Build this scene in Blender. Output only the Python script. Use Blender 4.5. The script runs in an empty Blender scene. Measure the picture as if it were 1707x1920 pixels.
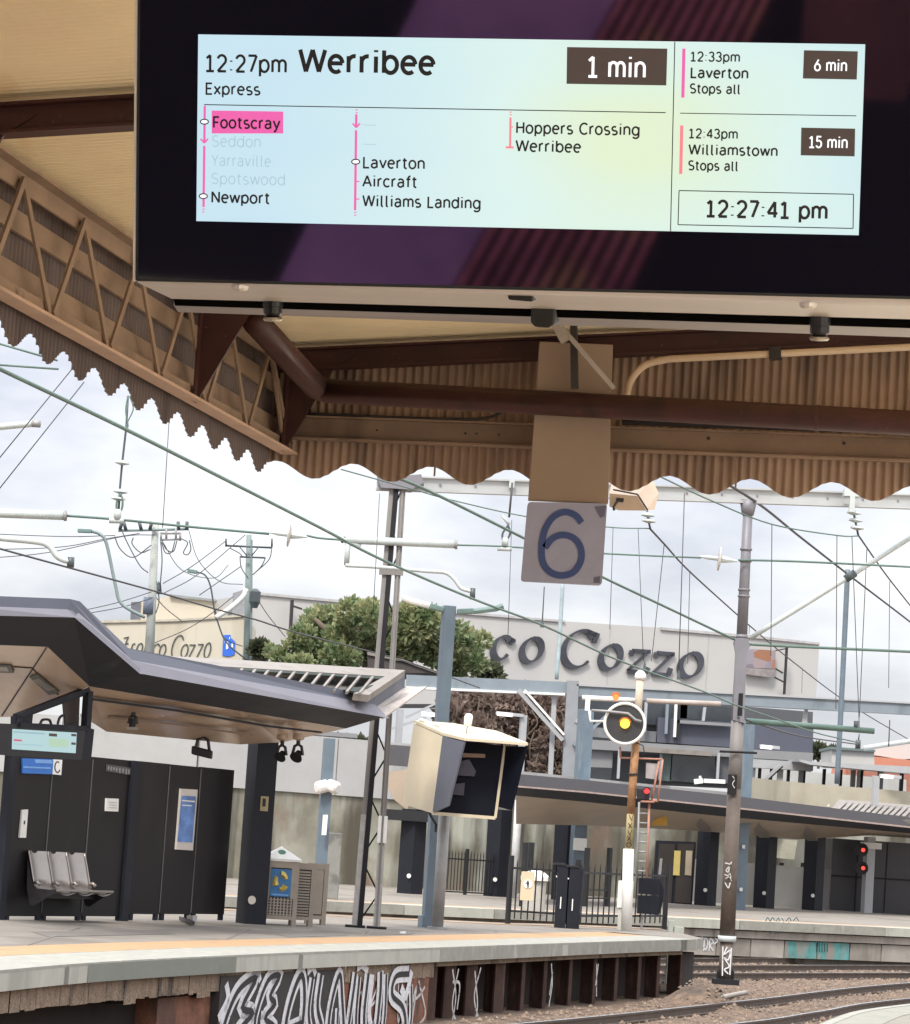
import bpy, bmesh, math, random
import numpy as np
from mathutils import Vector, noise
random.seed(7)
sc = bpy.context.scene
COL = sc.collection
rad = math.radians

# ------------------------------------------------------------------ camera
FPX, PITCH, ROLL = 5600.0, rad(6.31), rad(3.7)
EYE = np.array([0.0, 0.0, 1.65])
cam = bpy.data.objects.new('camera', bpy.data.cameras.new('camera'))
COL.objects.link(cam)
cam.data.sensor_fit = 'HORIZONTAL'
cam.data.sensor_width = 36.0
cam.data.lens = FPX / 1707 * 36
cam.data.clip_start = 0.1
cam.data.clip_end = 6000
def _rx(a):
    c, s = math.cos(a), math.sin(a); return np.array([[1, 0, 0], [0, c, -s], [0, s, c]])
def _ry(a):
    c, s = math.cos(a), math.sin(a); return np.array([[c, 0, s], [0, 1, 0], [-s, 0, c]])
def _rz(a):
    c, s = math.cos(a), math.sin(a); return np.array([[c, -s, 0], [s, c, 0], [0, 0, 1]])
CR = _rx(math.pi / 2 + PITCH) @ _rz(ROLL)
from mathutils import Matrix
m4 = Matrix([list(r) + [0] for r in CR.tolist()] + [[0, 0, 0, 1]])
cam.matrix_world = Matrix.Translation(EYE.tolist()) @ m4
sc.camera = cam

# ------------------------------------------------------------------ world, sun, exposure
SUN_EL, SUN_ROT = rad(52), rad(200)
w = bpy.data.worlds.new("World"); sc.world = w; w.use_nodes = True
nt = w.node_tree; nt.nodes.clear()
def N(nt, t, **k):
    n = nt.nodes.new(t)
    for a, b in k.items(): setattr(n, a, b)
    return n
out = N(nt, 'ShaderNodeOutputWorld'); mix = N(nt, 'ShaderNodeMixShader')
sky = N(nt, 'ShaderNodeTexSky', sky_type='NISHITA', sun_disc=False, sun_elevation=SUN_EL, sun_rotation=SUN_ROT)
b1 = N(nt, 'ShaderNodeBackground'); b1.inputs[1].default_value = 0.1
nt.links.new(sky.outputs[0], b1.inputs[0])
tc = N(nt, 'ShaderNodeTexCoord'); mp = N(nt, 'ShaderNodeMapping'); mp.inputs['Scale'].default_value = (1, 1, 2.6)
nz = N(nt, 'ShaderNodeTexNoise'); nz.inputs['Scale'].default_value = 7; nz.inputs['Detail'].default_value = 6; nz.inputs['Roughness'].default_value = .55
nt.links.new(tc.outputs['Generated'], mp.inputs[0]); nt.links.new(mp.outputs[0], nz.inputs[0])
cr = N(nt, 'ShaderNodeValToRGB')
cr.color_ramp.elements[0].position = .36; cr.color_ramp.elements[0].color = (.60, .61, .68, 1)
cr.color_ramp.elements[1].position = .62; cr.color_ramp.elements[1].color = (.98, .98, 1.0, 1)
nt.links.new(nz.outputs[0], cr.inputs[0])
sep = N(nt, 'ShaderNodeSeparateXYZ'); nt.links.new(tc.outputs['Generated'], sep.inputs[0])
mr = N(nt, 'ShaderNodeMapRange'); mr.inputs[1].default_value = .0; mr.inputs[2].default_value = 1.0; mr.inputs[3].default_value = .37; mr.inputs[4].default_value = 1.85
nt.links.new(sep.outputs[2], mr.inputs[0])
b2 = N(nt, 'ShaderNodeBackground'); nt.links.new(cr.outputs[0], b2.inputs[0]); nt.links.new(mr.outputs[0], b2.inputs[1])
mix.inputs[0].default_value = .9
nt.links.new(b1.outputs[0], mix.inputs[1]); nt.links.new(b2.outputs[0], mix.inputs[2]); nt.links.new(mix.outputs[0], out.inputs[0])
sl = bpy.data.lights.new('sun', 'SUN'); sl.energy = 1.5; sl.angle = rad(12); sl.color = (1, .95, .86)
sun = bpy.data.objects.new('sun', sl); COL.objects.link(sun)
sun.rotation_euler = (math.pi / 2 - SUN_EL, 0, math.pi - SUN_ROT)
sc.view_settings.view_transform = 'Standard'
sc.view_settings.look = 'None'
sc.view_settings.exposure = 1.15
sc.view_settings.gamma = 1
sc.cycles.max_bounces = 8
sc.cycles.diffuse_bounces = 5

# ------------------------------------------------------------------ pixel rays of the photograph (1707 x 1920) used as measurements
def ray(px, py): return CR @ np.array([(px - 853.5) / FPX, -(py - 960) / FPX, -1])
def at(px, py, Y):
    d = ray(px, py); return EYE + d * (Y / d[1])
def gz(px, py, z=0.0):
    d = ray(px, py); return EYE + d * ((z - 1.65) / d[2])
TANR = math.tan(ROLL)
def foot(px, py, ytop, z=0.0, Y=None):
    """base point of an upright thing and the height of its top"""
    b = gz(px, py, z) if Y is None else at(px, py, Y)
    t = at(px + (py - ytop) * TANR, ytop, b[1])
    return b, t[2]
def m_per_px(Y): return Y / FPX

# ------------------------------------------------------------------ materials
MATS = {}
def M(name, col, rough=.6, metal=0.0, var=.18, scale=3.0, bump=0.0, bscale=40.0, stain=None, stretch=None, spec=.5, emit=0.0, patchy=0.0):
    """procedural paint / metal / concrete: colour noise on two scales, optional streaky stains and bump"""
    if name in MATS: return MATS[name]
    m = bpy.data.materials.new(name); m.use_nodes = True; t = m.node_tree
    b = t.nodes['Principled BSDF']
    b.inputs['Roughness'].default_value = rough; b.inputs['Metallic'].default_value = metal
    b.inputs['Specular IOR Level'].default_value = spec
    tc = N(t, 'ShaderNodeTexCoord'); mp = N(t, 'ShaderNodeMapping')
    if stretch: mp.inputs['Scale'].default_value = stretch
    t.links.new(tc.outputs['Object'], mp.inputs[0])
    n1 = N(t, 'ShaderNodeTexNoise'); n1.inputs['Scale'].default_value = scale; n1.inputs['Detail'].default_value = 8; n1.inputs['Roughness'].default_value = .65
    t.links.new(mp.outputs[0], n1.inputs[0])
    r = N(t, 'ShaderNodeValToRGB')
    c = np.array(col[:3]); lo = np.clip(c * (1 - var), 0, 1); hi = np.clip(c * (1 + var), 0, 1)
    r.color_ramp.elements[0].position = .3; r.color_ramp.elements[0].color = (*lo, 1)
    r.color_ramp.elements[1].position = .7; r.color_ramp.elements[1].color = (*hi, 1)
    t.links.new(n1.outputs[0], r.inputs[0]); cout = r.outputs[0]
    for st in (stain or []):
        scol, sscale, th, sstr = st
        mp2 = N(t, 'ShaderNodeMapping'); mp2.inputs['Scale'].default_value = sstr; mp2.inputs['Location'].default_value = (sscale, th * 9, 3)
        t.links.new(tc.outputs['Object'], mp2.inputs[0])
        n2 = N(t, 'ShaderNodeTexNoise'); n2.inputs['Scale'].default_value = sscale; n2.inputs['Detail'].default_value = 7
        t.links.new(mp2.outputs[0], n2.inputs[0])
        r2 = N(t, 'ShaderNodeMapRange'); r2.inputs[1].default_value = th; r2.inputs[2].default_value = th + .12
        t.links.new(n2.outputs[0], r2.inputs[0])
        mx = N(t, 'ShaderNodeMixRGB'); mx.inputs[2].default_value = (*scol, 1)
        t.links.new(r2.outputs[0], mx.inputs[0]); t.links.new(cout, mx.inputs[1]); cout = mx.outputs[0]
    t.links.new(cout, b.inputs['Base Color'])
    rr = N(t, 'ShaderNodeMapRange'); rr.inputs[3].default_value = max(rough - .08, .02); rr.inputs[4].default_value = min(rough + .12, 1)
    t.links.new(n1.outputs[0], rr.inputs[0]); t.links.new(rr.outputs[0], b.inputs['Roughness'])
    if bump:
        n3 = N(t, 'ShaderNodeTexNoise'); n3.inputs['Scale'].default_value = bscale; n3.inputs['Detail'].default_value = 4
        t.links.new(tc.outputs['Object'], n3.inputs[0])
        bp = N(t, 'ShaderNodeBump'); bp.inputs['Strength'].default_value = bump; bp.inputs['Distance'].default_value = .05
        t.links.new(n3.outputs[0], bp.inputs['Height']); t.links.new(bp.outputs[0], b.inputs['Normal'])
    if patchy:
        n4 = N(t, 'ShaderNodeTexNoise'); n4.inputs['Scale'].default_value = 9; n4.inputs['Detail'].default_value = 6; n4.inputs['Roughness'].default_value = .7
        t.links.new(tc.outputs['Object'], n4.inputs[0]); r4 = N(t, 'ShaderNodeMapRange'); r4.inputs[1].default_value = patchy - .1; r4.inputs[2].default_value = patchy + .06
        t.links.new(n4.outputs[0], r4.inputs[0]); t.links.new(r4.outputs[0], b.inputs['Alpha'])
    if emit:
        t.links.new(cout, b.inputs['Emission Color']); b.inputs['Emission Strength'].default_value = emit
    MATS[name] = m; return m

# ------------------------------------------------------------------ mesh builder
def npa(p): return np.array(p, float)
class MB:
    def __init__(s): s.v = []; s.f = []
    def add(s, vs, fs):
        o = len(s.v); s.v += [tuple(map(float, v)) for v in vs]; s.f += [tuple(i + o for i in f) for f in fs]; return s
    def hexa(s, p):      # 8 points: bottom ring then top ring
        return s.add(p, [(3, 2, 1, 0), (4, 5, 6, 7), (0, 1, 5, 4), (1, 2, 6, 5), (2, 3, 7, 6), (3, 0, 4, 7)])
    def box(s, a, b):
        x0, y0, z0 = a; x1, y1, z1 = b
        return s.hexa([(x0, y0, z0), (x1, y0, z0), (x1, y1, z0), (x0, y1, z0), (x0, y0, z1), (x1, y0, z1), (x1, y1, z1), (x0, y1, z1)])
    def obox(s, c, ex, ey, ez):   # centre and three half vectors
        c, ex, ey, ez = map(npa, (c, ex, ey, ez))
        return s.hexa([c - ex - ey - ez, c + ex - ey - ez, c + ex + ey - ez, c - ex + ey - ez, c - ex - ey + ez, c + ex - ey + ez, c + ex + ey + ez, c - ex + ey + ez])
    def bar(s, p, q, wd, ht, up=(0, 0, 1)):
        p, q = npa(p), npa(q); d = q - p; L = np.linalg.norm(d); d = d / L
        sd = np.cross(d, npa(up)); n = np.linalg.norm(sd)
        if n < 1e-4: sd = np.cross(d, npa((0, 1, 0))); n = np.linalg.norm(sd)
        sd /= n; u = np.cross(sd, d)
        return s.obox((p + q) / 2, sd * wd / 2, d * L / 2, u * ht / 2)
    def tube(s, pts, r, n=8, cap=True):
        pts = [npa(p) for p in pts]; rs = r if hasattr(r, '__len__') else [r] * len(pts)
        o = len(s.v); ref = None
        for i, p in enumerate(pts):
            d = (pts[min(i + 1, len(pts) - 1)] - pts[max(i - 1, 0)]); d /= (np.linalg.norm(d) + 1e-12)
            if ref is None:
                ref = npa((0, 0, 1)) if abs(d[2]) < .9 else npa((1, 0, 0))
            a = np.cross(d, ref); a /= np.linalg.norm(a); b = np.cross(a, d); ref = b
            for k in range(n):
                t = 2 * math.pi * k / n
                s.v.append(tuple(p + rs[i] * (math.cos(t) * a + math.sin(t) * b)))
        for i in range(len(pts) - 1):
            for k in range(n):
                k2 = (k + 1) % n
                s.f.append((o + i * n + k, o + i * n + k2, o + (i + 1) * n + k2, o + (i + 1) * n + k))
        if cap:
            s.f.append(tuple(o + k for k in range(n))[::-1]); s.f.append(tuple(o + (len(pts) - 1) * n + k for k in range(n)))
        return s
    def prism(s, poly, ext):      # planar outline and an extrusion vector
        n = len(poly); ext = npa(ext); p = [npa(q) for q in poly]
        return s.add(p + [q + ext for q in p], [tuple(range(n))[::-1], tuple(range(n, 2 * n))] + [(i, (i + 1) % n, n + (i + 1) % n, n + i) for i in range(n)])
    def quad(s, *p): return s.add(p, [tuple(range(len(p)))])
    def disc(s, c, ax, r, th, n=24):
        c, ax = npa(c), npa(ax); ax = ax / np.linalg.norm(ax)
        a = np.cross(ax, (0, 0, 1)); a = a / np.linalg.norm(a) if np.linalg.norm(a) > 1e-3 else npa((1, 0, 0)); b = np.cross(a, ax)
        return s.prism([c + r * (math.cos(2 * math.pi * k / n) * a + math.sin(2 * math.pi * k / n) * b) for k in range(n)], ax * th)
    def lathe(s, c, prof, ax=(0, 0, 1), n=16):
        c, ax = npa(c), npa(ax); ax = ax / np.linalg.norm(ax)
        return s.tube([c + ax * h for h, r in prof], [max(r, 1e-4) for h, r in prof], n)
    def strip(s, a, b, ext=None):  # ribbon between two polylines, optional thickness vector
        n = len(a)
        if ext is None:
            return s.add(list(a) + list(b), [(i, i + 1, n + i + 1, n + i) for i in range(n - 1)])
        e = npa(ext); A = [npa(p) for p in a]; B = [npa(p) for p in b]
        f = []
        for i in range(n - 1):
            f += [(i, i + 1, n + i + 1, n + i), (2 * n + i, 3 * n + i, 3 * n + i + 1, 2 * n + i + 1), (i, 2 * n + i, 2 * n + i + 1, i + 1), (n + i, n + i + 1, 3 * n + i + 1, 3 * n + i)]
        f += [(0, n, 3 * n, 2 * n), (n - 1, 3 * n - 1, 4 * n - 1, 2 * n - 1)]
        return s.add(A + B + [p + e for p in A] + [p + e for p in B], f)
    def build(s, name, mat, parent=None, smooth=False, bevel=0, label=None, cat=None, group=None, kind=None, recalc=True):
        v = np.array(s.v)
        if parent is not None: org = npa(WORLD[parent.name])
        elif kind: org = np.zeros(3)
        else:
            lo, hi = v.min(0), v.max(0); org = np.array([(lo[0] + hi[0]) / 2, (lo[1] + hi[1]) / 2, lo[2]])
        me = bpy.data.meshes.new(name); me.from_pydata([tuple(p) for p in (v - org)], [], s.f)
        if recalc:
            bm = bmesh.new(); bm.from_mesh(me); bmesh.ops.recalc_face_normals(bm, faces=bm.faces)
            if bevel: bmesh.ops.bevel(bm, geom=[e for e in bm.edges if len(e.link_faces) == 2 and e.calc_face_angle(0) > .6], offset=bevel, segments=2, affect='EDGES', profile=.6)
            bm.to_mesh(me); bm.free()
        me.materials.append(mat)
        if smooth:
            for p in me.polygons: p.use_smooth = True
        o = bpy.data.objects.new(name, me); COL.objects.link(o)
        if parent is not None:
            o.parent = parent; WORLD[o.name] = org
        else:
            o.location = org; WORLD[o.name] = org
        tag(o, label, cat, group, kind)
        return o
WORLD = {}
def tag(o, label=None, cat=None, group=None, kind=None):
    if label: o['label'] = label
    if cat: o['category'] = cat
    if group: o['group'] = group
    if kind: o['kind'] = kind
def empty(name, loc, label, cat, group=None, kind=None):
    o = bpy.data.objects.new(name, None); COL.objects.link(o); o.location = [float(x) for x in loc]; o.empty_display_size = .2
    WORLD[o.name] = npa(loc); tag(o, label, cat, group, kind); return o
def kids(o): return [c for c in bpy.data.objects if c.parent == o]
def copy_tree(o, loc=None, parent=None, label=None, rot=None):
    c = o.copy(); COL.objects.link(c)
    if parent is not None: c.parent = parent
    if loc is not None: c.location = [float(x) for x in loc]
    if rot is not None: c.rotation_euler = rot
    if label: c['label'] = label
    for ch in kids(o): copy_tree(ch, parent=c)
    return c
def lerp(a, b, t): return npa(a) + (npa(b) - npa(a)) * t
def bez(p, n=12):
    p = [npa(q) for q in p]; r = []
    for i in range(n + 1):
        t = i / n; q = p[:]
        while len(q) > 1: q = [a + (b - a) * t for a, b in zip(q, q[1:])]
        r.append(q[0])
    return r
def smoothline(pts, n=6):   # Catmull-Rom through points
    pts = [npa(p) for p in pts]; P = [2 * pts[0] - pts[1]] + pts + [2 * pts[-1] - pts[-2]]; r = []
    for i in range(1, len(P) - 2):
        for k in range(n):
            t = k / n; a, b, c, d = P[i - 1:i + 3]
            r.append(.5 * ((2 * b) + (c - a) * t + (2 * a - 5 * b + 4 * c - d) * t * t + (-a + 3 * b - 3 * c + d) * t ** 3))
    r.append(pts[-1]); return r

# ------------------------------------------------------------------ monoline lettering (strokes), cap height 1
def A_(cx, cy, rx, ry, a0, a1, n=12): return [(cx + rx * math.cos(rad(a0 + (a1 - a0) * i / n)), cy + ry * math.sin(rad(a0 + (a1 - a0) * i / n))) for i in range(n + 1)]
X = .74; H2 = X / 2; RX = .27
_o = A_(.31, H2, RX, H2, 0, 360, 24)
_bowl = A_(.31, H2, RX, H2, 0, 360, 24)
G = {
 '1': (.60, [[(.08, .80), (.30, 1), (.30, 0)], [(.06, 0), (.54, 0)]]),
 '2': (.64, [A_(.31, .71, .25, .29, 165, -35) + [(.07, 0), (.58, 0)]]),
 '3': (.64, [A_(.30, .76, .22, .24, 160, -90) + A_(.30, .26, .26, .26, 90, -160)]),
 '4': (.66, [[(.46, 0), (.46, 1), (.04, .27), (.62, .27)]]),
 '5': (.64, [[(.54, 1), (.14, 1), (.11, .55)] + A_(.30, .32, .27, .32, 130, -155)]),
 '6': (.64, [[(.42, 1)] + [(.12, .50)], A_(.32, .30, .26, .30, 0, 360, 24)]),
 '7': (.60, [[(.06, 1), (.56, 1), (.22, 0)]]),
 ':': (.30, [[(.15, .06), (.15, .14)], [(.15, .60), (.15, .68)]]),
 ' ': (.34, []),
 'a': (.64, [A_(.30, .50, .22, .24, 150, 0, 8) + [(.52, 0)], A_(.29, .21, .22, .21, 90, 270, 8)[::1] + [(.33, 0), (.52, .14)], [(.29, .42), (.52, .42)]]),
 'b': (.66, [[(.08, 1.02), (.08, 0)], A_(.34, H2, .26, H2, 0, 360, 20)]),
 'c': (.58, [A_(.32, H2, RX, H2, 45, 315, 16)]),
 'd': (.66, [[(.58, 1.02), (.58, 0)], _bowl]),
 'e': (.62, [[(.05, .40), (.57, .40)] + A_(.31, H2, .26, H2, 5, 310, 18)]),
 'f': (.42, [A_(.36, .82, .17, .20, 80, 180, 6) + [(.19, 0)], [(.03, X), (.38, X)]]),
 'g': (.66, [_bowl, [(.58, X), (.58, -.06)] + A_(.32, -.06, .26, .24, 0, -150, 10)]),
 'i': (.28, [[(.14, 0), (.14, X)], [(.14, .93), (.14, 1.03)]]),
 'l': (.34, [[(.12, 1.02), (.12, .14)] + A_(.24, .12, .12, .12, 180, 280, 6)]),
 'm': (.96, [[(.08, 0), (.08, X)], A_(.28, .50, .20, .24, 180, 0, 10) + [(.48, 0)], A_(.68, .50, .20, .24, 180, 0, 10) + [(.88, 0)]]),
 'n': (.64, [[(.08, 0), (.08, X)], A_(.31, .49, .23, .25, 180, 0, 10) + [(.54, 0)]]),
 'o': (.64, [_o]),
 'p': (.66, [[(.08, X), (.08, -.28)], A_(.34, H2, .26, H2, 0, 360, 20)]),
 'r': (.42, [[(.09, 0), (.09, X)], A_(.33, .46, .24, .28, 180, 80, 8)]),
 's': (.54, [A_(.27, .55, .20, .19, 50, 265, 10) + A_(.27, .185, .22, .185, 85, -140, 10)]),
 't': (.44, [[(.18, .95), (.18, .16)] + A_(.33, .16, .15, .16, 180, 290, 6), [(.03, X), (.38, X)]]),
 'v': (.58, [[(.03, X), (.29, 0), (.55, X)]]),
 'w': (.86, [[(.03, X), (.23, 0), (.43, X), (.63, 0), (.83, X)]]),
 'x': (.56, [[(.04, X), (.52, 0)], [(.52, X), (.04, 0)]]),
 'y': (.60, [[(.03, X), (.31, .04)], [(.57, X), (.24, -.18)] + [(.18, -.26), (.06, -.27)]]),
 'A': (.76, [[(.03, 0), (.38, 1), (.73, 0)], [(.15, .32), (.61, .32)]]),
 'C': (.74, [A_(.42, .5, .36, .5, 45, 315, 20)]),
 'E': (.62, [[(.56, 1), (.10, 1), (.10, 0), (.57, 0)], [(.10, .52), (.50, .52)]]),
 'F': (.58, [[(.55, 1), (.10, 1), (.10, 0)], [(.10, .50), (.49, .50)]]),
 'H': (.76, [[(.10, 0), (.10, 1)], [(.66, 0), (.66, 1)], [(.10, .52), (.66, .52)]]),
 'L': (.58, [[(.10, 1), (.10, 0), (.55, 0)]]),
 'N': (.78, [[(.10, 0), (.10, 1), (.68, 0), (.68, 1)]]),
 'S': (.66, [A_(.33, .745, .25, .255, 40, 265, 12) + A_(.33, .245, .27, .245, 85, -145, 12)]),
 'W': (1.06, [[(.03, 1), (.27, 0), (.53, 1), (.79, 0), (1.03, 1)]]),
 'Y': (.66, [[(.03, 1), (.33, .45), (.63, 1)], [(.33, .45), (.33, 0)]]),
}
def ribbon(pts, wt):
    """mitred monoline ribbon in 2D: left and right edges"""
    p = [npa(q) for q in pts]; q = [p[0]]
    for a in p[1:]:
        if np.linalg.norm(a - q[-1]) > 1e-4: q.append(a)
    p = q; closed = len(p) > 3 and np.linalg.norm(p[0] - p[-1]) < 1e-3
    L, R = [], []
    for i in range(len(p)):
        if closed and i in (0, len(p) - 1): a, b = p[1] - p[0], p[-1] - p[-2]; d1, d2 = b, a
        else: d1 = p[i] - p[i - 1] if i else p[1] - p[0]; d2 = p[i + 1] - p[i] if i < len(p) - 1 else d1
        d1 = d1 / np.linalg.norm(d1); d2 = d2 / np.linalg.norm(d2)
        n1 = npa((-d1[1], d1[0])); n2 = npa((-d2[1], d2[0])); n = n1 + n2; k = np.linalg.norm(n)
        n = n1 if k < .3 else n / k
        if k < .3: n = n1
        c = max(np.dot(n, n1), .55)
        L.append(p[i] + n * wt / 2 / c); R.append(p[i] - n * wt / 2 / c)
    return L, R
def text_width(s, sp=.10): return sum(G[c][0] + sp for c in s) - sp
def sharp_split(strokes):
    o = []
    for st in strokes:
        st = [st[0]] + [b for a, b in zip(st, st[1:]) if math.hypot(a[0] - b[0], a[1] - b[1]) > 1e-3]
        cur = [st[0]]
        for i in range(1, len(st)):
            cur.append(st[i])
            if i < len(st) - 1:
                a = npa(st[i]) - npa(st[i - 1]); b = npa(st[i + 1]) - npa(st[i])
                if np.dot(a, b) < -.05 * np.linalg.norm(a) * np.linalg.norm(b): o.append(cur); cur = [st[i]]
        o.append(cur)
    return o
def text(mb, s, x, z, cap, wt, F, width=None, depth=0.0, sp=.10):
    """F maps (x, z, d) to world; x, z is the baseline start, cap the capital height, width optional fitted width"""
    k = cap; kx = cap if width is None else width / text_width(s, sp)
    e = 0
    for c in s:
        wd, strokes = G[c]
        for st in sharp_split(strokes):
            L, R = ribbon([(p[0] * kx / k, p[1]) for p in st], wt / k)
            e += 1; dd = depth - 1e-5 * (e % 3)
            mb.strip([F(x + a[0] * k, z + a[1] * k, dd) for a in L], [F(x + a[0] * k, z + a[1] * k, dd) for a in R])
        x += (wd + sp) * kx
# ================================================================== GROUND AND PLATFORMS
m_ballast = M('ballast_earth', (.145, .098, .066), .95, var=.55, scale=5, bump=1.0, bscale=14, stain=[((.08, .06, .045), 1.2, .52, (1, 1, 1)), ((.25, .205, .155), .5, .60, (1, 1, 1))])
m_deck = M('platform_asphalt', (.21, .187, .158), .9, var=.16, scale=2.0, bump=.25, bscale=60, stain=[((.15, .132, .112), .5, .52, (1, 1, 1))])
m_coping = M('painted_coping', (.29, .285, .245), .8, var=.16, scale=4, stain=[((.40, .385, .33), 3, .60, (1, 1, .4))])
m_cop_face = M('coping_face', (.42, .42, .36), .85, var=.10, scale=3, stain=[((.33, .33, .28), 2, .55, (1, 1, .2))])
m_cop_dark = M('coping_face_repaired', (.20, .21, .18), .85, var=.08, scale=3)
m_yellow = M('tactile_yellow', (.38, .235, .12), .8, var=.12, scale=6, stain=[((.30, .19, .11), 2, .55, (1, 1, 1))])
m_brick = M('old_brick', (.25, .185, .13), .9, var=.25, scale=9, bump=.8, bscale=25, stain=[((.10, .075, .06), 3, .55, (1, 1, .3)), ((.36, .28, .2), 6, .62, (1, 1, .3))])
m_rust = M('rusty_sheet', (.20, .085, .05), .85, var=.35, scale=5, bump=.3, stain=[((.10, .05, .035), 3, .52, (1, 1, .25))])
m_blackwall = M('black_sprayed_wall', (.035, .032, .03), .8, var=.3, scale=4, stain=[((.12, .06, .04), 4, .62, (1, 1, .3))])
m_dark = M('dark_void', (.022, .016, .013), .95, var=.4, scale=3)  # near-black colour holds the shade of wall recesses; also fills coping joints
m_pile = M('rusted_pile', (.062, .032, .024), .85, var=.35, scale=7, stain=[((.13, .075, .055), 6, .58, (1, 1, .2))])
m_spray_w = M('white_spray_paint', (.66, .66, .67), .7, var=.15, scale=10, patchy=.36)
m_spray_g = M('grey_spray_paint', (.52, .50, .48), .7, var=.2, scale=10, patchy=.40)
m_teal = M('teal_spray_paint', (.10, .27, .26), .8, var=.3, scale=3, stain=[((.25, .23, .20), 3, .50, (1, 1, .25))])
m_rail = M('steel_rail', (.10, .075, .06), .6, .3, var=.3, scale=4)
m_railhead = M('polished_rail_head', (.55, .55, .55), .25, .9, var=.08, scale=3)

ZG = -1.15
gx = np.concatenate([[-3000, -600, -150, -60], np.linspace(-26, 1, 14), np.linspace(2, 14, 30), np.linspace(16, 60, 22), [90, 200, 700, 3000]])
gy = np.concatenate([[-3000, -300, -40], np.linspace(0, 44, 22), np.linspace(45, 75, 50), np.linspace(77, 110, 17), [150, 400, 1200, 4000]])
def ghz(x, y):
    h = ZG + .035 * noise.noise((x * .45, y * .45, 0)) + .02 * noise.noise((x * 1.3, y * 1.3, 4))
    h += .52 * math.exp(-((x - 5.18) ** 2 / .30 + (y - 57.0) ** 2 / .9))         # mound round the tubular mast
    return h
g = MB(); g.add([(x, y, ghz(x, y) if abs(x) < 70 and -5 < y < 120 else ZG) for y in gy for x in gx],
                [(j * len(gx) + i, j * len(gx) + i + 1, (j + 1) * len(gx) + i + 1, (j + 1) * len(gx) + i) for j in range(len(gy) - 1) for i in range(len(gx) - 1)])
g.build('ground', m_ballast, kind='structure', smooth=True)

# opposite platform (A): curved edge, wedge-shaped end
EA = smoothline([(-7.2, -5), (-6.6, 8), (-5.85, 20), (-4.48, 31.9), (-2.56, 39.3), (.24, 47.4), (3.2, 55.7), (5.2, 60.9), (5.5, 61.6)], 5)
def offs(line, d):   # offset to the left of travel (into the platform)
    r = []
    for i, p in enumerate(line):
        t = line[min(i + 1, len(line) - 1)] - line[max(i - 1, 0)]; t = t / np.linalg.norm(t)
        r.append(p + d * npa((-t[1], t[0])))
    return r
def z3(line, z): return [(p[0], p[1], z) for p in line]
back = [(5.75, 63.2), (5.3, 69.5), (3.2, 67.6), (1.6, 65.2), (-1.0, 63.6), (-6, 61.5), (-14, 57), (-16, 20), (-16, -5)]
deck = MB(); deck.add([(p[0], p[1], 0) for p in EA] + [(p[0], p[1], 0) for p in back], [tuple(range(len(EA) + len(back)))])
pl = deck.build('platform', m_deck, kind='structure')
c0, c1 = offs(EA, -.03), offs(EA, 1.05)
MB().strip(z3(c0, .012), z3(c1, .012)).strip(z3(c0, .012), z3(offs(EA, -.032), -.02)).build('coping', m_coping, pl)
MB().strip(z3(offs(EA, 1.10), .008), z3(offs(EA, 2.1), .008)).build('tactile_strip', m_yellow, pl)
bk = [npa(p) for p in back[1:6]]
MB().strip(z3([p + npa((0, -1.0)) for p in bk], .008), z3([p + npa((0, -1.6)) for p in bk], .008)).build('tactile_strip', m_yellow, pl)
m_patch = M('asphalt_patch', (.155, .138, .12), .92, var=.12, scale=3)
for q in ([(60, 1748), (300, 1744), (330, 1752), (90, 1757)], [(520, 1752), (640, 1750), (655, 1755), (540, 1758)], [(700, 1748), (780, 1750), (770, 1753), (690, 1752)]):
    MB().add([(*gz(x, y)[:2], .005) for x, y in q], [(0, 1, 2, 3)]).build('asphalt_patch', m_patch, pl)
for a_, b_ in (((150, 1740), (40, 1776)), ((470, 1742), (420, 1764)), ((690, 1746), (668, 1764)), ((930, 1745), (930, 1757))):
    pa, pb_ = gz(*a_), gz(*b_); MB().bar((pa[0], pa[1], .003), (pb_[0], pb_[1], .003), .05, .006).build('slab_joint', m_patch, pl)
lt = gz(755, 1751); MB().obox((lt[0], lt[1], .02), (.05, .01, .005), (-.01, .04, 0), (0, 0, .015)).build('paper_litter', M('litter_white', (.7, .69, .66), .7), label='small scrap of white litter lying on the opposite platform', cat='litter')
def edge_idx(px):    # edge points whose picture x lies nearest
    best = min(range(len(EA)), key=lambda i: abs(proj((EA[i][0], EA[i][1], 0))[0] - px)); return best
def proj(p):
    q = CR.T @ (npa(p) - EYE); return 853.5 + FPX * q[0] / -q[2], 960 - FPX * q[1] / -q[2]
# dense edge for faces
ED = []
for i in range(len(EA) - 1):
    for k in range(10): ED.append(EA[i] + (EA[i + 1] - EA[i]) * k / 10)
ED.append(EA[-1])
EPX = [proj((p[0], p[1], 0))[0] if p[1] > 4 else -9999 for p in ED]
def eseg(x0, x1):
    return [p for p, x in zip(ED, EPX) if x0 <= x <= x1]
def face(name, x0, x1, ztop, zbot, mat, d=0.0, th=.1):
    L = eseg(x0, x1)
    if len(L) < 2: return None
    a = offs(L, d); n = offs(L, d + th)
    mb = MB(); mb.strip(z3(a, ztop), z3(a, zbot)); mb.strip(z3(a, ztop), z3(n, ztop)); mb.strip(z3(a, zbot), z3(n, zbot))
    for P_, Q_ in ((a[0], n[0]), (a[-1], n[-1])): mb.quad((*P_, ztop), (*Q_, ztop), (*Q_, zbot), (*P_, zbot))
    return mb.build(name, mat, pl)
cuts = [-9000, -300, 121, 123.5, 166, 433, 563, 565.5, 828, 1048, 1066, 1281, 1400]
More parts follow.
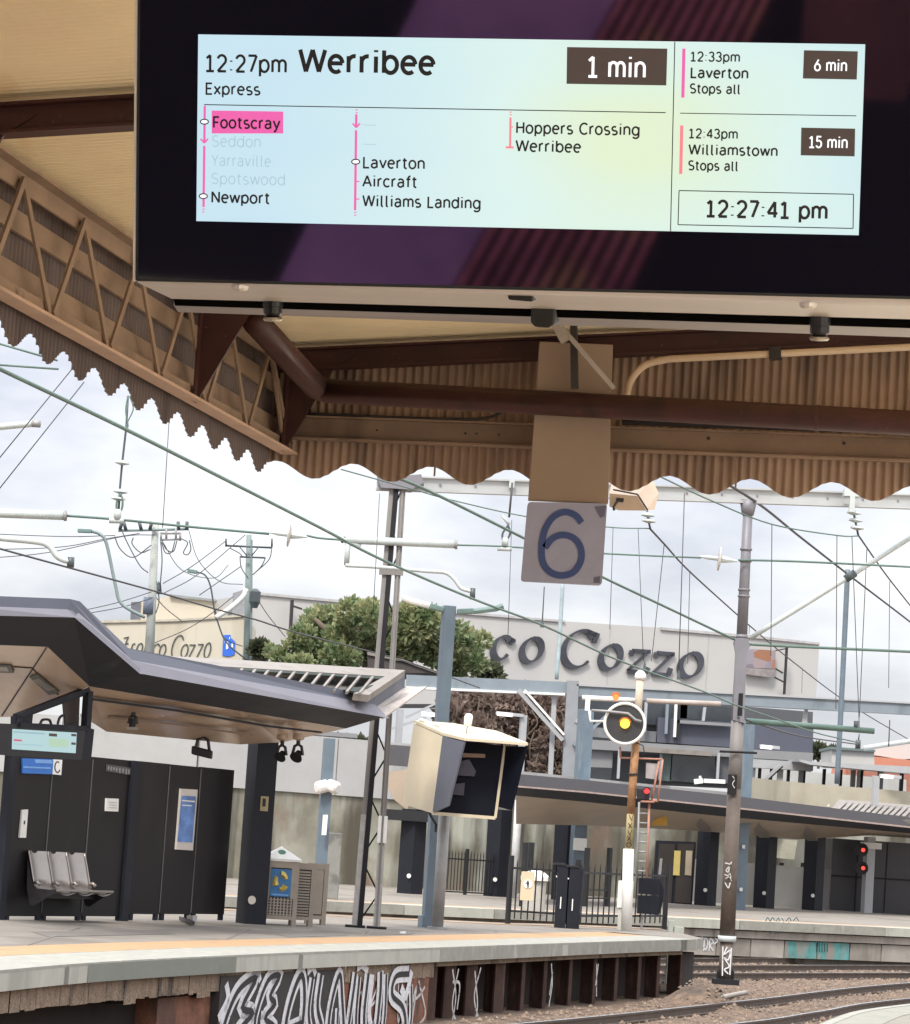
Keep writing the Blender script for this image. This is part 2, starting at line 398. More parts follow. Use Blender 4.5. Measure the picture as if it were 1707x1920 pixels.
fm = [m_cop_face, m_cop_face, m_dark, m_cop_face, m_cop_dark, m_cop_face, m_dark, m_cop_face, m_coping, m_cop_face, m_coping, m_coping]
for a_, b_, mm in zip(cuts, cuts[1:], fm):
    face('coping_face', a_ - 6, b_ + 6, .0 - .004 * (mm is m_cop_dark), -.215, mm, -.03 - (.012 if mm in (m_cop_dark,) else .004 if mm is m_coping else 0), .3)
# corbel brick course, uneven
ce = eseg(-9000, 830); cb = MB(); random.seed(3)
acc = 0; i = 0
while i < len(ce) - 2:
    step = random.choice([1, 1, 2]); L = ce[i:i + step + 1]; dd = .05 + random.uniform(-.006, .006); zb = -.45 - random.uniform(0, .025) - (.05 if random.random() < .12 else 0)
    if ce[i][1] > 0: cb.strip(z3(offs(L, dd), -.215), z3(offs(L, dd), zb)); cb.strip(z3(offs(L, dd), zb), z3(offs(L, dd + .4), zb))
    i += step
cb.build('brick_course', m_brick, pl)
face('brick_course', 826, 1290, -.215, -.30, m_brick, .08, .3)
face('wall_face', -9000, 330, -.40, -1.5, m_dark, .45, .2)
face('wall_face', 322, 424, -.50, -1.5, m_rust, .16, .3)
face('wall_face', 420, 655, -.26, -1.5, m_blackwall, .035, .3)
face('wall_face', 648, 822, -.40, -1.5, m_rust, .06, .3)
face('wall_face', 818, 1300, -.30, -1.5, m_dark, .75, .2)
endw = MB(); e = ED[-1]
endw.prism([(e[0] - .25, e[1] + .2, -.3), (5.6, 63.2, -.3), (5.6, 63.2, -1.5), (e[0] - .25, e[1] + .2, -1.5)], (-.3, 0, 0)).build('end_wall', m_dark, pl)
endc = MB(); endc.prism([(e[0], e[1], -.01), (5.78, 63.2, -.01), (5.78, 63.2, -.215), (e[0], e[1], -.215)], (-.4, .1, 0)).build('end_coping', m_coping, pl)
xs = [832, 868, 912, 962, 1002, 1046, 1092, 1135, 1176, 1218, 1252, 1276]
for k, x in enumerate(xs):
    p = eseg(x - 9, x + 9)
    if not p: continue
    p = offs(eseg(x - 30, x + 30), .22)[len(eseg(x - 30, x + 30)) // 2]
    wd = .16 if k < 5 else .13
    sqp = MB(); an_ = rad(55)
    sqp.obox((p[0], p[1], -.86), (math.cos(an_) * (.15 if k < 4 else .055), math.sin(an_) * (.15 if k < 4 else .055), 0), (-math.sin(an_) * .02, math.cos(an_) * .02, 0), (0, 0, .56)).obox((p[0] - .12, p[1] + .08, -.86), (-math.sin(an_) * .14, math.cos(an_) * .14, 0), (math.cos(an_) * .012, math.sin(an_) * .012, 0), (0, 0, .56)); sqp.build('pile', m_pile, pl)
# graffiti on the platform wall (flat paint, 3 mm proud)
def wallF(x0, d):
    """u in metres along the edge from picture x0, v metres below the deck -> world"""
    L = offs([p for p in ED], d); j = min(range(len(ED)), key=lambda i: abs(EPX[i] - x0))
    s = [0.0]
    for a, b in zip(L, L[1:]): s.append(s[-1] + np.linalg.norm(b - a))
    def F(u, v, dd=0):
        t = s[j] + u; k = max(0, min(len(L) - 2, next((i for i in range(len(s) - 1) if s[i + 1] >= t), len(L) - 2)))
        q = L[k] + (L[k + 1] - L[k]) * ((t - s[k]) / (s[k + 1] - s[k] + 1e-9)); return (q[0], q[1], -v)
    return F
def scribble(name, x0, d, strokes, wt, mat, parent):
    F = wallF(x0, d); mb = MB()
    for i, st in enumerate(strokes):
        L, R = ribbon(smoothline([npa(p) for p in st], 5) if len(st) > 2 else st, wt)
        mb.strip([F(a[0], a[1]) for a in L], [F(a[0], a[1]) for a in R])
    mb.build(name, mat, parent)
def blob(F, pts): return [F(a, b) for a, b in pts]
# the big black-and-white piece: tall angular letters, 6.4 m long
F = wallF(424, .030); mb = MB()
def letter(x, polys):
    for p in polys: mb.quad(*[F(x + a * 1.35, .24 + b * 1.15) for a, b in p])
big = [
 ([(.05, 1.3), (.10, .75), (.45, .22), (.95, .06), (.62, .42), (.92, .52), (.50, .80), (.55, 1.3)], .12), ([(.32, 1.25), (.40, .75), (.60, .95), (.75, 1.3)], .10),
 ([(1.05, .95), (1.02, .55), (1.30, .10), (1.62, .05), (1.40, .30), (1.55, .42), (1.30, .60), (1.62, .80), (1.15, 1.3)], .11), ([(1.25, .5), (1.22, 1.3)], .07),
 ([(1.80, 1.3), (1.95, .50), (2.25, .05), (2.40, .45), (2.30, 1.3)], .13), ([(1.9, .78), (2.36, .70)], .09), ([(2.08, .95), (2.18, 1.3)], .08),
 ([(2.60, .10), (2.55, .6), (2.75, 1.02), (2.72, 1.3)], .10), ([(2.85, .05), (2.80, .5), (2.98, .85), (2.95, 1.3)], .12),
 ([(3.20, 1.3), (3.18, .60), (3.40, .08), (3.55, .50), (3.72, 1.05), (3.85, .40), (3.90, .06)], .11), ([(3.42, .55), (3.45, 1.3)], .08), ([(4.02, .12), (4.0, .7), (4.10, 1.3)], .10),
 ([(4.30, .08), (4.25, .70), (4.40, 1.08), (4.65, .98), (4.72, .40), (4.70, .06)], .12), ([(4.45, .10), (4.42, .62), (4.50, .85)], .07), ([(4.88, .10), (4.92, .7), (4.85, 1.3)], .09),
 ([(5.65, .12), (5.20, .15), (5.12, .42), (5.50, .62), (5.62, .92), (5.30, 1.1), (5.05, 1.3)], .12), ([(5.42, .32), (5.60, .45), (5.75, .08)], .07), ([(5.75, .3), (5.82, .8), (5.70, 1.3)], .08),
 ([(.0, .55), (.22, .30), (.15, .1)], .06), ([(.75, .1), (1.0, -.03), (1.1, .1)], .05), ([(2.45, .02), (2.6, -.05), (2.7, .06)], .05), ([(3.95, .0), (4.1, -.04), (4.3, .05)], .05)]
for k, (st, wt_) in enumerate(big):
    L, R = ribbon(smoothline([npa((a * 1.30, .26 + b * 1.0)) for a, b in st], 5), wt_ * 2.1); mb.strip([F(*q) for q in L], [F(*q) for q in R])
mb.build('graffiti', m_spray_w, pl)
F = wallF(424, .024); mb = MB()
for k, (st, wt_) in enumerate(big):
    if wt_ < .075: continue
    L, R = ribbon(smoothline([npa((a * 1.30 + .02, .26 + b * 1.0)) for a, b in st], 5), wt_ * .72); mb.strip([F(*q) for q in L], [F(*q) for q in R])
mb.build('graffiti', M('black_spray_paint', (.022, .021, .021), .7, var=.2, scale=8, patchy=.33), pl)
scribble('graffiti', 688, .052, [[(0, .3), (.2, .8), (.1, 1.2)], [(.25, .25), (.5, .45), (.3, .9), (.7, .5), (.6, .25)], [(.1, .95), (.9, .7), (.5, 1.15), (.1, 1.0)], [(.7, .3), (1.0, .9), (.6, 1.2)], [(.0, .6), (.5, 1.1), (1.1, .6)]], .05, m_spray_w, pl)
scribble('graffiti', 756, .052, [[(0, .5), (.1, 1.1), (.3, .6)], [(.4, .5), (.5, 1.1), (.8, .6), (.7, 1.2)], [(.2, .9), (.9, .75), (1.2, .6)], [(.9, .5), (1.3, 1.0), (1.0, 1.2)]], .05, m_spray_g, pl)
for x0, st in ((856, [[(0, .35), (.25, .8), (.1, 1.3)], [(.3, .35), (.1, .9), (.4, 1.25)], [(.05, .55), (.4, .6), (.35, 1.0)]]), (900, [[(.05, .4), (.3, 1.0), (.1, 1.3)], [(.35, .35), (.1, .8), (.4, 1.2)]]), (1040, [[(0, .35), (.12, .7), (0, 1.1)], [(.1, .5), (.0, .9)]]), (1128, [[(0, .4), (.1, 1.0)], [(.1, .4), (.0, .8)]])):
    scribble('graffiti', x0, .05, st, .05, m_spray_g, pl)

# our own platform: curved pale coping seen at the lower right corner
EO = smoothline([(-9, -14), (-7, -7), (-3.4, -2), (-.9, 3), (.2, 10), (1.75, 20), (4.31, 32.2), (6.08, 37.8), (11, 49), (20, 62)], 5)
own = MB(); own.add([(p[0], p[1], 0) for p in EO] + [(60, 62, 0), (60, -40, 0), (-9, -40, 0)], [tuple(range(len(EO) + 3))])
po = own.build('platform', M('pale_concrete', (.74, .65, .50), .85, var=.1, scale=2, bump=.2), kind='structure')
MB().strip(z3(offs(EO, .03), .012), z3(offs(EO, -.55), .012)).strip(z3(offs(EO, .03), .012), z3(offs(EO, .032), -.22)).build('coping', M('worn_coping', (.24, .235, .195), .85, var=.15, scale=3), po)
MB().strip(z3(offs(EO, .0), .016), z3(offs(EO, -.10), .016)).build('edge_line', m_coping, po)
EV = [p for p in EO if 27 < p[1] < 50]; MB().strip(z3(offs(EV, -.55), .008), z3(offs(EV, -6), .008)).build('paving', M('worn_paving', (.21, .195, .16), .9, var=.15, scale=2), po)
MB().strip(z3(offs(EO, 0), -.01), z3(offs(EO, 0), -1.5)).build('wall_face', m_brick, po)

# rails: two tracks between the platforms, one along the far platform
def rail_line(pts, z, name_label):
    r = empty('rail', (pts[0][0], pts[0][1], z - .16), name_label, 'rail', 'rails of the curving tracks')
    L = smoothline([npa(p) for p in pts], 8)
    up = [(-.07, 0), (-.07, .02), (-.015, .03), (-.015, .115), (-.036, .125), (-.036, .158), (.036, .158), (.036, .125), (.015, .115), (.015, .03), (.07, .02), (.07, 0)]
    mb = MB(); cols = [z3(offs(L, a), z - .16 + b) for a, b in up]
    for i in range(len(up)): mb.strip(cols[i], cols[(i + 1) % len(up)])
    mb.build('web', m_rail, r)
    MB().strip(z3(offs(L, -.033), z + .002), z3(offs(L, .033), z + .002)).build('running_surface', m_railhead, r)
ZR = -.98
ra = gz(1127, 1905, ZR)[:2]; rb = gz(1400, 1876, ZR)[:2]; rc = gz(1707, 1843, ZR)[:2]
rA = [ra - (rb - ra) * 1.6 + npa((-1.2, 0)), ra - (rb - ra) * .7 + npa((-.25, 0)), ra, rb, rc, rc + (rc - rb) * 1.2 + npa((2.2, 0))]
rail_line(rA, ZR, 'rusty steel rail with bright running surface passing the far platform end')
ra = gz(1390, 1918, ZR)[:2]; rb = gz(1540, 1896, ZR)[:2]; rc = gz(1707, 1872, ZR)[:2]
rB = [ra - (rb - ra) * 2 + npa((-.8, 0)), ra, rb, rc, rc + (rc - rb) * 3 + npa((2, 0))]
rail_line(rB, ZR, 'rusty steel rail nearest the pale platform corner at lower right')
for y0, y1, lab in ((1797, 1795, 'dark rail running below the teal sprayed far platform wall'), (1810, 1810, 'middle dark rail in front of the far platform wall'), (1825, 1824, 'dark rail behind the gravel beside the tubular mast base')):
    a = gz(1290, y0, ZR)[:2]; b = gz(1707, y1, ZR)[:2]
    rail_line([a - (b - a) * .6, a, lerp(a, b, .5), b, b + (b - a) * .8], ZR, lab)
# pipes / cable troughs on the ballast
tr = MB(); tr.tube(smoothline([(*gz(1285, 1868, -1.05)[:2], -1.05), (*gz(1340, 1872, -1.05)[:2], -1.06), (*gz(1365, 1868, -1.05)[:2], -1.05), (*gz(1400, 1864, -1.05)[:2], -1.02)]), .05)
tr.build('cable_duct', M('pale_duct', (.30, .27, .235), .7), label='pale cable duct lying on gravel by the platform end', cat='cable duct', smooth=True)
# loose stones
m_stone = M('ballast_stones', (.17, .12, .085), .9, var=.75, scale=9, stain=[((.30, .25, .20), 13, .58, (1, 1, 1)), ((.05, .04, .032), 11, .60, (1, 1, 1))])
random.seed(5); st = MB()
for _ in range(15000):
    t = random.random() ** .6; y = 44 + 40 * t; x = random.uniform(.5, 14) * (.6 + .8 * t)
    # keep off the platform
    if y < 63 and x < np.interp(y, [p[1] for p in EA], [p[0] for p in EA]) + .25: continue
    if x > np.interp(y, [p[1] for p in EO], [p[0] for p in EO]) - .1: continue
    r = random.uniform(.03, .085) * (.8 + .2 * random.random()); z = ghz(x, y) + r * .2
    ps = [npa((x, y, z)) + r * npa((math.cos(a) * random.uniform(.6, 1.1), math.sin(a) * random.uniform(.6, 1.1), h * random.uniform(.6, 1))) for a, h in ((.2, .1), (2.2, .1), (4.3, .1), (1.2, .9))]
    st.add(ps, [(0, 1, 3), (1, 2, 3), (2, 0, 3)])
st.build('gravel', m_stone, kind='stuff', label='brown track ballast stones lying between the rails', cat='gravel', recalc=True)
# ================================================================== OUR CANOPY (axes: U toward the viewer along the edge girder, V along the end gable)
m_beige = M('beige_canopy_paint', (.265, .18, .125), .6, var=.22, scale=3, stain=[((.14, .09, .065), 2.5, .60, (1, 1, .3)), ((.13, .06, .03), 14, .65, (1, 1, .6)), ((.42, .30, .22), 40, .68, (1, 1, 1))])
m_sheet = M('beige_corrugated_sheet', (.35, .235, .165), .55, var=.18, scale=2, stain=[((.15, .10, .075), 5, .56, (1, 1, .12))])
m_roof = M('cream_roof_sheet', (.97, .81, .55), .5, var=.05, scale=2, stain=[((.85, .64, .38), 1.5, .58, (2, .35, 1))])
m_maroon = M('maroon_steel_paint', (.055, .017, .015), .5, var=.25, scale=3, stain=[((.028, .011, .011), 4, .58, (1, 1, 1)), ((.19, .12, .095), 45, .68, (1, 1, 1)), ((.12, .05, .025), 9, .66, (1, 1, 1))])
m_darksteel = M('dark_grey_steel', (.03, .027, .03), .45, var=.2, scale=5)
m_pipe = M('beige_conduit', (.62, .47, .33), .5, var=.1, scale=4)
CA = rad(11.8); C2 = npa((-1.0, 15.9, 0)); U = npa((-math.sin(CA), -math.cos(CA), 0)); V = npa((math.cos(CA), -math.sin(CA), 0)); Z = npa((0, 0, 1))
def K(u, v, z): return C2 + u * U + v * V + z * Z
SL = .075
def rz(v): return 4.215 + SL * v
m_valance = M('shaded_valance_sheet', (.135, .10, .095), .6, var=.2, scale=2, stain=[((.085, .06, .06), 4, .56, (1, 1, .15))])  # sheet greyed and darkened: its backlit shade is put into the colour
m_flange = M('lit_beige_flange', (.50, .34, .25), .55, var=.15, scale=4)  # lighter copy of the beige paint, light from below put into the colour
can = empty('station_canopy', K(2, 0, 3.5), 'old station canopy of beige lattice girder and corrugated sheet with scalloped edges', 'canopy')
PER, COR, AMP = .425, .0465, .008
def scal(s, ph): return 3.535 + .088 * (1 - math.cos(2 * math.pi * (s - ph) / PER)) / 2
def corr_wall(name, K2, s0, s1, ztop, ph, mat, side):
    n = int((s1 - s0) / COR * 8); a, mdl, b = [], [], []
    for i in range(n + 1):
        s = s0 + (s1 - s0) * i / n; d = AMP * math.sin(2 * math.pi * s / COR) * side
        # the sheet end is cut in small steps, one per corrugation
        a.append(K2(s, d, ztop(s))); mdl.append(K2(s, d, 3.75)); b.append(K2(s, d, scal(math.floor(s / COR * 2) * COR / 2 if name == 'edge_valance' else s, ph)))
    mb = MB(); mb.strip(a, mdl); mb.strip(mdl, b)
    return mb.build(name, mat, can, smooth=True, recalc=False)
corr_wall('edge_valance', lambda s, d, z: K(s, -.02 + d, z), -.03, 18, lambda s: 4.2, .17, m_valance, 1)
corr_wall('end_gable', lambda s, d, z: K(-.02 + d, s, z), -.04, 7.5, lambda s: rz(s), .235, m_sheet, 1)
# roof sheet, corrugations along V
n = int(17 / COR * 6); a = []; b = []
for i in range(n + 1):
    u = -.1 + 17 * i / n; d = .012 * math.sin(2 * math.pi * u / COR)
    a.append(K(u, -.08, rz(-.08) + .03 + d)); b.append(K(u, 7.5, rz(7.5) + .03 + d))
MB().strip(a, b).build('roof_sheet', m_roof, can, smooth=True, recalc=False)
# edge girder: chords, webs
gv = .075
MB().bar(K(0, gv, 4.145), K(18, gv, 4.145), .012, .075).bar(K(0, gv + .03, 4.187), K(18, gv + .03, 4.187), .07, .010).build('top_chord', m_beige, can)
MB().bar(K(-.0, .006, 4.02), K(18, .006, 4.02), .02, .09).build('timber_rail', m_beige, can)
MB().bar(K(0, .006, 3.775), K(18, .006, 3.775), .018, .15).build('timber_rail', m_beige, can)
MB().bar(K(0, gv, 3.70), K(18, gv, 3.70), .012, .07).build('bottom_chord', m_beige, can)
MB().bar(K(0, gv + .022, 3.662), K(18, gv + .022, 3.662), .09, .014).build('chord_flange', m_flange, can)
wl = MB().bar(K(0, gv + .02, 3.69), K(.52, gv + .02, 4.15), .035, .012, up=V)
W0 = wl.build('girder_web', m_beige, can)
pitch = .55; k = 0; u = .1
random.seed(1)
while u < 16:
    p0, p1 = (3.69, 4.15) if k % 2 == 0 else (4.15, 3.69)
    lean = .42 if k % 2 == 0 else .30
    q = MB().bar(K(u, gv + .016 + .01 * (k % 2), p0), K(u + lean, gv + .016 + .01 * (k % 2), p1), .034, .012, up=V)
    q.build('girder_web', m_beige, can)
    u += lean + .02; k += 1
# maroon rafters and gussets
def ibeam(mb, p, q, h, wd):
    mb.bar(p, q, .012, h); d = npa((0, 0, h / 2)); mb.bar(npa(p) + d, npa(q) + d, wd, .012); mb.bar(npa(p) - d, npa(q) - d, wd, .012)
for u in (.12, 1.78, 5.22, 8.6, 12):
    mb = MB(); ibeam(mb, K(u, .0, rz(0) - .062 - .01), K(u, 7.4, rz(7.4) - .062 - .01), .105, .09)
    mb.build('rafter', m_maroon, can)
    if u < 6:
        mb = MB(); mb.prism([K(u, .10, rz(0) - .01), K(u, .46, rz(.46) - .06), K(u, .34, rz(.3) - .13), K(u, .10, 3.655)], U * .014)
        mb.prism([K(u, .095, rz(0) - .01), K(u, .105, rz(0) - .01), K(u, .105, 3.655), K(u, .095, 3.655)], U * .06)
        mb.build('gusset_plate', m_maroon, can)
# maroon tie: arm along the girder then across in front of the gable
mb = MB(); mb.tube([K(1.78, .36, 4.06), K(.46, .335, 3.957), K(.42, .38, 3.945), K(.42, 3.6, 3.876), K(.42, 7.4, 3.80)], .064, 16); mb.build('tie_pipe', m_maroon, can, smooth=True)
MB().tube([K(.42, 2.93, 3.89), K(.42, 2.95, 3.8895)], .068, 16).build('pipe_joint', m_maroon, can)
# beige channel along the foot of the gable
mb = MB(); mb.bar(K(.035, .06, 3.795), K(.035, 7.4, 3.795), .012, .125); mb.bar(K(.065, .06, 3.737), K(.065, 7.4, 3.737), .07, .010); mb.bar(K(.055, .06, 3.857), K(.055, 7.4, 3.857), .05, .010)
mb.build('gable_channel', m_beige, can)
for s_ in (1.06, 1.12, 1.24, .58, 2.35, 3.05, 3.62): MB().disc(K(.043, s_, 3.80 + .02 * (s_ > 2)), U, .006 if s_ < 2 else .009, .006, 8).build('bolt_head', m_darksteel, can)
for s_ in (.9, 2.5, 4.1): MB().bar(K(.012, s_, 3.57), K(.012, s_, rz(s_) - .1), .010, .004, up=U).build('sheet_lap', m_sheet, can)
mb = MB(); mb.tube([K(.10, 1.9, 3.885), K(.10, 7.4, 3.885)], .018, 8); mb.build('gable_rod', m_darksteel, can, smooth=True)
mb = MB(); mb.tube(smoothline([K(.06, .1, 3.875), K(.07, .7, 3.868), K(.07, 1.05, 3.872), K(.07, 1.2, 3.89), K(.07, 1.3, 3.95)]), .008, 6)
mb.build('gable_cable', m_darksteel, can, smooth=True)

# conduit across the gable
cd = MB(); cd.tube(smoothline([K(.2, 1.93, 4.0), K(.2, 1.95, 4.09), K(.2, 2.02, 4.17), K(.2, 2.14, 4.205)], 5) + [K(.2, 3.5, 4.315)], .019, 10)
cr_ = cd.build('conduit_pipe', m_pipe, label='pale beige conduit bending up and running under the canopy roof', cat='conduit', smooth=True)
MB().bar(K(.2, 2.66, 4.247), K(.2, 2.72, 4.252), .06, .06).build('pipe_clip', m_darksteel, cr_)

# hanger post and brace that carry the platform number board
hg = empty('hanger_bracket', K(.42, 1.58, 3.95), 'dark hanger post with pale diagonal brace above the platform number', 'bracket')
MB().bar(at(1076, 575, 15.1), at(1078, 728, 15.1), .035, .035, up=V).build('post', m_darksteel, hg)
MB().bar(at(1040, 598, 15.0), at(1152, 728, 14.98), .03, .022, up=V).build('brace', M('grey_galvanised', (.40, .36, .33), .5, .3), hg)
MB().bar(at(1040, 600, 15.0), at(1062, 640, 15.0), .05, .05, up=V).build('clamp', M('grey_galvanised', (.4, .36, .33)), hg)

# platform number board with its plate
m_board = M('beige_board', (.29, .21, .155), .6, var=.10, scale=1.5, stain=[((.30, .2, .135), 1.2, .5, (1, 1, .3))])
YB = 15.22
def frontbox(mb, px0, py0, px1, py1, Y, th, tilt=True):
    """upright board facing the viewer from picture corners (top-left, bottom-right)"""
    a = at(px0, py0, Y); b = at(px1, py1, Y)
    w2 = None
    return mb
nb = empty('platform_number_sign', at(1060, 1092, YB), 'beige hanging board ending in a grey plate with a blue numeral', 'platform sign')
def bd(p, Y, th): # polygon board
    return MB().prism([at(x, y, Y) for x, y in p], (0, th, 0))
bd([(1012, 640), (1150, 646), (1141, 944), (991, 937)], YB, .06).build('backing_board', m_board, nb, bevel=.004)
m_plate = M('weathered_white_plate', (.32, .33, .45), .5, var=.09, scale=5, stain=[((.32, .30, .33), 4, .6, (1, 1, 1))])
def rr(pts, r):
    o = []
    for i in range(len(pts)):
        p0, p1, p2 = npa(pts[i - 1]), npa(pts[i]), npa(pts[(i + 1) % len(pts)])
        a = p1 + (p0 - p1) / np.linalg.norm(p0 - p1) * r; b = p1 + (p2 - p1) / np.linalg.norm(p2 - p1) * r
        o += [tuple(x) for x in bez([a, p1, b], 4)]
    return o
bd(rr([(990, 941), (1139, 944), (1129, 1097), (977, 1089)], 7), YB - .02, .05).build('number_plate', m_plate, nb)
m_num = M('faded_blue_numeral', (.035, .065, .21), .5, var=.12, scale=8)
pts6 = [(1091, 980), (1079, 966), (1058, 960), (1036, 971), (1021, 997), (1016, 1030), (1019, 1056), (1033, 1073), (1053, 1079), (1075, 1073), (1089, 1053), (1090, 1030), (1079, 1011), (1058, 1003), (1037, 1009), (1022, 1027)]
c6 = smoothline([npa((x, y)) for x, y in pts6], 6); L, R = ribbon(c6, 12.5)
MB().strip([at(a[0], a[1], YB - .0245) for a in L], [at(a[0], a[1], YB - .0245) for a in R]).build('numeral', m_num, nb)
bd([(1115, 950), (1137, 948), (1134, 968), (1126, 971)], YB - .0235, .001).build('torn_patch', M('blue_grey_tape', (.12, .12, .20), .6), nb)
bd([(1114, 1083), (1126, 1080), (1125, 1093), (1114, 1093)], YB - .0235, .001).build('torn_patch', M('blue_grey_tape', (.12, .12, .20), .6), nb)

# surveillance camera housing beyond the gable
cm = empty('camera_housing', at(1190, 960, 16.1), 'boxy cream camera housing mounted beside the platform number board', 'camera')
m_cream = M('cream_enamel', (.66, .52, .38), .4, var=.08, scale=6)
f0 = [(1143, 908), (1216, 905), (1212, 957), (1143, 951)]; b0 = [(1150, 902), (1226, 898), (1236, 930), (1228, 957), (1150, 950)]
ring = [at(x, y, 15.9) for x, y in [(1143, 925), (1196, 930), (1213, 958), (1160, 957), (1143, 950)]]
rin2 = [at(x, y, 16.15) for x, y in [(1150, 885), (1222, 893), (1236, 925), (1228, 956), (1150, 940)]]
mb = MB(); mb.add(ring + rin2, [(0, 1, 2, 3, 4), (9, 8, 7, 6, 5)] + [(i, 5 + i, 5 + (i + 1) % 5, (i + 1) % 5) for i in range(5)])
mb.build('housing', m_cream, cm, bevel=.004)
MB().tube([at(1150, 918, 15.88), at(1196, 927, 15.88), at(1215, 957, 15.88)], .005, 6).build('seal', m_darksteel, cm)
MB().prism([at(x, y, 15.88) for x, y in [(1156, 934), (1170, 935), (1169, 942), (1155, 941)]], (0, -.02, 0)).build('lens', m_darksteel, cm)
MB().tube([at(1158, 940, 15.87), at(1151, 950, 15.87), at(1152, 957, 15.87)], .008, 6).build('cable', m_darksteel, cm)

# ================================================================== DEPARTURE DISPLAY
D0 = npa((.0843, 5.3113, 2.9347)); DM = _rz(-.1001) @ _rx(.2229) @ _ry(-.0224)
def D(x, z, y=0.0): return D0 + DM @ npa((x, y, z))
def DP(px, py):      # picture point -> local screen coordinates
    d = ray(px, py); n = DM[:, 1]; t = np.dot(D0 - EYE, n) / np.dot(d, n); q = DM.T @ (EYE + d * t - D0); return q[0], q[2]
def emat(name, c, s):
    m = bpy.data.materials.new(name); m.use_nodes = True; b = m.node_tree.nodes['Principled BSDF']
    b.inputs['Base Color'].default_value = (.01, .01, .01, 1); b.inputs['Emission Color'].default_value = (*c, 1); b.inputs['Emission Strength'].default_value = s; return m
m_glass = emat('black_display_glass', (0, 0, 0), 0); _b = m_glass.node_tree.nodes['Principled BSDF']; _b.inputs['Base Color'].default_value = (.005, .004, .010, 1); _b.inputs['Roughness'].default_value = .03; _b.inputs['Specular IOR Level'].default_value = 1.0
m_case = M('black_display_case', (.008, .008, .010), .5, var=.2, scale=5)
m_alu = M('brushed_aluminium', (.66, .60, .55), .38, .55, var=.08, scale=3, stretch=(.3, 6, 6))
dd = empty('departure_display', D(0, -.3, .3), 'large black departure board hanging in front with bright train times', 'departure board')
x0, x1, z0, z1 = -.7195, .735, DP(249, 527)[1], .34
bx = MB(); th = .40
fr = [D(x0, z0), D(x1, z0), D(x1, z1), D(x0, z1)]; bk_ = [D(x0 + .012, z0 + .02, th), D(x1 - .012, z0 + .02, th), D(x1 - .012, z1, th), D(x0 + .012, z1, th)]
case = MB().add(fr + bk_, [(0, 1, 2, 3), (7, 6, 5, 4), (1, 5, 6, 2), (0, 3, 7, 4), (2, 6, 7, 3), (0, 4, 5, 1)]).build('case', m_case, dd, bevel=.004)
MB().quad(D(x0 + .006, z0 + .006, -.0012), D(x1 - .006, z0 + .006, -.0012), D(x1 - .006, z1 - .006, -.0012), D(x0 + .006, z1 - .006, -.0012)).build('glass', m_glass, dd)
MB().bar(D(x0 - .001, z0, .004), D(x0 - .001, z1, .004), .004, .014).build('edge_trim', m_alu, dd)
# screen: emissive, slightly uneven tint across the panel
def screen_mat():
    m = bpy.data.materials.new('lit_screen'); m.use_nodes = True; t = m.node_tree; b = t.nodes['Principled BSDF']
    b.inputs['Base Color'].default_value = (.02, .02, .02, 1); b.inputs['Roughness'].default_value = .25
    tc = N(t, 'ShaderNodeTexCoord'); sp = N(t, 'ShaderNodeSeparateXYZ'); t.links.new(tc.outputs['Generated'], sp.inputs[0])
    n1 = N(t, 'ShaderNodeTexNoise'); n1.inputs['Scale'].default_value = 2.2; n1.inputs['Detail'].default_value = 1
    t.links.new(tc.outputs['Generated'], n1.inputs[0])
    # panel uniformity: green-yellow bloom towards the middle right, as LCD panels show off axis
    vm = N(t, 'ShaderNodeVectorMath', operation='DISTANCE'); mpp = N(t, 'ShaderNodeMapping'); mpp.inputs['Scale'].default_value = (1.0, 0, .5)
    t.links.new(tc.outputs['Generated'], mpp.inputs[0]); t.links.new(mpp.outputs[0], vm.inputs[0]); vm.inputs[1].default_value = (.67, 0, .24)
    ad = N(t, 'ShaderNodeMath', operation='MULTIPLY_ADD'); t.links.new(n1.outputs[0], ad.inputs[0]); ad.inputs[1].default_value = .30; t.links.new(vm.outputs['Value'], ad.inputs[2])
    r = N(t, 'ShaderNodeValToRGB'); e = r.color_ramp.elements
    e[0].position = .16; e[0].color = (.74, .86, .62, 1); e[1].position = .72; e[1].color = (.56, .76, .86, 1)
    k = r.color_ramp.elements.new(.40); k.color = (.68, .86, .82, 1)
    t.links.new(ad.outputs[0], r.inputs[0]); t.links.new(r.outputs[0], b.inputs['Emission Color']); b.inputs['Emission Strength'].default_value = .46
    return m
m_screen = screen_mat()
SW, SH = .605, .17
scrn = MB().prism([D(-SW, -SH, -.003), D(SW, -SH, -.003), D(SW, SH, -.003), D(-SW, SH, -.003)], DM @ npa((0, .002, 0))).build('screen', m_screen, dd)
m_ink = M('screen_black', (.006, .006, .007), .4, var=.1)
m_ink_grey = M('screen_pale_grey', (.02, .02, .02), .4, var=.05, emit=0)
m_pale = emat('screen_faded', (.40, .58, .68), .42); m_pink = emat('screen_pink', (.86, .12, .42), .46); m_coral = emat('screen_coral', (.90, .22, .26), .48)
m_brown = emat('screen_brown', (.055, .035, .028), .5); m_white = emat('screen_white', (1, 1, 1), .55)
def F1(x, z, d=0): return D(x, z, -.0056 + d)
def F0(x, z, d=0): return D(x, z, -.0044 + d)
def stext(mb, s, px, py, px2, cap_px, wt_px):
    xa, za = DP(px, py); xb, zb = DP(px2, py + (px2 - px) * .0185); k = 1.21 / 1250
    text(mb, s, xa, za, cap_px * k, wt_px * 1.32 * k, F1, xb - xa)
def part(fn, name, mat):
    mb = MB(); fn(mb); return mb.build(name, mat, scrn, recalc=False)
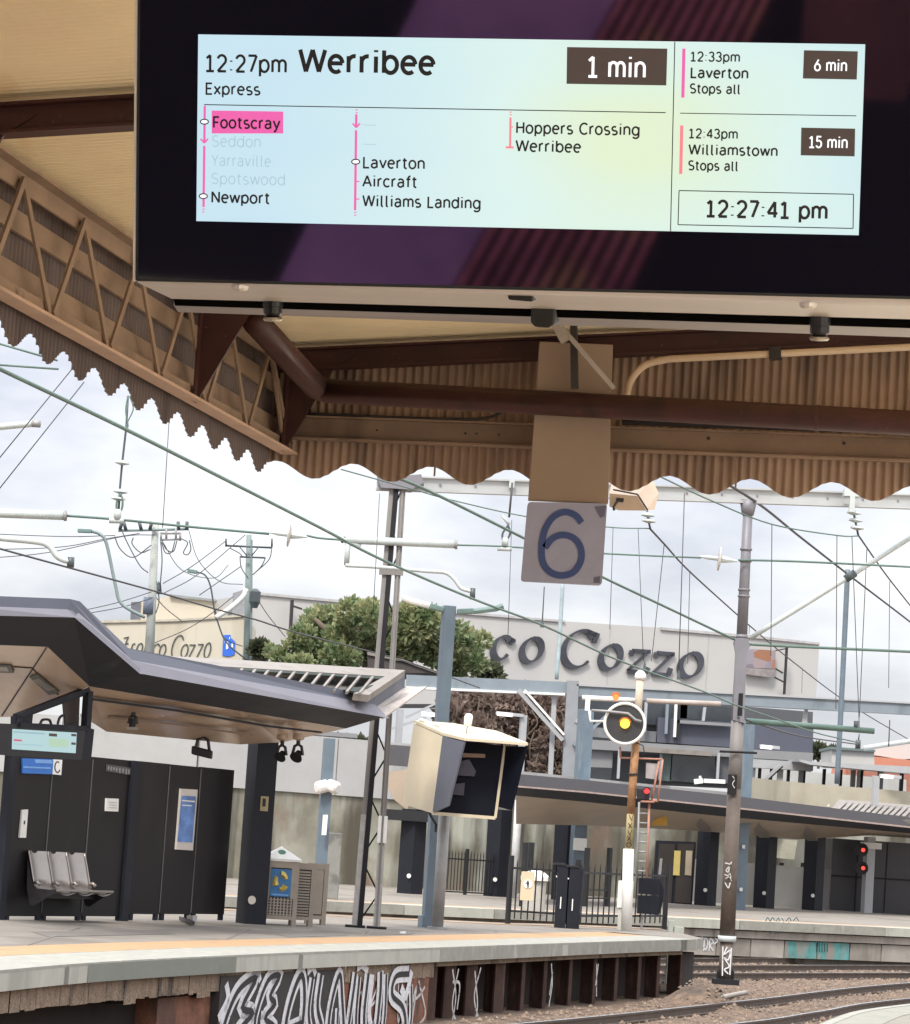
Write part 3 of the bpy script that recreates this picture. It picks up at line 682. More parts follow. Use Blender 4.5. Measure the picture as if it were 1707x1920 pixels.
for a in [('12:27pm', 386, 133, 539, 30, 3.6), ('Werribee', 562, 134, 816, 41, 6.0), ('Express', 386, 176, 489, 20, 2.6),
          ('Footscray', 400, 239, 526, 20, 2.7), ('Newport', 397, 379, 507, 20, 2.7),
          ('Laverton', 681, 314, 798, 20, 2.6), ('Aircraft', 681, 349, 783, 20, 2.6), ('Williams Landing', 681, 386, 902, 20, 2.6),
          ('Hoppers Crossing', 968, 249, 1200, 20, 2.6), ('Werribee', 968, 283, 1090, 20, 2.6),
          ('12:33pm', 1295, 114, 1388, 16.5, 2.2), ('Laverton', 1295, 145, 1404, 18, 2.6), ('Stops all', 1294, 174, 1389, 16.5, 2.3),
          ('12:43pm', 1292, 258, 1384, 16.5, 2.2), ('Williamstown', 1292, 289, 1459, 18, 2.5), ('Stops all', 1291, 318, 1385, 16.5, 2.3),
          ('12:27:41 pm', 1324, 405, 1552, 29, 4.0)]: part(lambda mb: stext(mb, *a), 'lettering', m_ink)
def sline(mb, a, b, wpx, F=F1):
    L, R = ribbon([DP(*a), DP(*b)], wpx * 1.21 / 1250); mb.strip([F(*p) for p in L], [F(*p) for p in R])
for a, b, wd in [((384, 196), (1249, 211), 1.8), ((1266, 78), (1258, 433), 1.8), ((1276, 212), (1606, 217), 1.6)]: part(lambda mb: sline(mb, a, b, wd), 'divider_line', m_ink)
def clockbox(mb):
    for a, b in [((1274, 357), (1601, 364)), ((1272, 421), (1600, 428)), ((1274, 357), (1272, 421)), ((1601, 364), (1600, 428))]: sline(mb, a, b, 1.8)
part(clockbox, 'clock_border', m_ink)
dots = [(384.5, 228), (382.5, 367.5), (668, 303)]
def sell(mb, px, py):
    pts = [DP(px + 7.5 * math.cos(t), py + 4.5 * math.sin(t)) for t in np.linspace(0, 2 * math.pi, 15)]
    L, R = ribbon(pts, 2.2 * 1.21 / 1250); mb.strip([F1(*p) for p in L], [F1(*p) for p in R])
for a in [('Seddon', 398, 274, 491, 20, 1.3), ('Yarraville', 398, 310, 509, 20, 1.3), ('Spotswood', 397, 344, 536, 20, 1.3)]: part(lambda mb: stext(mb, *a), 'faded_lettering', m_pale)
for y in (234, 270): part(lambda mb: sline(mb, (682, y), (706, y + 1), 1.0), 'faded_dash', m_pale)
part(lambda mb: mb.quad(*[F0(*DP(*p)) for p in [(398, 250), (532, 250), (532, 209), (398, 207)]]), 'station_highlight', m_pink)
def vl(mb, x, ya, yb, wd=4.5): sline(mb, (x, ya), (x - (yb - ya) * .012, yb), wd, F0)
def arrow(mb, x, y):
    for s in (-1, 1): sline(mb, (x + 7 * s, y - 8), (x, y), 3, F0)
def route1(mb):
    vl(mb, 385, 198, 266); arrow(mb, 384, 268); vl(mb, 384, 273, 388); sline(mb, (382.5, 391), (382.5, 393), 4, F0); sline(mb, (382.3, 396), (382.3, 398), 4, F0)
def route2(mb):
    vl(mb, 669, 214, 236); arrow(mb, 669, 239); vl(mb, 668.5, 244, 394); sline(mb, (669.5, 205), (669.5, 207), 4, F0); sline(mb, (669.5, 210), (669.5, 212), 4, F0); sline(mb, (667, 397), (667, 399), 4, F0); sline(mb, (667, 402), (667, 404), 4, F0)
    for y in (340, 373): sline(mb, (667, y), (675, y), 2.2, F0)
def route3(mb):
    vl(mb, 958, 220, 276, 4); sline(mb, (949, 276), (964, 276.2), 3.6, F0); sline(mb, (958, 238), (963, 238), 2.2, F0); sline(mb, (958.3, 209), (958.3, 211), 4, F0); sline(mb, (958.3, 214), (958.3, 216), 4, F0)
part(route1, 'route_marking', m_pink); part(route2, 'route_marking', m_pink); part(route3, 'route_marking', m_coral)
part(lambda mb: mb.quad(*[F0(*DP(*p)) for p in [(1278, 183), (1284, 183), (1286, 91), (1280, 91)]]), 'route_bar', m_pink)
part(lambda mb: mb.quad(*[F0(*DP(*p)) for p in [(1274, 326), (1280, 326), (1282, 235), (1276, 235)]]), 'route_bar', m_coral)
for q, s in (([(1063, 157), (1250, 160), (1252, 91), (1064, 88)], ('1 min', 1102, 143, 1212, 36, 3.9)), ([(1506, 147), (1607, 149), (1609, 96), (1508, 94)], ('6 min', 1527, 132, 1589, 20, 2.2)), ([(1502, 291), (1603, 293), (1604, 241), (1503, 239)], ('15 min', 1517, 276, 1590, 20, 2.2))):
    part(lambda mb: mb.quad(*[F0(*DP(*p)) for p in q]), 'minutes_box', m_brown); part(lambda mb: stext(mb, *s), 'minutes_lettering', m_white)
for x, y in dots:
    part(lambda mb: mb.add([D(*DP(x + 6.5 * math.cos(t), y + 3.6 * math.sin(t)), -.0050) for t in np.linspace(0, 2 * math.pi, 13)[:-1]], [tuple(range(12))]), 'stop_marker', m_white)
    part(lambda mb: sell(mb, x, y), 'stop_ring', m_ink)
# tray, gap, rail and fittings under the board
def UP(px, py, back): # point below the case whose local depth is `back`
    d = ray(px, py); n = DM[:, 1]; t = (np.dot(D0 - EYE, n) + back) / np.dot(d, n); return EYE + d * t
tl, tr_ = UP(258, 529.5, .02), UP(1760, 575, .02); bl, br_ = UP(322, 560, .40), UP(1760, 600, .40)
MB().prism([tl, tr_, br_, bl], DM @ npa((0, 0, .02))).build('underside_tray', m_alu, dd)
MB().prism([UP(326, 561, .41), UP(1760, 603, .41), UP(1760, 617, .46), UP(328, 573, .46)], DM @ npa((0, 0, .02))).build('shadow_gap', M('unlit_gap', (.004, .004, .004), 1.0, spec=0.0), dd)  # solid black strip; the shade of the gap is put into its colour
MB().prism([UP(326, 572, .47), UP(1760, 614, .47), UP(1760, 634, .58), UP(334, 585, .58)], DM @ npa((0, 0, .03))).build('rear_rail', M('grey_rail', (.34, .31, .31), .4, .5, var=.1), dd)
for x, y, b in ((512, 566, .44), (1538, 602, .44)):
    c = UP(x, y, b - .03); ax = -DM[:, 2]
    fx = MB().lathe(c + ax * -.012, [(0, .022), (.020, .022), (.021, .019), (.034, .019), (.042, .013), (.044, .0)], ax, 18).build('sensor_dome', M('gloss_black', (.006, .006, .007), .2, spec=.4), dd, smooth=False)
    MB().lathe(c + ax * .030, [(0, .017), (.004, .0195), (.008, .0165), (.0085, .012)], ax, 18).build('lens_ring', M('lens_ring_metal', (.6, .56, .5), .3, .8), fx)
for x, y in ((450, 537), (1516, 570)):
    c = UP(x, y, .03); ax = -DM[:, 2]; MB().lathe(c, [(-.004, .016), (.003, .016), (.0075, .012)], ax, 12).build('latch_bolt', m_alu, dd)
MB().prism([UP(952, 545, .05), UP(1000, 548, .05), UP(1000, 566, .06), UP(953, 562, .06)], DM @ npa((0, .1, 0))).build('mount_clamp', m_case, dd, bevel=.004)
MB().prism([UP(996, 566, .38), UP(1043, 566, .38), UP(1041, 607, .40), UP(1030, 615, .40), UP(1003, 613, .40), UP(995, 604, .40)], DM @ npa((0, .14, 0))).build('mount_clamp', m_case, dd, bevel=.005)
# hanger tubes up to the roof
for x in (-.42, .45):
    p = D(x, z1, .2); MB().tube([p, (p[0], p[1], 5.4)], .03, 10).build('hanger_tube', m_darksteel, dd, smooth=True)
# ================================================================== unseen shapes added behind the viewer to tint and darken the bezel's reflection
kw = MB().box((-6.4, -4.5, 0), (2.5, -4.2, 2.6)).build('reflection_backdrop', M('dark_blue_backdrop', (.012, .011, .022), .7, var=.3, scale=1), label='dark backdrop added behind the viewer to darken the black display glass', cat='wall')
kk = empty('reflection_prop', (-1.4, -3.7, 0), 'purple and pink shapes added unseen to colour the display glass reflection', 'reflection_prop')
MB().prism([(-2.9, -3.5, 0), (-2.05, -3.5, 0), (-1.0, -3.5, 2.0), (-1.95, -3.5, 2.0)], (0, -.3, 0)).build('purple_panel', M('purple_prop_paint', (.62, .30, .95), .6, var=.3, scale=2), kk)
sl_ = MB()
for i in range(11):
    t0, t1 = i / 11, (i + .52) / 11
    sl_.prism([(-2.03 + .92 * t0, -3.5, .0), (-2.03 + .92 * t1, -3.5, .0), (-.98 + .70 * t1, -3.5, 2.0), (-.98 + .70 * t0, -3.5, 2.0)], (0, -.05, 0))
sl_.build('slats', M('pink_prop_slats', (.85, .18, .32), .5, var=.6, scale=3, stain=[((.80, .42, .22), 1.6, .54, (1, 1, 1))]), kk)
MB().prism([(-.25, -3.6, 1.3), (.25, -3.6, 1.3), (.35, -3.6, 2.0), (-.25, -3.6, 2.0)], (0, -.2, 0)).build('brown_board', M('plum_board', (.20, .07, .10), .6, var=.4), kk)
# ================================================================== planes measured from picture rays
class Plane:
    def __init__(s, p, n): s.p = npa(p); s.n = npa(n) / np.linalg.norm(n)
    @classmethod
    def thru(c, a, b, d): a, b, d = map(npa, (a, b, d)); n = np.cross(b - a, d - a); n = n if np.dot(n, a - EYE) > 0 else -n; return c(a, n)
    @classmethod
    def wall(c, a, b): a, b = npa(a), npa(b); d = b - a; n = npa((-d[1], d[0], 0)); n = n if np.dot(n, a - EYE) > 0 else -n; return c(a, n)
    def pt(s, px, py, off=0.0):      # off > 0 comes toward the viewer
        d = ray(px, py); return EYE + d * (np.dot(s.p - s.n * off - EYE, s.n) / np.dot(d, s.n))
    def poly(s, pts, th, off=0.0): return MB().prism([s.pt(x, y, off) for x, y in pts], s.n * th)
    def rect(s, mb, x0, x1, yt, yb, th, off=0.0, z0=None):   # upright rectangle from its foot (x0..x1 at yb) and top yt (at x0)
        a = s.pt(x0, yb, off); b = s.pt(x1, yb + (x1 - x0) * TANR, off); t = s.pt(x0 + (yb - yt) * TANR, yt, off)[2]
        zb = a[2] if z0 is None else z0
        mb.prism([(a[0], a[1], zb), (b[0], b[1], zb), (b[0], b[1], t), (a[0], a[1], t)], s.n * th); return mb
def sqpost(mb, b, zt, wx, wy, ang=0.0, z0=None):
    c, s = math.cos(ang), math.sin(ang); zb = b[2] if z0 is None else z0
    return mb.obox((b[0], b[1], (zb + zt) / 2), (c * wx / 2, s * wx / 2, 0), (-s * wy / 2, c * wy / 2, 0), (0, 0, (zt - zb) / 2))

m_navy = M('navy_steel_paint', (.016, .0175, .024), .5, spec=.2, var=.15, scale=2, stain=[((.026, .028, .038), 2, .6, (1, 1, .3))])
m_fascia = M('grey_purple_fascia', (.068, .074, .100), .5, var=.08, scale=2, stain=[((.07, .07, .092), 1.5, .58, (1, 1, .5))])
m_fascia2 = M('pale_fascia_lip', (.15, .145, .17), .5, var=.08, scale=2)
m_panel = M('charcoal_panel', (.0125, .011, .0115), .45, spec=.25, var=.15, scale=1.5, stain=[((.018, .016, .0155), 1.2, .55, (1, 1, .4))])
m_soffit = M('cream_soffit', (.50, .375, .28), .22, var=.10, scale=.8, stain=[((.36, .26, .19), .6, .55, (1, .5, 1))], spec=.7)
m_rooftop = M('pale_roof_metal', (.225, .20, .175), .5, var=.10, scale=2, stain=[((.17, .15, .13), 2, .56, (1, 1, 1))])
m_white = M('white_paint', (.78, .77, .73), .5, var=.06, scale=5)
m_grey = M('grey_galvanised_pole', (.28, .275, .27), .5, .2, var=.15, scale=3)
m_bluegrey = M('blue_grey_post', (.125, .165, .20), .5, var=.14, scale=2, stain=[((.20, .24, .27), 3, .60, (1, 1, .2)), ((.09, .13, .16), 2, .6, (1, 1, .2))])
m_black = M('black_iron_paint', (.009, .009, .011), .55, var=.2, scale=6)
m_stainless = M('brushed_stainless', (.33, .30, .275), .34, .9, var=.1, scale=4)
m_lampglass = emat('lit_lamp_glass', (1, .98, .92), 1.0)
m_signblue = M('sign_blue', (.03, .15, .50), .4, var=.10, scale=3)

def ats(px, py, Y): return at(px, py, Y * .90)      # the roof stands in front of the lattice mast
# ---------------------------------------------------------------- shelter roof
sh = empty('platform_shelter', gz(240, 1725), 'dark folded roof shelter with charcoal wall screens on the opposite platform', 'shelter')
T = [ats(-70, 1115, 44.3), ats(131, 1123, 46.4), ats(224, 1212, 48.2), ats(692, 1303, 57.0)]
Ml = [ats(-70, 1135, 44.25), ats(127, 1143, 46.3), ats(231, 1235, 48.1), ats(692, 1319, 56.95)]
Lp = [ats(-70, 1153, 44.2), ats(140, 1158, 46.3), ats(262, 1263, 48.4), ats(719, 1345, 57.0)]
Dk = [ats(-70, 1207, 45.0), ats(89, 1213, 46.6), ats(168, 1287, 48.4), ats(649, 1366, 57.6)]
def dense(L, n=1): return L
MB().strip(T, Ml, (0.1, .35, 0)).build('fascia', m_fascia, sh)
MB().strip([p + npa((0, -.03, 0)) for p in Ml], [p + npa((0, -.03, 0)) for p in Lp], (.1, .35, 0)).build('fascia_lip', m_fascia2, sh)
MB().strip(Lp, Dk).build('fascia_underside', m_navy, sh)
So = [ats(168, 1352, 52.2), ats(200, 1372, 52.8), ats(450, 1396, 57.2), ats(530, 1392, 58.4), ats(640, 1368, 59.2)]
sa = [Dk[2], lerp(Dk[2], Dk[3], .08), lerp(Dk[2], Dk[3], .55), lerp(Dk[2], Dk[3], .75), Dk[3]]
sof = MB().strip(sa, So).build('soffit', m_soffit, sh)
PS = Plane.thru(sa[1], sa[3], So[2])
jl = [[(172, 1311), (330, 1332), (505, 1362), (600, 1373)], [(205, 1345), (330, 1358), (470, 1378)]]
for k_, q_ in enumerate(jl):
    for a_, b_ in zip(q_, q_[1:]): MB().bar(PS.pt(*a_, .05), PS.pt(*b_, .05), .09 if k_ == 0 else .05, .03).build('soffit_joint', m_navy if k_ == 0 else M('tan_joint', (.2, .14, .1), .5), sh)
PF0 = Plane.thru(ats(89, 1213, 46.6), ats(168, 1287, 48.4), ats(30, 1344, 51.6))
fa = [PF0.pt(-70, 1207), ats(89, 1213, 46.6), ats(168, 1287, 48.4), PF0.pt(30, 1344), PF0.pt(-70, 1347)]
PF = Plane.thru(fa[1], fa[2], fa[3])
MB().add(fa + [f + npa((0, 0, .12)) for f in fa], [(0, 1, 2, 3, 4), (9, 8, 7, 6, 5)] + [(i, (i + 1) % 5, 5 + (i + 1) % 5, 5 + i) for i in range(5)]).build('raised_soffit', m_soffit, sh)
MB().prism([PF.pt(x, y, .012) for x, y in [(86, 1215), (88.5, 1215), (5, 1343), (2, 1343)]], PF.n * .01).build('soffit_joint', m_navy, sh)
MB().prism([PF.pt(x, y, .012) for x, y in [(25, 1250.4), (60, 1253), (110, 1303), (108, 1304), (59, 1254), (25, 1251.6)]], PF.n * .01).build('soffit_joint', m_navy, sh)
for q in ([(-40, 1247), (20, 1249), (26, 1262), (-40, 1261)], [(55, 1270), (70, 1265), (111, 1299), (92, 1304)]):
    lf = PF.poly(q, .02, .03).build('strip_light', M('light_frame', (.1, .1, .09), .5), sh)
    cx_, cy_ = np.mean([p[0] for p in q]), np.mean([p[1] for p in q])
    PF.poly([(cx_ + (x - cx_) * .75, cy_ + (y - cy_) * .6) for x, y in q], .02, .036).build('diffuser', M('light_diffuser', (.24, .22, .18), .3), lf)
# end fascia and roof tray with standing ribs
Rb = ats(760, 1257, 61.0); Rl = ats(450, 1238, 58.0)
MB().prism([T[3], ats(692, 1334, 57.0), ats(759, 1289, 61.0), Rb], (-.25, 0, 0)).build('end_fascia', m_fascia, sh)
MB().prism([ats(692, 1334.5, 57.0), ats(719, 1345.5, 57.0), ats(801, 1287, 61.2), ats(759, 1289, 61.0)], (0, 0, -.03)).build('eave_plate', M('pale_eave', (.42, .37, .33), .5), sh)
PR = Plane.thru(T[3], Rb, Rl)
m_tray = M('roof_tray_panels', (.155, .145, .13), .5, var=.12, scale=2)
m_gapg = M('dark_green_gap', (.02, .03, .025), .8)
rp = [PR.pt(*p, -.05) for p in [(236, 1224), (690, 1303), (759, 1258), (450, 1240), (300, 1232)]]
MB().add(rp + [p - npa((0, 0, .12)) for p in rp], [(0, 1, 2, 3, 4), (9, 8, 7, 6, 5)] + [(k, (k + 1) % 5, 5 + (k + 1) % 5, 5 + k) for k in range(5)]).build('roof_tray', m_tray, sh)
PR.poly([(285, 1228), (450, 1237.5), (760, 1256.5), (722, 1268), (450, 1251.5), (300, 1242)], .12, .14).build('roof_rim', m_rooftop, sh)
PR.poly([(722, 1268), (760, 1256.5), (692, 1303), (663, 1300)], .12, .14).build('roof_rim', m_rooftop, sh)
PR.poly([(440, 1251), (722, 1268), (717, 1273), (434, 1255.5)], .03, .13).build('rim_gap_strip', m_gapg, sh)  # dark green strip laid along the rim
for i in range(11):
    x = 452 + i * 24.5; yt_ = 1252.5 + (x - 440) * .0603; yb_ = 1257 + (x - 224) * .0855; L_ = (yb_ - yt_)
    PR.poly([(x, yt_), (x + 5, yt_), (x + 5 - L_ * .85, yb_ + 1), (x - L_ * .85, yb_ + 1)], .05, .17).build('standing_rib', m_rooftop, sh)
PR.poly([(643, 1293), (700, 1284), (690, 1290), (668, 1297)], .03, .15).build('rim_gap_strip', m_gapg, sh)
# wall screens
B0, B1 = gz(4, 1725), gz(422, 1729); PW = Plane.wall(B0, B1)
wdir = (B1 - B0) / np.linalg.norm(B1 - B0)
for x0, x1, yt in ((9, 77, 1408), (78, 152, 1413), (153, 228, 1419), (241, 298, 1427), (299.5, 357, 1433), (358.5, 420, 1438)):
    p = PW.rect(MB(), x0, x1, yt, 1718 if x0 < 230 else 1714, .06, .0).build('wall_panel', m_panel, sh)
    for xx in (x0 + 2, x1 - 8):
        q = PW.rect(MB(), xx, xx + 6, 1708, 1726, .05, -.005).build('panel_foot', m_navy, sh)
for xs_ in (77.3, 152.5, 298.7, 357.8):
    PW.rect(MB(), xs_, xs_ + 1.2, 1424 + max(0, xs_ - 150) * .085, 1712, .01, .012).build('panel_joint', M('panel_joint_grey', (.10, .095, .10), .4), sh)
PW.rect(MB(), 228.5, 240.5, 1426, 1728, .12, .06).build('screen_post', m_navy, sh)
PW.rect(MB(), -2, 9, 1400, 1726, .14, .05).build('screen_post', m_navy, sh)
# roof column with its paper tag and round tag
b, zt = foot(456, 1732, 1398); an = rad(28)
colm = sqpost(MB(), (b[0] + .12, b[1] + .2, 0), zt + .5, .40, .42, an).build('roof_column', m_navy, sh)
cb0 = npa((b[0] + .12, b[1] + .2, 0)); cxv = npa((math.cos(an), math.sin(an), 0)); cyv = npa((-math.sin(an), math.cos(an), 0))
q = cb0 - cyv * .215
MB().obox(q + Z * 2.12 + cxv * .0, cxv * .075, cyv * .01, Z * .13).build('control_box', M('brass_box', (.34, .28, .15), .5), colm)
MB().obox(q + Z * 2.14 - cxv * .01, cxv * .03, cyv * .016, Z * .07).build('control_box_window', m_black, colm)
MB().disc(q + Z * .42 + cxv * -.11, -cyv, .075, .012, 20).build('round_tag', M('pale_tag', (.62, .55, .48), .6), colm)
# triangular display frame on the first post
PD = Plane.wall(gz(10, 1745), gz(190, 1749))
fd = empty('hanging_departure_screen', PD.pt(90, 1425), 'small departure screen in a black box under the opposite shelter roof', 'departure board')
def pbar(a, b, wpx, mat, par, name, pl=PD, th=.12, off=0.0):
    A, B = pl.pt(*a, off), pl.pt(*b, off); MB().bar(A, B, th, wpx * m_per_px(A[1]), up=np.cross(B - A, pl.n)).build(name, mat, par)
pbar((30, 1343), (168, 1290), 8, m_navy, fd, 'frame_bar'); pbar((33, 1343), (30, 1364), 8, m_navy, fd, 'frame_bar'); pbar((166, 1288), (161, 1364), 12, m_navy, fd, 'frame_bar'); pbar((28, 1359), (165, 1366), 9, m_navy, fd, 'frame_bar')
PD.poly([(29, 1344), (168, 1289), (166, 1302), (62, 1340), (60, 1360), (29, 1362)], .1, .02).build('frame_plate', m_navy, fd); PD.poly([(118, 1318), (150, 1306), (148, 1362), (122, 1362)], .02, -.15).build('cable_cover', M('dark_brown_cover', (.05, .035, .03), .5), fd)
for q_ in ([(75, 1358), (80, 1350), (92, 1350), (96, 1358)], [(108, 1358), (112, 1346), (120, 1342), (122, 1358)]): MB().tube(smoothline([PD.pt(*p, .02) for p in q_]), .02, 6).build('cable_loop', m_black, fd)
PD.poly([(14, 1357), (161, 1364), (153, 1425), (13, 1416)], .35, .05).build('case', m_case, fd)
PD.poly([(160, 1362), (177, 1368), (171, 1424), (152, 1425)], .30, .02).build('case_side', m_navy, fd)
m_s2 = emat('small_screen_glow', (.50, .72, .74), .40); ss = PD.poly([(24, 1367), (144, 1374), (142, 1412.5), (23, 1405)], .01, .06).build('screen', m_s2, fd)
for q, mm in (([(26, 1386), (41, 1387), (41, 1390.5), (26, 1389.5)], emat('small_screen_red', (.7, .12, .2), .4)), ([(92, 1375), (107, 1376), (107, 1381.5), (92, 1380.5)], m_brown), ([(134, 1376), (143, 1376.6), (143, 1381), (134, 1380.5)], m_brown), ([(134, 1392), (142, 1392.6), (142, 1397), (134, 1396.4)], m_brown), ([(26, 1371), (84, 1374.5), (84, 1377.5), (26, 1374)], emat('small_screen_blue', (.34, .52, .62), .4)), ([(26, 1394), (80, 1397), (80, 1399), (26, 1396)], emat('small_screen_blue2', (.40, .62, .70), .4)), ([(92, 1384), (128, 1386), (128, 1402), (92, 1400)], emat('small_screen_green', (.50, .70, .52), .4))):
    PD.poly(q, .002, .064).build('screen_block', mm, ss)
# blue station sign with platform letter, notices, poster
def flat(name, pl, q, mat, label, cat, th=.03, off=.03, parent=None):
    if parent is not None: return pl.poly(q, th, off).build(name, mat, parent)
    e = empty(name, pl.pt(*q[0], off), label, cat); e['_'] = 0; del e['_']
    pl.poly(q, th, off).build('board', mat, e); return e
sg = flat('station_sign', PW, [(43, 1422), (100, 1424), (98, 1452), (42, 1450)], m_signblue, 'blue and white platform sign above the steel seat on the dark wall', 'sign')
PW.poly([(65, 1424), (98, 1425.5), (98, 1432), (67, 1431)], .004, .034).build('light_smudge', M('sign_pale_blue', (.16, .34, .66), .3), sg)
PW.poly([(44, 1437), (95, 1439), (95, 1442), (44, 1440)], .004, .034).build('name_line', M('sign_pale_blue', (.16, .34, .66), .3), sg)
PW.poly([(101, 1424), (117, 1425), (115, 1453.5), (99, 1452)], .03, .031).build('number_plate', m_white, sg)
L, R = ribbon([(108 + 5 * math.cos(t), 1438.5 + 10 * math.sin(t)) for t in np.linspace(rad(-55), rad(-330), 16)], 2.2)
MB().strip([PW.pt(*a, .0335) for a in L], [PW.pt(*a, .0335) for a in R]).build('letter', m_ink, sg)
fn = flat('help_notice', PW, [(42, 1519), (53, 1518), (49, 1571), (37, 1571)], m_white, 'tall narrow white notice on the dark shelter wall above the seat', 'notice')
PW.poly([(45, 1539), (47.5, 1539), (47, 1546), (44.5, 1546)], .003, .033).build('mark', m_ink, fn)
fn = flat('square_notice', PW, [(200, 1497), (223, 1498), (222, 1522), (199, 1521)], m_white, 'small square white notice fixed on the charcoal shelter wall', 'notice')
for y in (1504, 1509, 1514): PW.poly([(204, y), (219, y + .8), (219, y + 1.6), (204, y + .8)], .003, .033).build('text_line', m_grey, fn)
fn = flat('painted_text_reflection', PW, [(200, 1433), (247, 1440), (247, 1454), (199, 1446)], M('painted_reflection_grey', (.062, .06, .062), .3), 'painted-on grey reflection of faint pale letters high on the shelter wall', 'sign', th=.01, off=.014)  # strip and letters put a reflection in the wall into colour
for x, h_ in ((203, 6), (208, 7), (213, 6), (218, 7), (224, 9), (230, 8), (236, 10), (241, 9)): PW.poly([(x, 1437 + (x - 203) * .15), (x + 2.4, 1437.3 + (x - 203) * .15), (x + 2, 1437 + (x - 203) * .15 + h_), (x - .4, 1437 + (x - 203) * .15 + h_)], .003, .018).build('lettering', m_grey, fn)
ps = flat('poster_frame', PW, [(340, 1479), (371, 1481), (362, 1595), (331, 1593)], M('pale_poster', (.62, .57, .52), .4, var=.1), 'tall framed poster of blue shapes on the shelter wall', 'poster', th=.05, off=.04)
PW.poly([(341, 1492), (368, 1493.5), (361, 1580), (333, 1578.5)], .004, .045).build('picture', M('poster_blues', (.10, .20, .46), .35, var=.75, scale=2.2), ps)
for q in ([(342, 1500), (366, 1502), (365, 1504.5), (342, 1502.5)], [(342, 1509), (360, 1510), (360, 1512), (342, 1511)]): PW.poly(q, .003, .049).build('title_line', m_white, ps)

# three-seat steel bench fixed to the wall
PB = Plane.wall(PW.pt(40, 1690, .1), PW.pt(160, 1692, .1))
be = empty('steel_bench', PW.pt(110, 1722, .3), 'brushed steel bench of three curved seats fixed to the dark wall', 'bench')
nrm = -PW.n
sW = (PW.pt(152, 1600)[:2] - PW.pt(47, 1597)[:2]); sL = np.linalg.norm(sW) / 3
o0 = PW.pt(47, 1597)
prof = [(.06, .92), (.08, .84), (.13, .68), (.175, .52), (.21, .41), (.24, .36), (.28, .33), (.36, .315), (.46, .32), (.56, .34), (.62, .35), (.66, .34), (.675, .31)]
zb0 = o0[2] - .92 + .02
for k in range(3):
    n_ = 10; rows = []
    for j in range(n_ + 1):
        t = j / n_; dish = .07 * math.sin(math.pi * t)
        rows.append([npa((o0[0], o0[1], 0)) + npa((*(wdir[:2] * sL * (k + .02 + .96 * t)), 0)) + nrm * (d - dish * (1 if h > .38 else .2)) + Z * (h - (dish * .8 if .30 < h < .355 and d > .24 else 0) + zb0) for d, h in prof])
    mb = MB()
    for j in range(n_): mb.strip(rows[j], rows[j + 1])
    se = mb.build('seat_shell', m_stainless, be, smooth=True, recalc=False)
for k in range(4):
    base = npa((o0[0], o0[1], 0)) + npa((*(wdir[:2] * sL * k), 0))
    L = [base + nrm * d + Z * (h + zb0) for d, h in prof]
    mb = MB(); mb.tube([p + nrm * .01 for p in L[:6]], .016, 6); mb.build('seat_divider', m_stainless, be, smooth=True)
    mb = MB(); mb.tube([base + nrm * .22 + Z * (.42 + zb0), base + nrm * .27 + Z * (.44 + zb0), base + nrm * .33 + Z * (.40 + zb0)], .028, 8); mb.build('arm_stop', m_stainless, be, smooth=True)
pA = npa((o0[0], o0[1], 0)) + nrm * .66 + Z * (.33 + zb0)
MB().bar(pA, pA + npa((*(wdir[:2] * sL * 3.0), 0)), .05, .035).build('front_rail', m_stainless, be, bevel=.006)
MB().bar(pA - nrm * .36 - Z * .10, pA - nrm * .36 - Z * .10 + npa((*(wdir[:2] * sL * 3.0), 0)), .08, .08).build('support_beam', m_darksteel, be)
for k in (0, 3):
    p = npa((o0[0], o0[1], 0)) + npa((*(wdir[:2] * sL * (k + (.02 if k == 0 else -.02))), 0))
    MB().prism([p + nrm * d + Z * (h + zb0) for d, h in ((.05, .80), (.10, .66), (.16, .46), (.24, .34), (.62, .33), (.62, .29), (.36, .14), (.24, .06), (.16, .08), (.08, .34))], wdir * .015).build('end_plate', m_darksteel, be)
# dropped dark umbrella-like stick at the wall foot
ob = empty('folding_stick', gz(350, 1732), 'thin dark folding bar with pale grip lying at the wall foot', 'stick')
MB().bar(gz(338, 1726) + Z * .04, gz(362, 1737) + Z * .05, .05, .06).build('bar', m_darksteel, ob)
MB().bar(gz(354, 1731) + Z * .08, gz(365, 1733) + Z * .1, .08, .09).build('grip', m_grey, ob)

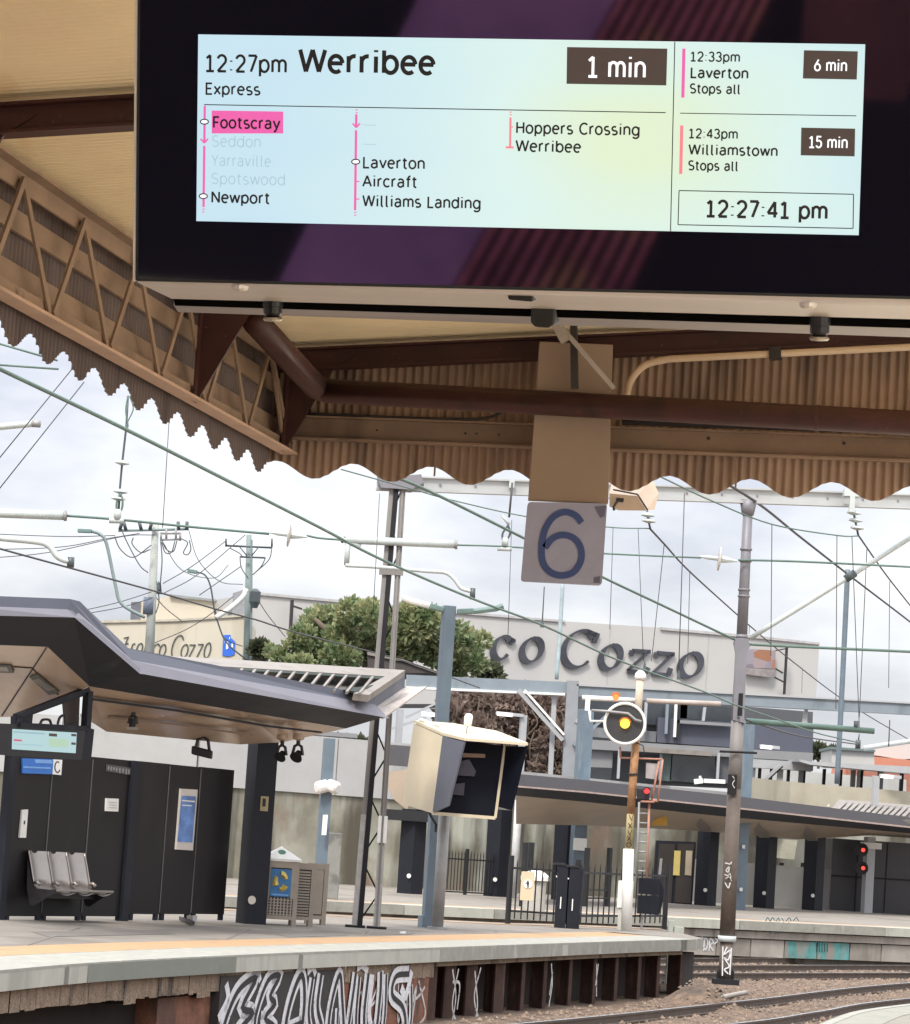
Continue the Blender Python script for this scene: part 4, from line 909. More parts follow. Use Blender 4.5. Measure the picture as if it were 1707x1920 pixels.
# ---------------------------------------------------------------- loudspeakers and cameras hanging from the soffit
def speaker(px, py0, py1, Y, wpx, label, kind):
    Y *= .90; p = at(px + (py1 - py0) * TANR, py0, Y); q = at(px, py1, Y); k = m_per_px(Y)
    e = empty('hanging_speaker', q, label, 'speaker', 'speakers and lamps under the shelter roof')
    MB().lathe(p, [(.1, .10), (0, .10), (-.03, .03)], (0, 0, 1), 12).build('ceiling_plate', m_soffit, e)
    MB().tube([p, (q[0], q[1], q[2] + wpx * k * .75)], .035, 8).build('drop_rod', m_darksteel, e, smooth=True)
    yk = MB(); h = wpx * k / 2
    yk.tube([q + npa((-h * .75, 0, 0)), q + npa((-h * .5, 0, h * 1.25)), q + npa((0, 0, h * 1.55)), q + npa((h * .5, 0, h * 1.25)), q + npa((h * .75, 0, 0))], .03, 6); yk.build('yoke', m_darksteel, e)
    if kind == 'wide': MB().obox(q, (h, 0, -.03), (0, .16, 0), (0, 0, h * .42)).build('horn', m_black, e, bevel=.03)
    elif kind == 'horn':
        hb = MB().lathe(q, [(-h * .6, h * .95), (-h * .5, h * .9), (h * .1, h * .55), (h * .6, h * .45)], (.25, .55, .55), 14).build('horn', m_black, e)
    else: MB().lathe(q, [(-h * .8, h * .55), (h * .8, h * .8)], (.2, .2, 1), 12).build('horn', m_black, e); MB().obox(q - Z * h * .9, (h, 0, 0), (0, h * .8, 0), (0, 0, .02)).build('shield', m_stainless, e)
speaker(249, 1318, 1357, 51.5, 20, 'black spotlight hanging from the soffit beside the small departure screen', 'spot')
speaker(379, 1372, 1411, 55.5, 38, 'wide black speaker hanging from the soffit by a short yoke', 'wide')
speaker(528, 1386, 1416, 57.4, 24, 'left black horn speaker of the pair beside the shelter column', 'horn')
speaker(558, 1386, 1416, 57.4, 26, 'right bronze tinted horn speaker of the pair beside the shelter column', 'horn')

# ---------------------------------------------------------------- recycling bins
m_bin = M('taupe_bin_metal', (.32, .275, .225), .45, .2, var=.1, scale=4)
def bin_unit(name, c, w_, ang, h, label, cat, roof=True, face='label'):
    e = empty(name, c, label, cat, None); cx2, sy2 = npa((math.cos(ang), math.sin(ang), 0)), npa((-math.sin(ang), math.cos(ang), 0)); c = npa(c)
    for sx in (-1, 1):
        for sy in (-1, 1): MB().obox(c + cx2 * sx * (w_ / 2 - .04) + sy2 * sy * (w_ / 2 - .04) + Z * h * .5, cx2 * .04, sy2 * .04, Z * h * .5).build('corner_leg', m_bin, e)
    MB().obox(c + Z * h * .55, cx2 * (w_ / 2 - .03), sy2 * (w_ / 2 - .03), Z * h * .42).build('body', M('dark_bin_liner', (.06, .052, .045), .6), e)
    for dn, d1 in ((-sy2, cx2), (cx2, sy2)):
        o = c + dn * (w_ / 2 - .012)
        [MB().obox(o + Z * h * a_, d1 * (w_ / 2 - .08), dn * .012, Z * h * b_).build('cross_rail', m_bin, e) for a_, b_ in ((.945, .05), (.12, .03))]
        if face == 'louvre':
            mb = MB()
            for i in range(16): mb.obox(o + Z * h * (.18 + .045 * i), d1 * (w_ / 2 - .09), dn * .01, Z * h * .014)
            mb.build('louvre_slats', m_bin, e)
        elif face == 'plain': MB().obox(o + Z * h * .53, d1 * (w_ / 2 - .09), dn * .008, Z * h * .36).build('side_sheet', m_bin, e)
        elif dn is not cx2 and face == 'label':
            mb = MB()
            for i in range(8): mb.obox(o + Z * h * .29 + d1 * (w_ - .16) * ((i + .5) / 8 - .5), d1 * .013, dn * .008, Z * h * .14)
            for i in range(6): mb.obox(o + Z * h * (.17 + .045 * i), d1 * (w_ / 2 - .09), dn * .007, Z * h * .008)
            mb.build('slot_grille', m_bin, e)
            for s_ in (-1, 1): MB().obox(o + d1 * s_ * (w_ / 2 - .105) + Z * h * .66, d1 * .03, dn * .01, Z * h * .24).build('side_stile', m_bin, e)
            lb = MB().obox(o + Z * h * .66 + dn * .012, d1 * w_ * .29, dn * .006, Z * h * .215).build('blue_label', M('label_blue', (.035, .16, .36), .4, var=.08), e)
            lo = o + Z * h * .68 + dn * .0195
            for a0 in (20, 140, 260):
                pts = [lo + d1 * (w_ * .155 * math.cos(rad(a0 + t)) ) + Z * (w_ * .21 * math.sin(rad(a0 + t))) for t in range(0, 75, 12)]
                MB().tube(pts, [.045 * (.7 + .1 * i) for i in range(len(pts))], 4).build('recycle_arrow', M('label_yellow', (.62, .45, .10), .4), lb)
            MB().obox(o + Z * h * .475 + dn * .019, d1 * w_ * .24, dn * .002, Z * h * .012).build('label_text', M('sign_pale_blue', (.16, .34, .66), .3), lb)
    if roof:
        t0 = h; hw = w_ / 2 + .03
        base = [c + cx2 * sx * hw + sy2 * sy * hw + Z * t0 for sx, sy in ((-1, -1), (1, -1), (1, 1), (-1, 1))]; b2 = [p + Z * .04 for p in base]; ap = c + Z * (t0 + .26) - sy2 * .02
        MB().add(base + b2 + [ap], [(3, 2, 1, 0)] + [(i, (i + 1) % 4, 4 + (i + 1) % 4, 4 + i) for i in range(4)] + [(4 + i, 4 + (i + 1) % 4, 8) for i in range(4)]).build('lid', m_white, e)
        MB().disc(c + Z * (t0 + .15) - sy2 * w_ * .27 , -sy2 * .6 + Z * .8, .07, .012, 14).build('lid_badge', M('green_badge', (.03, .15, .08), .5), e)
    return e
bin_unit('recycling_bin', gz(516, 1735) + npa((0, .35, 0)), .64, rad(8), 1.13, 'square recycling bin with white pyramid lid and blue arrows label', 'bin')
bin_unit('louvred_bin', gz(561, 1737) + npa((0, .45, 0)), .40, rad(8), 1.12, 'narrow louvred metal bin between the recycling bin and plain bin', 'bin', roof=False, face='louvre')
e_ = bin_unit('plain_bin', gz(588, 1735) + npa((0, .5, 0)), .36, rad(8), 1.12, 'plain grey metal bin at the right end of the bins', 'bin', roof=False, face='plain')

# ---------------------------------------------------------------- blue lamp post with two heads, and grey pole carrying the monitor hood
def lamp_head(par, p, q, name='lamp_head'):
    MB().bar(p, q, .26, .10).build(name, M('green_grey_lamp', (.16, .24, .22), .4), par, bevel=.02)
Y0 = gz(803, 1744)[1]
bl_ = empty('platform_lamp_post', gz(803, 1744), 'tall blue grey square lamp post with twin lamp heads behind the monitor box', 'lamp post')
b, zt = foot(803, 1744, 1136, Y=gz(803, 1741)[1] + .6)
sqpost(MB(), b, zt, .24, .24, rad(15)).build('post', m_bluegrey, bl_, bevel=.02)
sqpost(MB(), b, .22, .34, .34, rad(15)).build('base_plate', m_bluegrey, bl_)
for a_, c_ in (((833, 1144), (806, 1136)), ((857, 1147), (888, 1146))): lamp_head(bl_, at(*a_, b[1]), at(*c_, b[1]))
MB().tube([at(806, 1136, b[1]), at(775, 1128, b[1]), at(755, 1121, b[1])], .06, 8).build('lamp_arm', m_white, bl_)
MB().tube([at(888, 1146, b[1]), at(930, 1141, b[1]), at(944, 1136, b[1])], .06, 8).build('lamp_arm', M('green_grey_lamp', (.16, .24, .22)), bl_)
gp = gz(822, 1743)
mh = empty('monitor_hood', gp, 'cream monitor box with dark hooded screens on a grey round pole', 'monitor box')
b, zt = foot(820, 1743, 1528)
MB().tube([b, (b[0], b[1], zt + .12)], .115, 14).build('pole', m_grey, mh, smooth=True)
MB().tube([b, (b[0], b[1], .05)], .2, 14).build('base_plate', m_grey, mh)
m_creamp = M('cream_painted_steel', (.58, .50, .36), .45, var=.07, scale=2, stain=[((.55, .46, .30), 2, .63, (1, 1, .3))])
m_hoodgrey = M('hood_slate', (.105, .11, .14), .5, var=.08, scale=2)
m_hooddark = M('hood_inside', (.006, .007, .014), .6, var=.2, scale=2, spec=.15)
Yh = b[1]
h_ = {k: at(x, y, Yh - .95 + d * (.8 if d > 0 else 1)) for k, (x, y, d) in dict(a=(776, 1357, .9), b=(830, 1381, .0), c=(811, 1525, .0), d=(755, 1508, .9), e=(871, 1391, -.55), f=(841, 1511, -.35), g=(947, 1399, .1), i=(929, 1534, .1), j=(990, 1400, -.5), k=(961, 1520, -.35), l=(935, 1513, .1), m=(931, 1377, 1.2), n=(850, 1363, 1.2), o=(850, 1526, .05)).items()}
MB().prism([h_['a'], h_['b'], h_['c'], h_['d']], (.05, .02, 0)).build('side_panel', m_creamp, mh)
MB().prism([h_['b'], h_['e'], h_['f'], h_['c']], (.03, .02, 0)).build('shade_flap', m_hoodgrey, mh)
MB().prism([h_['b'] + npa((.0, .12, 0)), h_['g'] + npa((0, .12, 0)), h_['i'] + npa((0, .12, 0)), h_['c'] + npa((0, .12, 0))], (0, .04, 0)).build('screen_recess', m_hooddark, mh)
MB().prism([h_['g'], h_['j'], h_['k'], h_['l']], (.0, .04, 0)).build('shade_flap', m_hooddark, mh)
MB().prism([h_['a'] + Z * .02, h_['b'] + Z * .02, h_['e'] + Z * .02, h_['j'] + Z * .02, h_['m'] + Z * .02, h_['n'] + Z * .02], (0, .0, .05)).build('roof_plate', m_creamp, mh)
MB().bar(h_['c'], h_['i'], .05, .06).build('bottom_trim', m_creamp, mh); MB().bar(h_['i'], h_['g'], .04, .05).build('corner_trim', m_creamp, mh)
MB().prism([at(*p, Yh - .87) for p in [(868, 1412), (910, 1414), (910, 1421), (868, 1420)]], (0, .02, 0)).build('ledge', M('tan_ledge', (.30, .2, .14), .5), mh)
for q in ([(862, 1428), (880, 1424), (893, 1446), (890, 1456), (858, 1454)], [(852, 1470), (872, 1468), (870, 1492), (850, 1490)]): MB().prism([at(*p, Yh - .86) for p in q], (0, .02, 0)).build('screen_glint', M('hood_reflection', (.055, .05, .075), .2), mh)  # grey shapes paint reflections onto the hooded screens
MB().tube([at(800, 1512, Yh - .6), at(808, 1530, Yh - .4), at(818, 1546, Yh - .15), at(817, 1560, Yh - .13)], .025, 6).build('cable', m_black, mh)
pz = at(872, 1390, Yh - .9); e1 = at(877, 1360, Yh - .9)
MB().tube([pz, e1], .012, 6).build('aerial_rod', m_grey, mh)
MB().lathe(e1, [(-.02, .06), (.0, .075), (.16, .085), (.21, .06), (.23, .0)], (.08, 0, 1), 14).build('aerial_cap', m_white, mh, smooth=True)
MB().tube(smoothline([at(780, 1357, Yh - .25), at(790, 1350, Yh - .3), at(800, 1354, Yh - .3), at(812, 1358, Yh - .4), at(824, 1360, Yh - .5), at(832, 1372, Yh - .6)]), .03, 6).build('cable', m_white, mh)

# blue post behind with two white cameras
b, zt = foot(600, 1648, 1385, Y=75)
pc = empty('camera_post', (b[0], b[1], 0), 'blue grey post with two white cameras behind the bins', 'post')
sqpost(MB(), b, zt, .27, .27, rad(10), z0=0).build('post', m_bluegrey, pc)
for s_ in (-1, 1):
    q = at(614 + s_ * 12, 1476, 74.7); MB().lathe(q, [(-.18, .13), (-.16, .16), (.1, .16), (.14, .10)], (s_ * .8, -.5, -.25), 12).build('camera', m_white, pc)
    MB().bar(q, at(613, 1473, 74.9), .05, .05).build('camera_arm', m_grey, pc)
PWb = Plane((0, 74.6, 0), (0, 1, 0)); PWb.poly([(606, 1528), (615, 1528), (612, 1566), (603, 1566)], .05, 0).build('notice', m_white, pc)
# grey cabinet near that post
b, zt = foot(620, 1664, 1562, Y=78); MB()
gc = sqpost(MB(), b, zt, .42, .4, 0, z0=0).build('grey_cabinet', M('grey_green_cabinet', (.22, .22, .20), .5, var=.1, stain=[((.13, .13, .12), 2, .5, (1, 1, 1))]), label='narrow grey green cabinet standing behind the bins', cat='cabinet', bevel=.02)

# ---------------------------------------------------------------- iron fence at the platform end with signs and cabinets
f0, f1, f2 = gz(952, 1733), gz(1085, 1742), gz(1246, 1741)
def fence(name, pts, hgt, n, label, gapz=.12, postat=(0, 1), rail=(.22, .92), tall=None):
    e = empty(name, lerp(pts[0], pts[-1], .5), label, 'fence')
    mb = MB(); L = [np.linalg.norm(npa(b) - npa(a)) for a, b in zip(pts, pts[1:])]; tot = sum(L)
    def P(t):
        d = t * tot
        for a, b, l in zip(pts, pts[1:], L):
            if d <= l + 1e-6: return lerp(a, b, d / l)
            d -= l
        return npa(pts[-1])
    for i in range(n + 1):
        p = P(i / n); mb.tube([p + Z * gapz, p + Z * hgt, p + Z * (hgt + .1)], [.017, .017, .003], 5)
    mb.build('pickets', m_black, e)
    for r in rail:
        for a, b in zip(pts, pts[1:]): MB().bar(npa(a) + Z * hgt * r, npa(b) + Z * hgt * r, .035, .045).build('rail', m_black, e)
    for t in postat: MB().tube([P(t) - Z * .05, P(t) + Z * (hgt + .16)], .06, 8).build('post', m_black, e)
    return e
fence('iron_fence', [f0, f1], 1.30, 11, 'black iron fence section left of the dark equipment cabinets', postat=(0, .95))
fence('iron_fence', [gz(1088, 1743), f2], 1.30, 16, 'black iron fence section around the rusty signal post', postat=(1,))
def signboard(px, py0, py1, wpx, Y, mat, label, cat='sign', foot_=None):
    pl_ = Plane((0, Y, 0), (0, 1, 0)); e = empty('warning_sign', pl_.pt(px, py1), label, cat, None)
    ln = (py1 - py0) * TANR
    pl_.poly(rr([(px + ln, py0), (px + ln + wpx, py0 + 1), (px + wpx, py1 + 1), (px, py1)], 2), .03).build('board', mat, e)
    cx_, cy_ = px + ln / 2 + wpx / 2 + 1, (py0 + py1) / 2 - (py1 - py0) * .06; r = wpx * .34
    pl_.poly([(cx_ + r * math.cos(t), cy_ + r * math.sin(t)) for t in np.linspace(0, 2 * math.pi, 17)[:-1]], .01, .012).build('sign_disc', m_white, e)
    k = r / 8
    mb = MB()
    for q in ([(-1.3, -6), (1.3, -6), (1.3, -3.6), (-1.3, -3.6)], [(-2.2, -3), (2.2, -3), (1.6, 1.5), (-1.6, 1.5)], [(-1.5, 1.5), (-.2, 1.5), (-.6, 7), (-2.0, 7)], [(.2, 1.5), (1.5, 1.5), (2.2, 7), (.8, 7)], [(-4.5, -1.5), (-2.2, -2.8), (-2, -1.6), (-4.2, -.3)]): mb.prism([pl_.pt(cx_ + a * k, cy_ + b_ * k, .016) for a, b_ in q], (0, .003, 0))
    mb.build('walker_symbol', m_ink, e); return e
signboard(975, 1634, 1688, 25, f0[1] - .4, M('tan_sign_board', (.62, .50, .34), .5, var=.06), 'tan sign with walking figure symbol on the left iron fence')
Ysg = gz(1172, 1745)[1]
s2 = signboard(1157, 1651, 1702, 29, Ysg - .25, m_white, 'white sign with walking figure symbol at the rusty signal foot')
Plane((0, Ysg - .22, 0), (0, 1, 0)).poly([(1160, 1703), (1187, 1705), (1184, 1750), (1166, 1748), (1166, 1745), (1158, 1743)], .03).build('lower_board', M('dull_white_board', (.55, .55, .5), .6), s2)
PX = Plane((0, gz(1215, 1743)[1], 0), (0, 1, 0))
kb = empty('signal_cabinet', PX.pt(1208, 1745), 'dark navy two part signal cabinet beside the white walker sign', 'cabinet')
PX.poly([(1199, 1646), (1239, 1648), (1238, 1678), (1198, 1676)], .35).build('upper_box', m_navy, kb); PX.poly([(1197, 1679), (1238, 1681), (1236, 1716), (1196, 1713)], .35).build('lower_box', m_navy, kb)
PX.poly([(1203, 1715), (1207, 1715), (1205, 1747), (1201, 1747)], .06, -.1).build('leg', m_grey, kb); PX.poly([(1237, 1648), (1246, 1668), (1244, 1690), (1236, 1716)], .02, -.1).build('open_door', m_navy, kb)
PE = Plane((0, gz(1062, 1741)[1], 0), (0, 1, 0))
for (x0, x1, yt, lab) in ((1040, 1060, 1622, 'left tall dark equipment cabinet inside the iron fence'), (1062, 1086, 1626, 'right tall dark equipment cabinet inside the iron fence')):
    e = empty('equipment_cabinet', PE.pt(x0 + 8, 1742), lab, 'cabinet'); PE.rect(MB(), x0, x1, yt, 1742, .4).build('body', m_navy, e, bevel=.02)
    PE.rect(MB(), x0 + 3, x0 + 5, yt + 20, yt + 23, .02, .02).build('label_plate', m_white, e); PE.rect(MB(), x0 + 10, x0 + 12, yt + 60, yt + 82, .02, .02).build('door_slot', m_white, e)
    PE.rect(MB(), x0 - 1, x1 + 1, yt - 4, yt, .44, .02).build('cap', m_black, e)
# litter bin and white dish-topped drum beyond the fence
e = empty('white_drum', gz(1005, 1717), 'pale rounded bin with white lid standing behind the left fence', 'bin')
b, zt = foot(1000, 1717, 1632); MB().lathe(b, [(0, .26), (.05, .28), (zt - .25, .28)], Z, 16).build('body', M('pale_bin', (.45, .43, .38), .5), e, smooth=False)
MB().lathe((b[0], b[1], zt - .25), [(0, .36), (.1, .36), (.2, .22), (.28, .05)], Z, 16).build('lid', m_white, e)

# ---------------------------------------------------------------- rusty signal post
m_rustpost = M('rusted_yellow_post', (.36, .19, .09), .75, var=.35, scale=5, stain=[((.50, .36, .20), 4, .52, (1, 1, .25)), ((.14, .06, .03), 6, .60, (1, 1, .3))])
Ys = gz(1175, 1746)[1]
sp_ = empty('signal_post', gz(1175, 1746), 'rust streaked railway signal post with a lit amber lamp in a ring disc', 'signal')
PSg = Plane((0, Ys, 0), (0, 1, 0))
def ptube(par, name, pts, r, mat, off=0.0, n=10, pl_=PSg, smooth=True): return MB().tube([pl_.pt(x, y, off) for x, y in pts], r, n).build(name, mat, par, smooth=smooth)
ptube(sp_, 'upper_post', [(1201, 1268), (1196, 1350)], .085, M('cream_post_paint', (.55, .46, .36), .6, var=.2, scale=5, stain=[((.25, .11, .05), 5, .6, (1, 1, .3))]))
ptube(sp_, 'rusty_post', [(1196, 1350), (1189, 1440), (1183, 1526)], .09, m_rustpost)
ptube(sp_, 'lettered_post', [(1183, 1526), (1179, 1592)], .085, M('ochre_post', (.34, .27, .13), .7, var=.2)); ptube(sp_, 'white_post', [(1179, 1592), (1175, 1746)], .12, m_white)
ptube(sp_, 'collar', [(1187, 1450.5), (1187, 1454)], .115, m_black)
mb = MB()
for i, (x, y, s_) in enumerate(((1184, 1533, 'v'), (1182, 1548, 'x'), (1181, 1561, 'v'), (1180, 1572, 'x'), (1179, 1584, 'o'))):
    for st in G[s_][1]:
        L, R = ribbon([(x - 4 + 9 * p[0] / .6, y + 5 - p[1] * 13) for p in st], 1.3); mb.strip([PSg.pt(*a, .105) for a in L], [PSg.pt(*a, .105) for a in R])
mb.build('graffiti', m_ink, sp_)
MB().lathe(PSg.pt(1201, 1275), [(0, .10), (.05, .13), (.13, .12), (.2, .06), (.22, 0)], Z, 14).build('cap', m_white, sp_, smooth=True)
ct = PSg.pt(1172, 1357, .22); R_ = 37.5 * m_per_px(Ys)
MB().disc(ct, (0, 1, 0), R_, .03, 40).build('disc', M('dark_disc', (.035, .034, .036), .5, var=.15), sp_)
MB().tube([ct + npa((R_ * math.cos(t), -.01, R_ * math.sin(t))) for t in np.linspace(0, 2 * math.pi, 41)], .033, 8, cap=False).build('disc_ring', m_white, sp_, smooth=True)
def lamp(par, c, r, col, s, hood=True, name='lamp', hm=None):
    MB().disc(npa(c) + npa((0, -.05, 0)), (0, 1, 0), r, .05, 18).build(name, emat(name + '_glow', col, s), par)
    if hood: MB().tube([npa(c) + npa((-.12 * k_, -.06 - .12 * k_, r * 1.15 * math.sin(a))) + npa((r * 1.15 * math.cos(a), 0, 0)) for a in np.linspace(.2, 2.9, 9) for k_ in (0,)], .02, 5).build(name + '_hood', hm or m_black, par)
lamp(sp_, ct + npa((0, -.03, 0)), .105, (1, .62, .05), 1.2, True, 'amber_lamp', M('orange_hood', (.45, .12, .03), .5))
lamp(sp_, PSg.pt(1155, 1307, .1), .075, (1, .25, .05), .8, True, 'orange_lamp', M('orange_hood', (.45, .12, .03), .5))
ptube(sp_, 'lead_wire', [(1192, 1392), (1206, 1398), (1209, 1412), (1204, 1420)], .012, m_black, .1, 5)
# cage, ladder
m_cage = M('rusty_pink_cage', (.42, .21, .15), .7, var=.25, scale=6)
for a, c_ in (((1163, 1421), (1243, 1424)), ((1243, 1424), (1234, 1503)), ((1234, 1503), (1222, 1500)), ((1236, 1428), (1223, 1500)), ((1163, 1400), (1164, 1420))): ptube(sp_, 'cage_bar', [a, c_], .025, m_cage, -.1, 6)
PSg.poly([(1212, 1430), (1233, 1432), (1231, 1462), (1211, 1459)], .02, -.15).build('mesh_guard', M('grey_mesh', (.34, .31, .31), .6), sp_)
PSg.poly([(1204, 1501), (1228, 1502), (1228, 1505), (1203, 1504)], .5, .2).build('landing', m_cage, sp_)
for x0 in (1199, 1218): ptube(sp_, 'ladder_rail', [(x0, 1504), (x0 - 5, 1646)], .028, m_cage if x0 > 1210 else m_grey, .05, 6)
for i in range(7): ptube(sp_, 'ladder_rung', [(1199 - i * .7, 1525 + i * 18), (1218 - i * .7, 1526 + i * 18)], .02, m_grey, .05, 5)
PSg.poly([(1196, 1478), (1209, 1479), (1219, 1486), (1218, 1500), (1196, 1499)], .25, .1).build('lower_head', m_black, sp_, bevel=.02)
lamp(sp_, PSg.pt(1213, 1483, .18), .062, (1, .03, .03), 1.0, True, 'red_lamp')
for x0, x1 in ((1092, 1106),):
    pass
# pipe bracket running to the post
PSg.rect(MB(), 1097, 1106, 1302, 1333, .1, -.1)
e = empty('pipe_frame', PSg.pt(1100, 1330), 'pale horizontal pipe frame carried behind the amber signal disc', 'pipe')
ptube(e, 'pipe', [(1092, 1308), (1200, 1314)], .055, m_white, -.15); ptube(e, 'pipe', [(1213, 1314), (1352, 1320)], .055, M('pinkish_pipe', (.45, .38, .34), .6), -.15)
PSg.poly([(1099, 1303), (1108, 1304), (1106, 1333), (1097, 1332)], .08, -.1).build('bracket_plate', m_white, e)
ptube(e, 'bent_arm', [(1110, 1332), (1140, 1334), (1178, 1338), (1192, 1350), (1203, 1353)], .03, m_grey, .30); ptube(e, 'stay', [(1106, 1333), (1107, 1352), (1132, 1353)], .03, m_white, -.1)
# ================================================================== FAR PLATFORM (B), ITS CANOPY, RETAINING WALL
m_bwall = M('concrete_platform_wall', (.26, .235, .20), .9, var=.2, scale=2, bump=.3, stain=[((.15, .13, .11), 2, .55, (1, 1, .3)), ((.34, .30, .26), 1.5, .6, (1, 1, .3))])
m_retain = M('stained_retaining_wall', (.30, .29, .235), .9, var=.2, scale=.6, bump=.2, stain=[((.38, .385, .32), .5, .47, (1, 1, .25)), ((.15, .135, .10), .33, .47, (1, 1, .8)), ((.085, .075, .055), .6, .53, (1.3, 1, .2)), ((.20, .14, .10), .5, .58, (1, 1, .8)), ((.07, .065, .05), 1.2, .58, (1, 1, .12))])
m_parapet = M('pale_parapet', (.40, .395, .385), .8, var=.07, scale=1, stain=[((.28, .275, .26), .6, .58, (1, 1, .25))])
m_glassd = M('dark_facade_glass', (.030, .036, .042), .08, var=.5, scale=.6, spec=.8)
m_slate = M('slate_facade_band', (.075, .082, .11), .5, var=.08, scale=.6)
m_greyband = M('mid_grey_band', (.22, .22, .225), .6, var=.1, scale=.7)
m_steelblue = M('pale_blue_steel', (.20, .235, .265), .5, var=.10, scale=1.2, stain=[((.15, .18, .20), 1.5, .58, (1, 1, .4))])
m_steelgrey = M('light_grey_steel', (.36, .365, .375), .5, var=.08, scale=1.5)
eb0, eb1 = gz(640, 1692), gz(1707, 1742)
bd_ = (eb1 - eb0) / np.linalg.norm(eb1 - eb0); bn = npa((-bd_[1], bd_[0], 0))
EBs, EBe = eb0 - bd_ * 16, eb1 + bd_ * 30
def BP(s, d, z): return eb0 + bd_ * s + bn * d + Z * z
LB = np.linalg.norm(eb1 - eb0)
pb = MB().prism([BP(-16, 0, -.02), BP(LB + 30, 0, -.02), BP(LB + 30, 40, -.02), BP(-16, 40, -.02)], (0, 0, .02)).build('platform', m_deck, kind='structure')
for i in range(26):
    s0 = -16 + i * 3.0; MB().box((0, 0, 0), (1, 1, 1)) if 0 else None
    MB().prism([BP(s0 + .012, -.04, -.24), BP(s0 + 2.985, -.04, -.24), BP(s0 + 2.985, .7, -.24), BP(s0 + .012, .7, -.24)], (0, 0, .25)).build('coping_block', m_coping if i % 3 else m_cop_face, pb)
MB().prism([BP(-16, .75, .0), BP(LB + 30, .75, .0), BP(LB + 30, 1.5, .0), BP(-16, 1.5, .0)], (0, 0, .008)).build('tactile_strip', m_yellow, pb)
MB().prism([BP(-16, .45, -1.4), BP(LB + 30, .45, -1.4), BP(LB + 30, .45, -.02), BP(-16, .45, -.02)], bn * .2).build('wall_face', m_bwall, pb)
MB().prism([BP(10.6, .05, -.47), BP(LB + 30, .05, -.47), BP(LB + 30, .05, -.27), BP(10.6, .05, -.27)], bn * .3).build('wall_ledge', m_bwall, pb)
random.seed(11)
s0 = 10.6; i = 0
pan = [m_bwall, M('wall_panel_light', (.34, .31, .27), .85, var=.15, scale=2)]
while s0 < LB + 10:
    wd = 1.35; mm = pan[i % 2] if i not in (4, 5, 8, 10) else m_teal
    MB().prism([BP(s0 + .02, .12, -.98), BP(s0 + wd - .03, .12, -.98), BP(s0 + wd - .03, .12, -.50), BP(s0 + .02, .12, -.50)], bn * .2).build('wall_panel', mm, pb)
    s0 += wd; i += 1
def bscr(px0, py0, strokes, wt, mat, off):
    pl_ = Plane(BP(0, off, 0), bn)
    mb = MB()
    for st in strokes:
        pts = [npa((px0 + x, py0 + y)) for x, y in st]
        L, R = ribbon(smoothline(pts, 4) if len(pts) > 2 else pts, wt); mb.strip([pl_.pt(*a) for a in L], [pl_.pt(*a) for a in R])
    mb.build('graffiti', mat, pb)
m_tealink = M('dark_teal_ink', (.03, .09, .10), .8)
bscr(1436, 1720, [[(0, 8), (4, 1), (9, 7), (13, 1), (18, 7)], [(20, 8), (24, 2), (27, 8)], [(30, 2), (34, 7)], [(38, 8), (45, 1), (48, 8)], [(52, 7), (58, 1), (62, 7)], [(8, 8), (9, 30)], [(24, 9), (23, 26)], [(44, 9), (44, 28)], [(34, 9), (36, 22)]], 1.6, m_tealink, .04)
bscr(1438, 1738, [[(0, 4), (6, 12), (3, 16)], [(10, 2), (10, 18), (16, 3)], [(22, 4), (24, 16), (30, 4), (32, 17)], [(38, 3), (42, 16)], [(46, 4), (50, 14)]], 1.8, m_teal, .11)
bscr(1308, 1755, [[(2, 28), (4, 8), (10, 2), (10, 22)], [(12, 28), (14, 5), (20, 12), (16, 26), (12, 20)], [(22, 28), (24, 6), (30, 12), (24, 18), (30, 28)], [(33, 4), (38, 10), (30, 16)]], 2.2, m_spray_w, .10)
bscr(1532, 1766, [[(0, 3), (0, 20)], [(5, 2), (5, 20)], [(10, 3), (10, 20)], [(15, 3), (15, 19)], [(20, 3), (20, 19)]], 1.2, m_black, .11)
# two pale stumps near the platform end
for k, (x0, x1, yt, yb) in enumerate(((1254, 1264, 1726, 1754), (1262, 1282, 1738, 1765))):
    Plane((0, 66.5, 0), (0, 1, 0)).rect(MB(), x0, x1, yt, yb, .35, 0, z0=-1.2).build('concrete_block', M('pale_green_concrete', (.36, .38, .33), .85, var=.1), label=('tall narrow' if k == 0 else 'low wide') + ' pale concrete block beyond the platform end', cat='block')

# retaining wall and upper street
RW = [(-30, 92), (-8, 99.5), (1, 105), (9, 116), (18, 128), (34, 142), (60, 160)]
def wallstrip(pts, z0, z1, th, name, mat, par=None, d=0.0, **k):
    L = [npa(p) for p in pts]; a = offs(L, d); b = offs(L, d + th); mb = MB()
    mb.strip(z3(a, z0), z3(a, z1)); mb.strip(z3(b, z0), z3(b, z1)); mb.strip(z3(a, z1), z3(b, z1)); mb.strip(z3(a, z0), z3(b, z0))
    for P_, Q_ in ((a[0], b[0]), (a[-1], b[-1])): mb.quad((*P_, z0), (*Q_, z0), (*Q_, z1), (*P_, z1))
    return mb.build(name, mat, par, **k)
rw = wallstrip(RW, -.3, 3.35, .4, 'retaining_wall', m_retain, label='stained concrete retaining wall behind the far platform', cat='wall')
pw = empty('parapet_wall', (RW[1][0], RW[1][1], 3.35), 'smooth white parapet panels along the top of the retaining wall', 'wall')
PL_ = [npa(p) for p in RW]
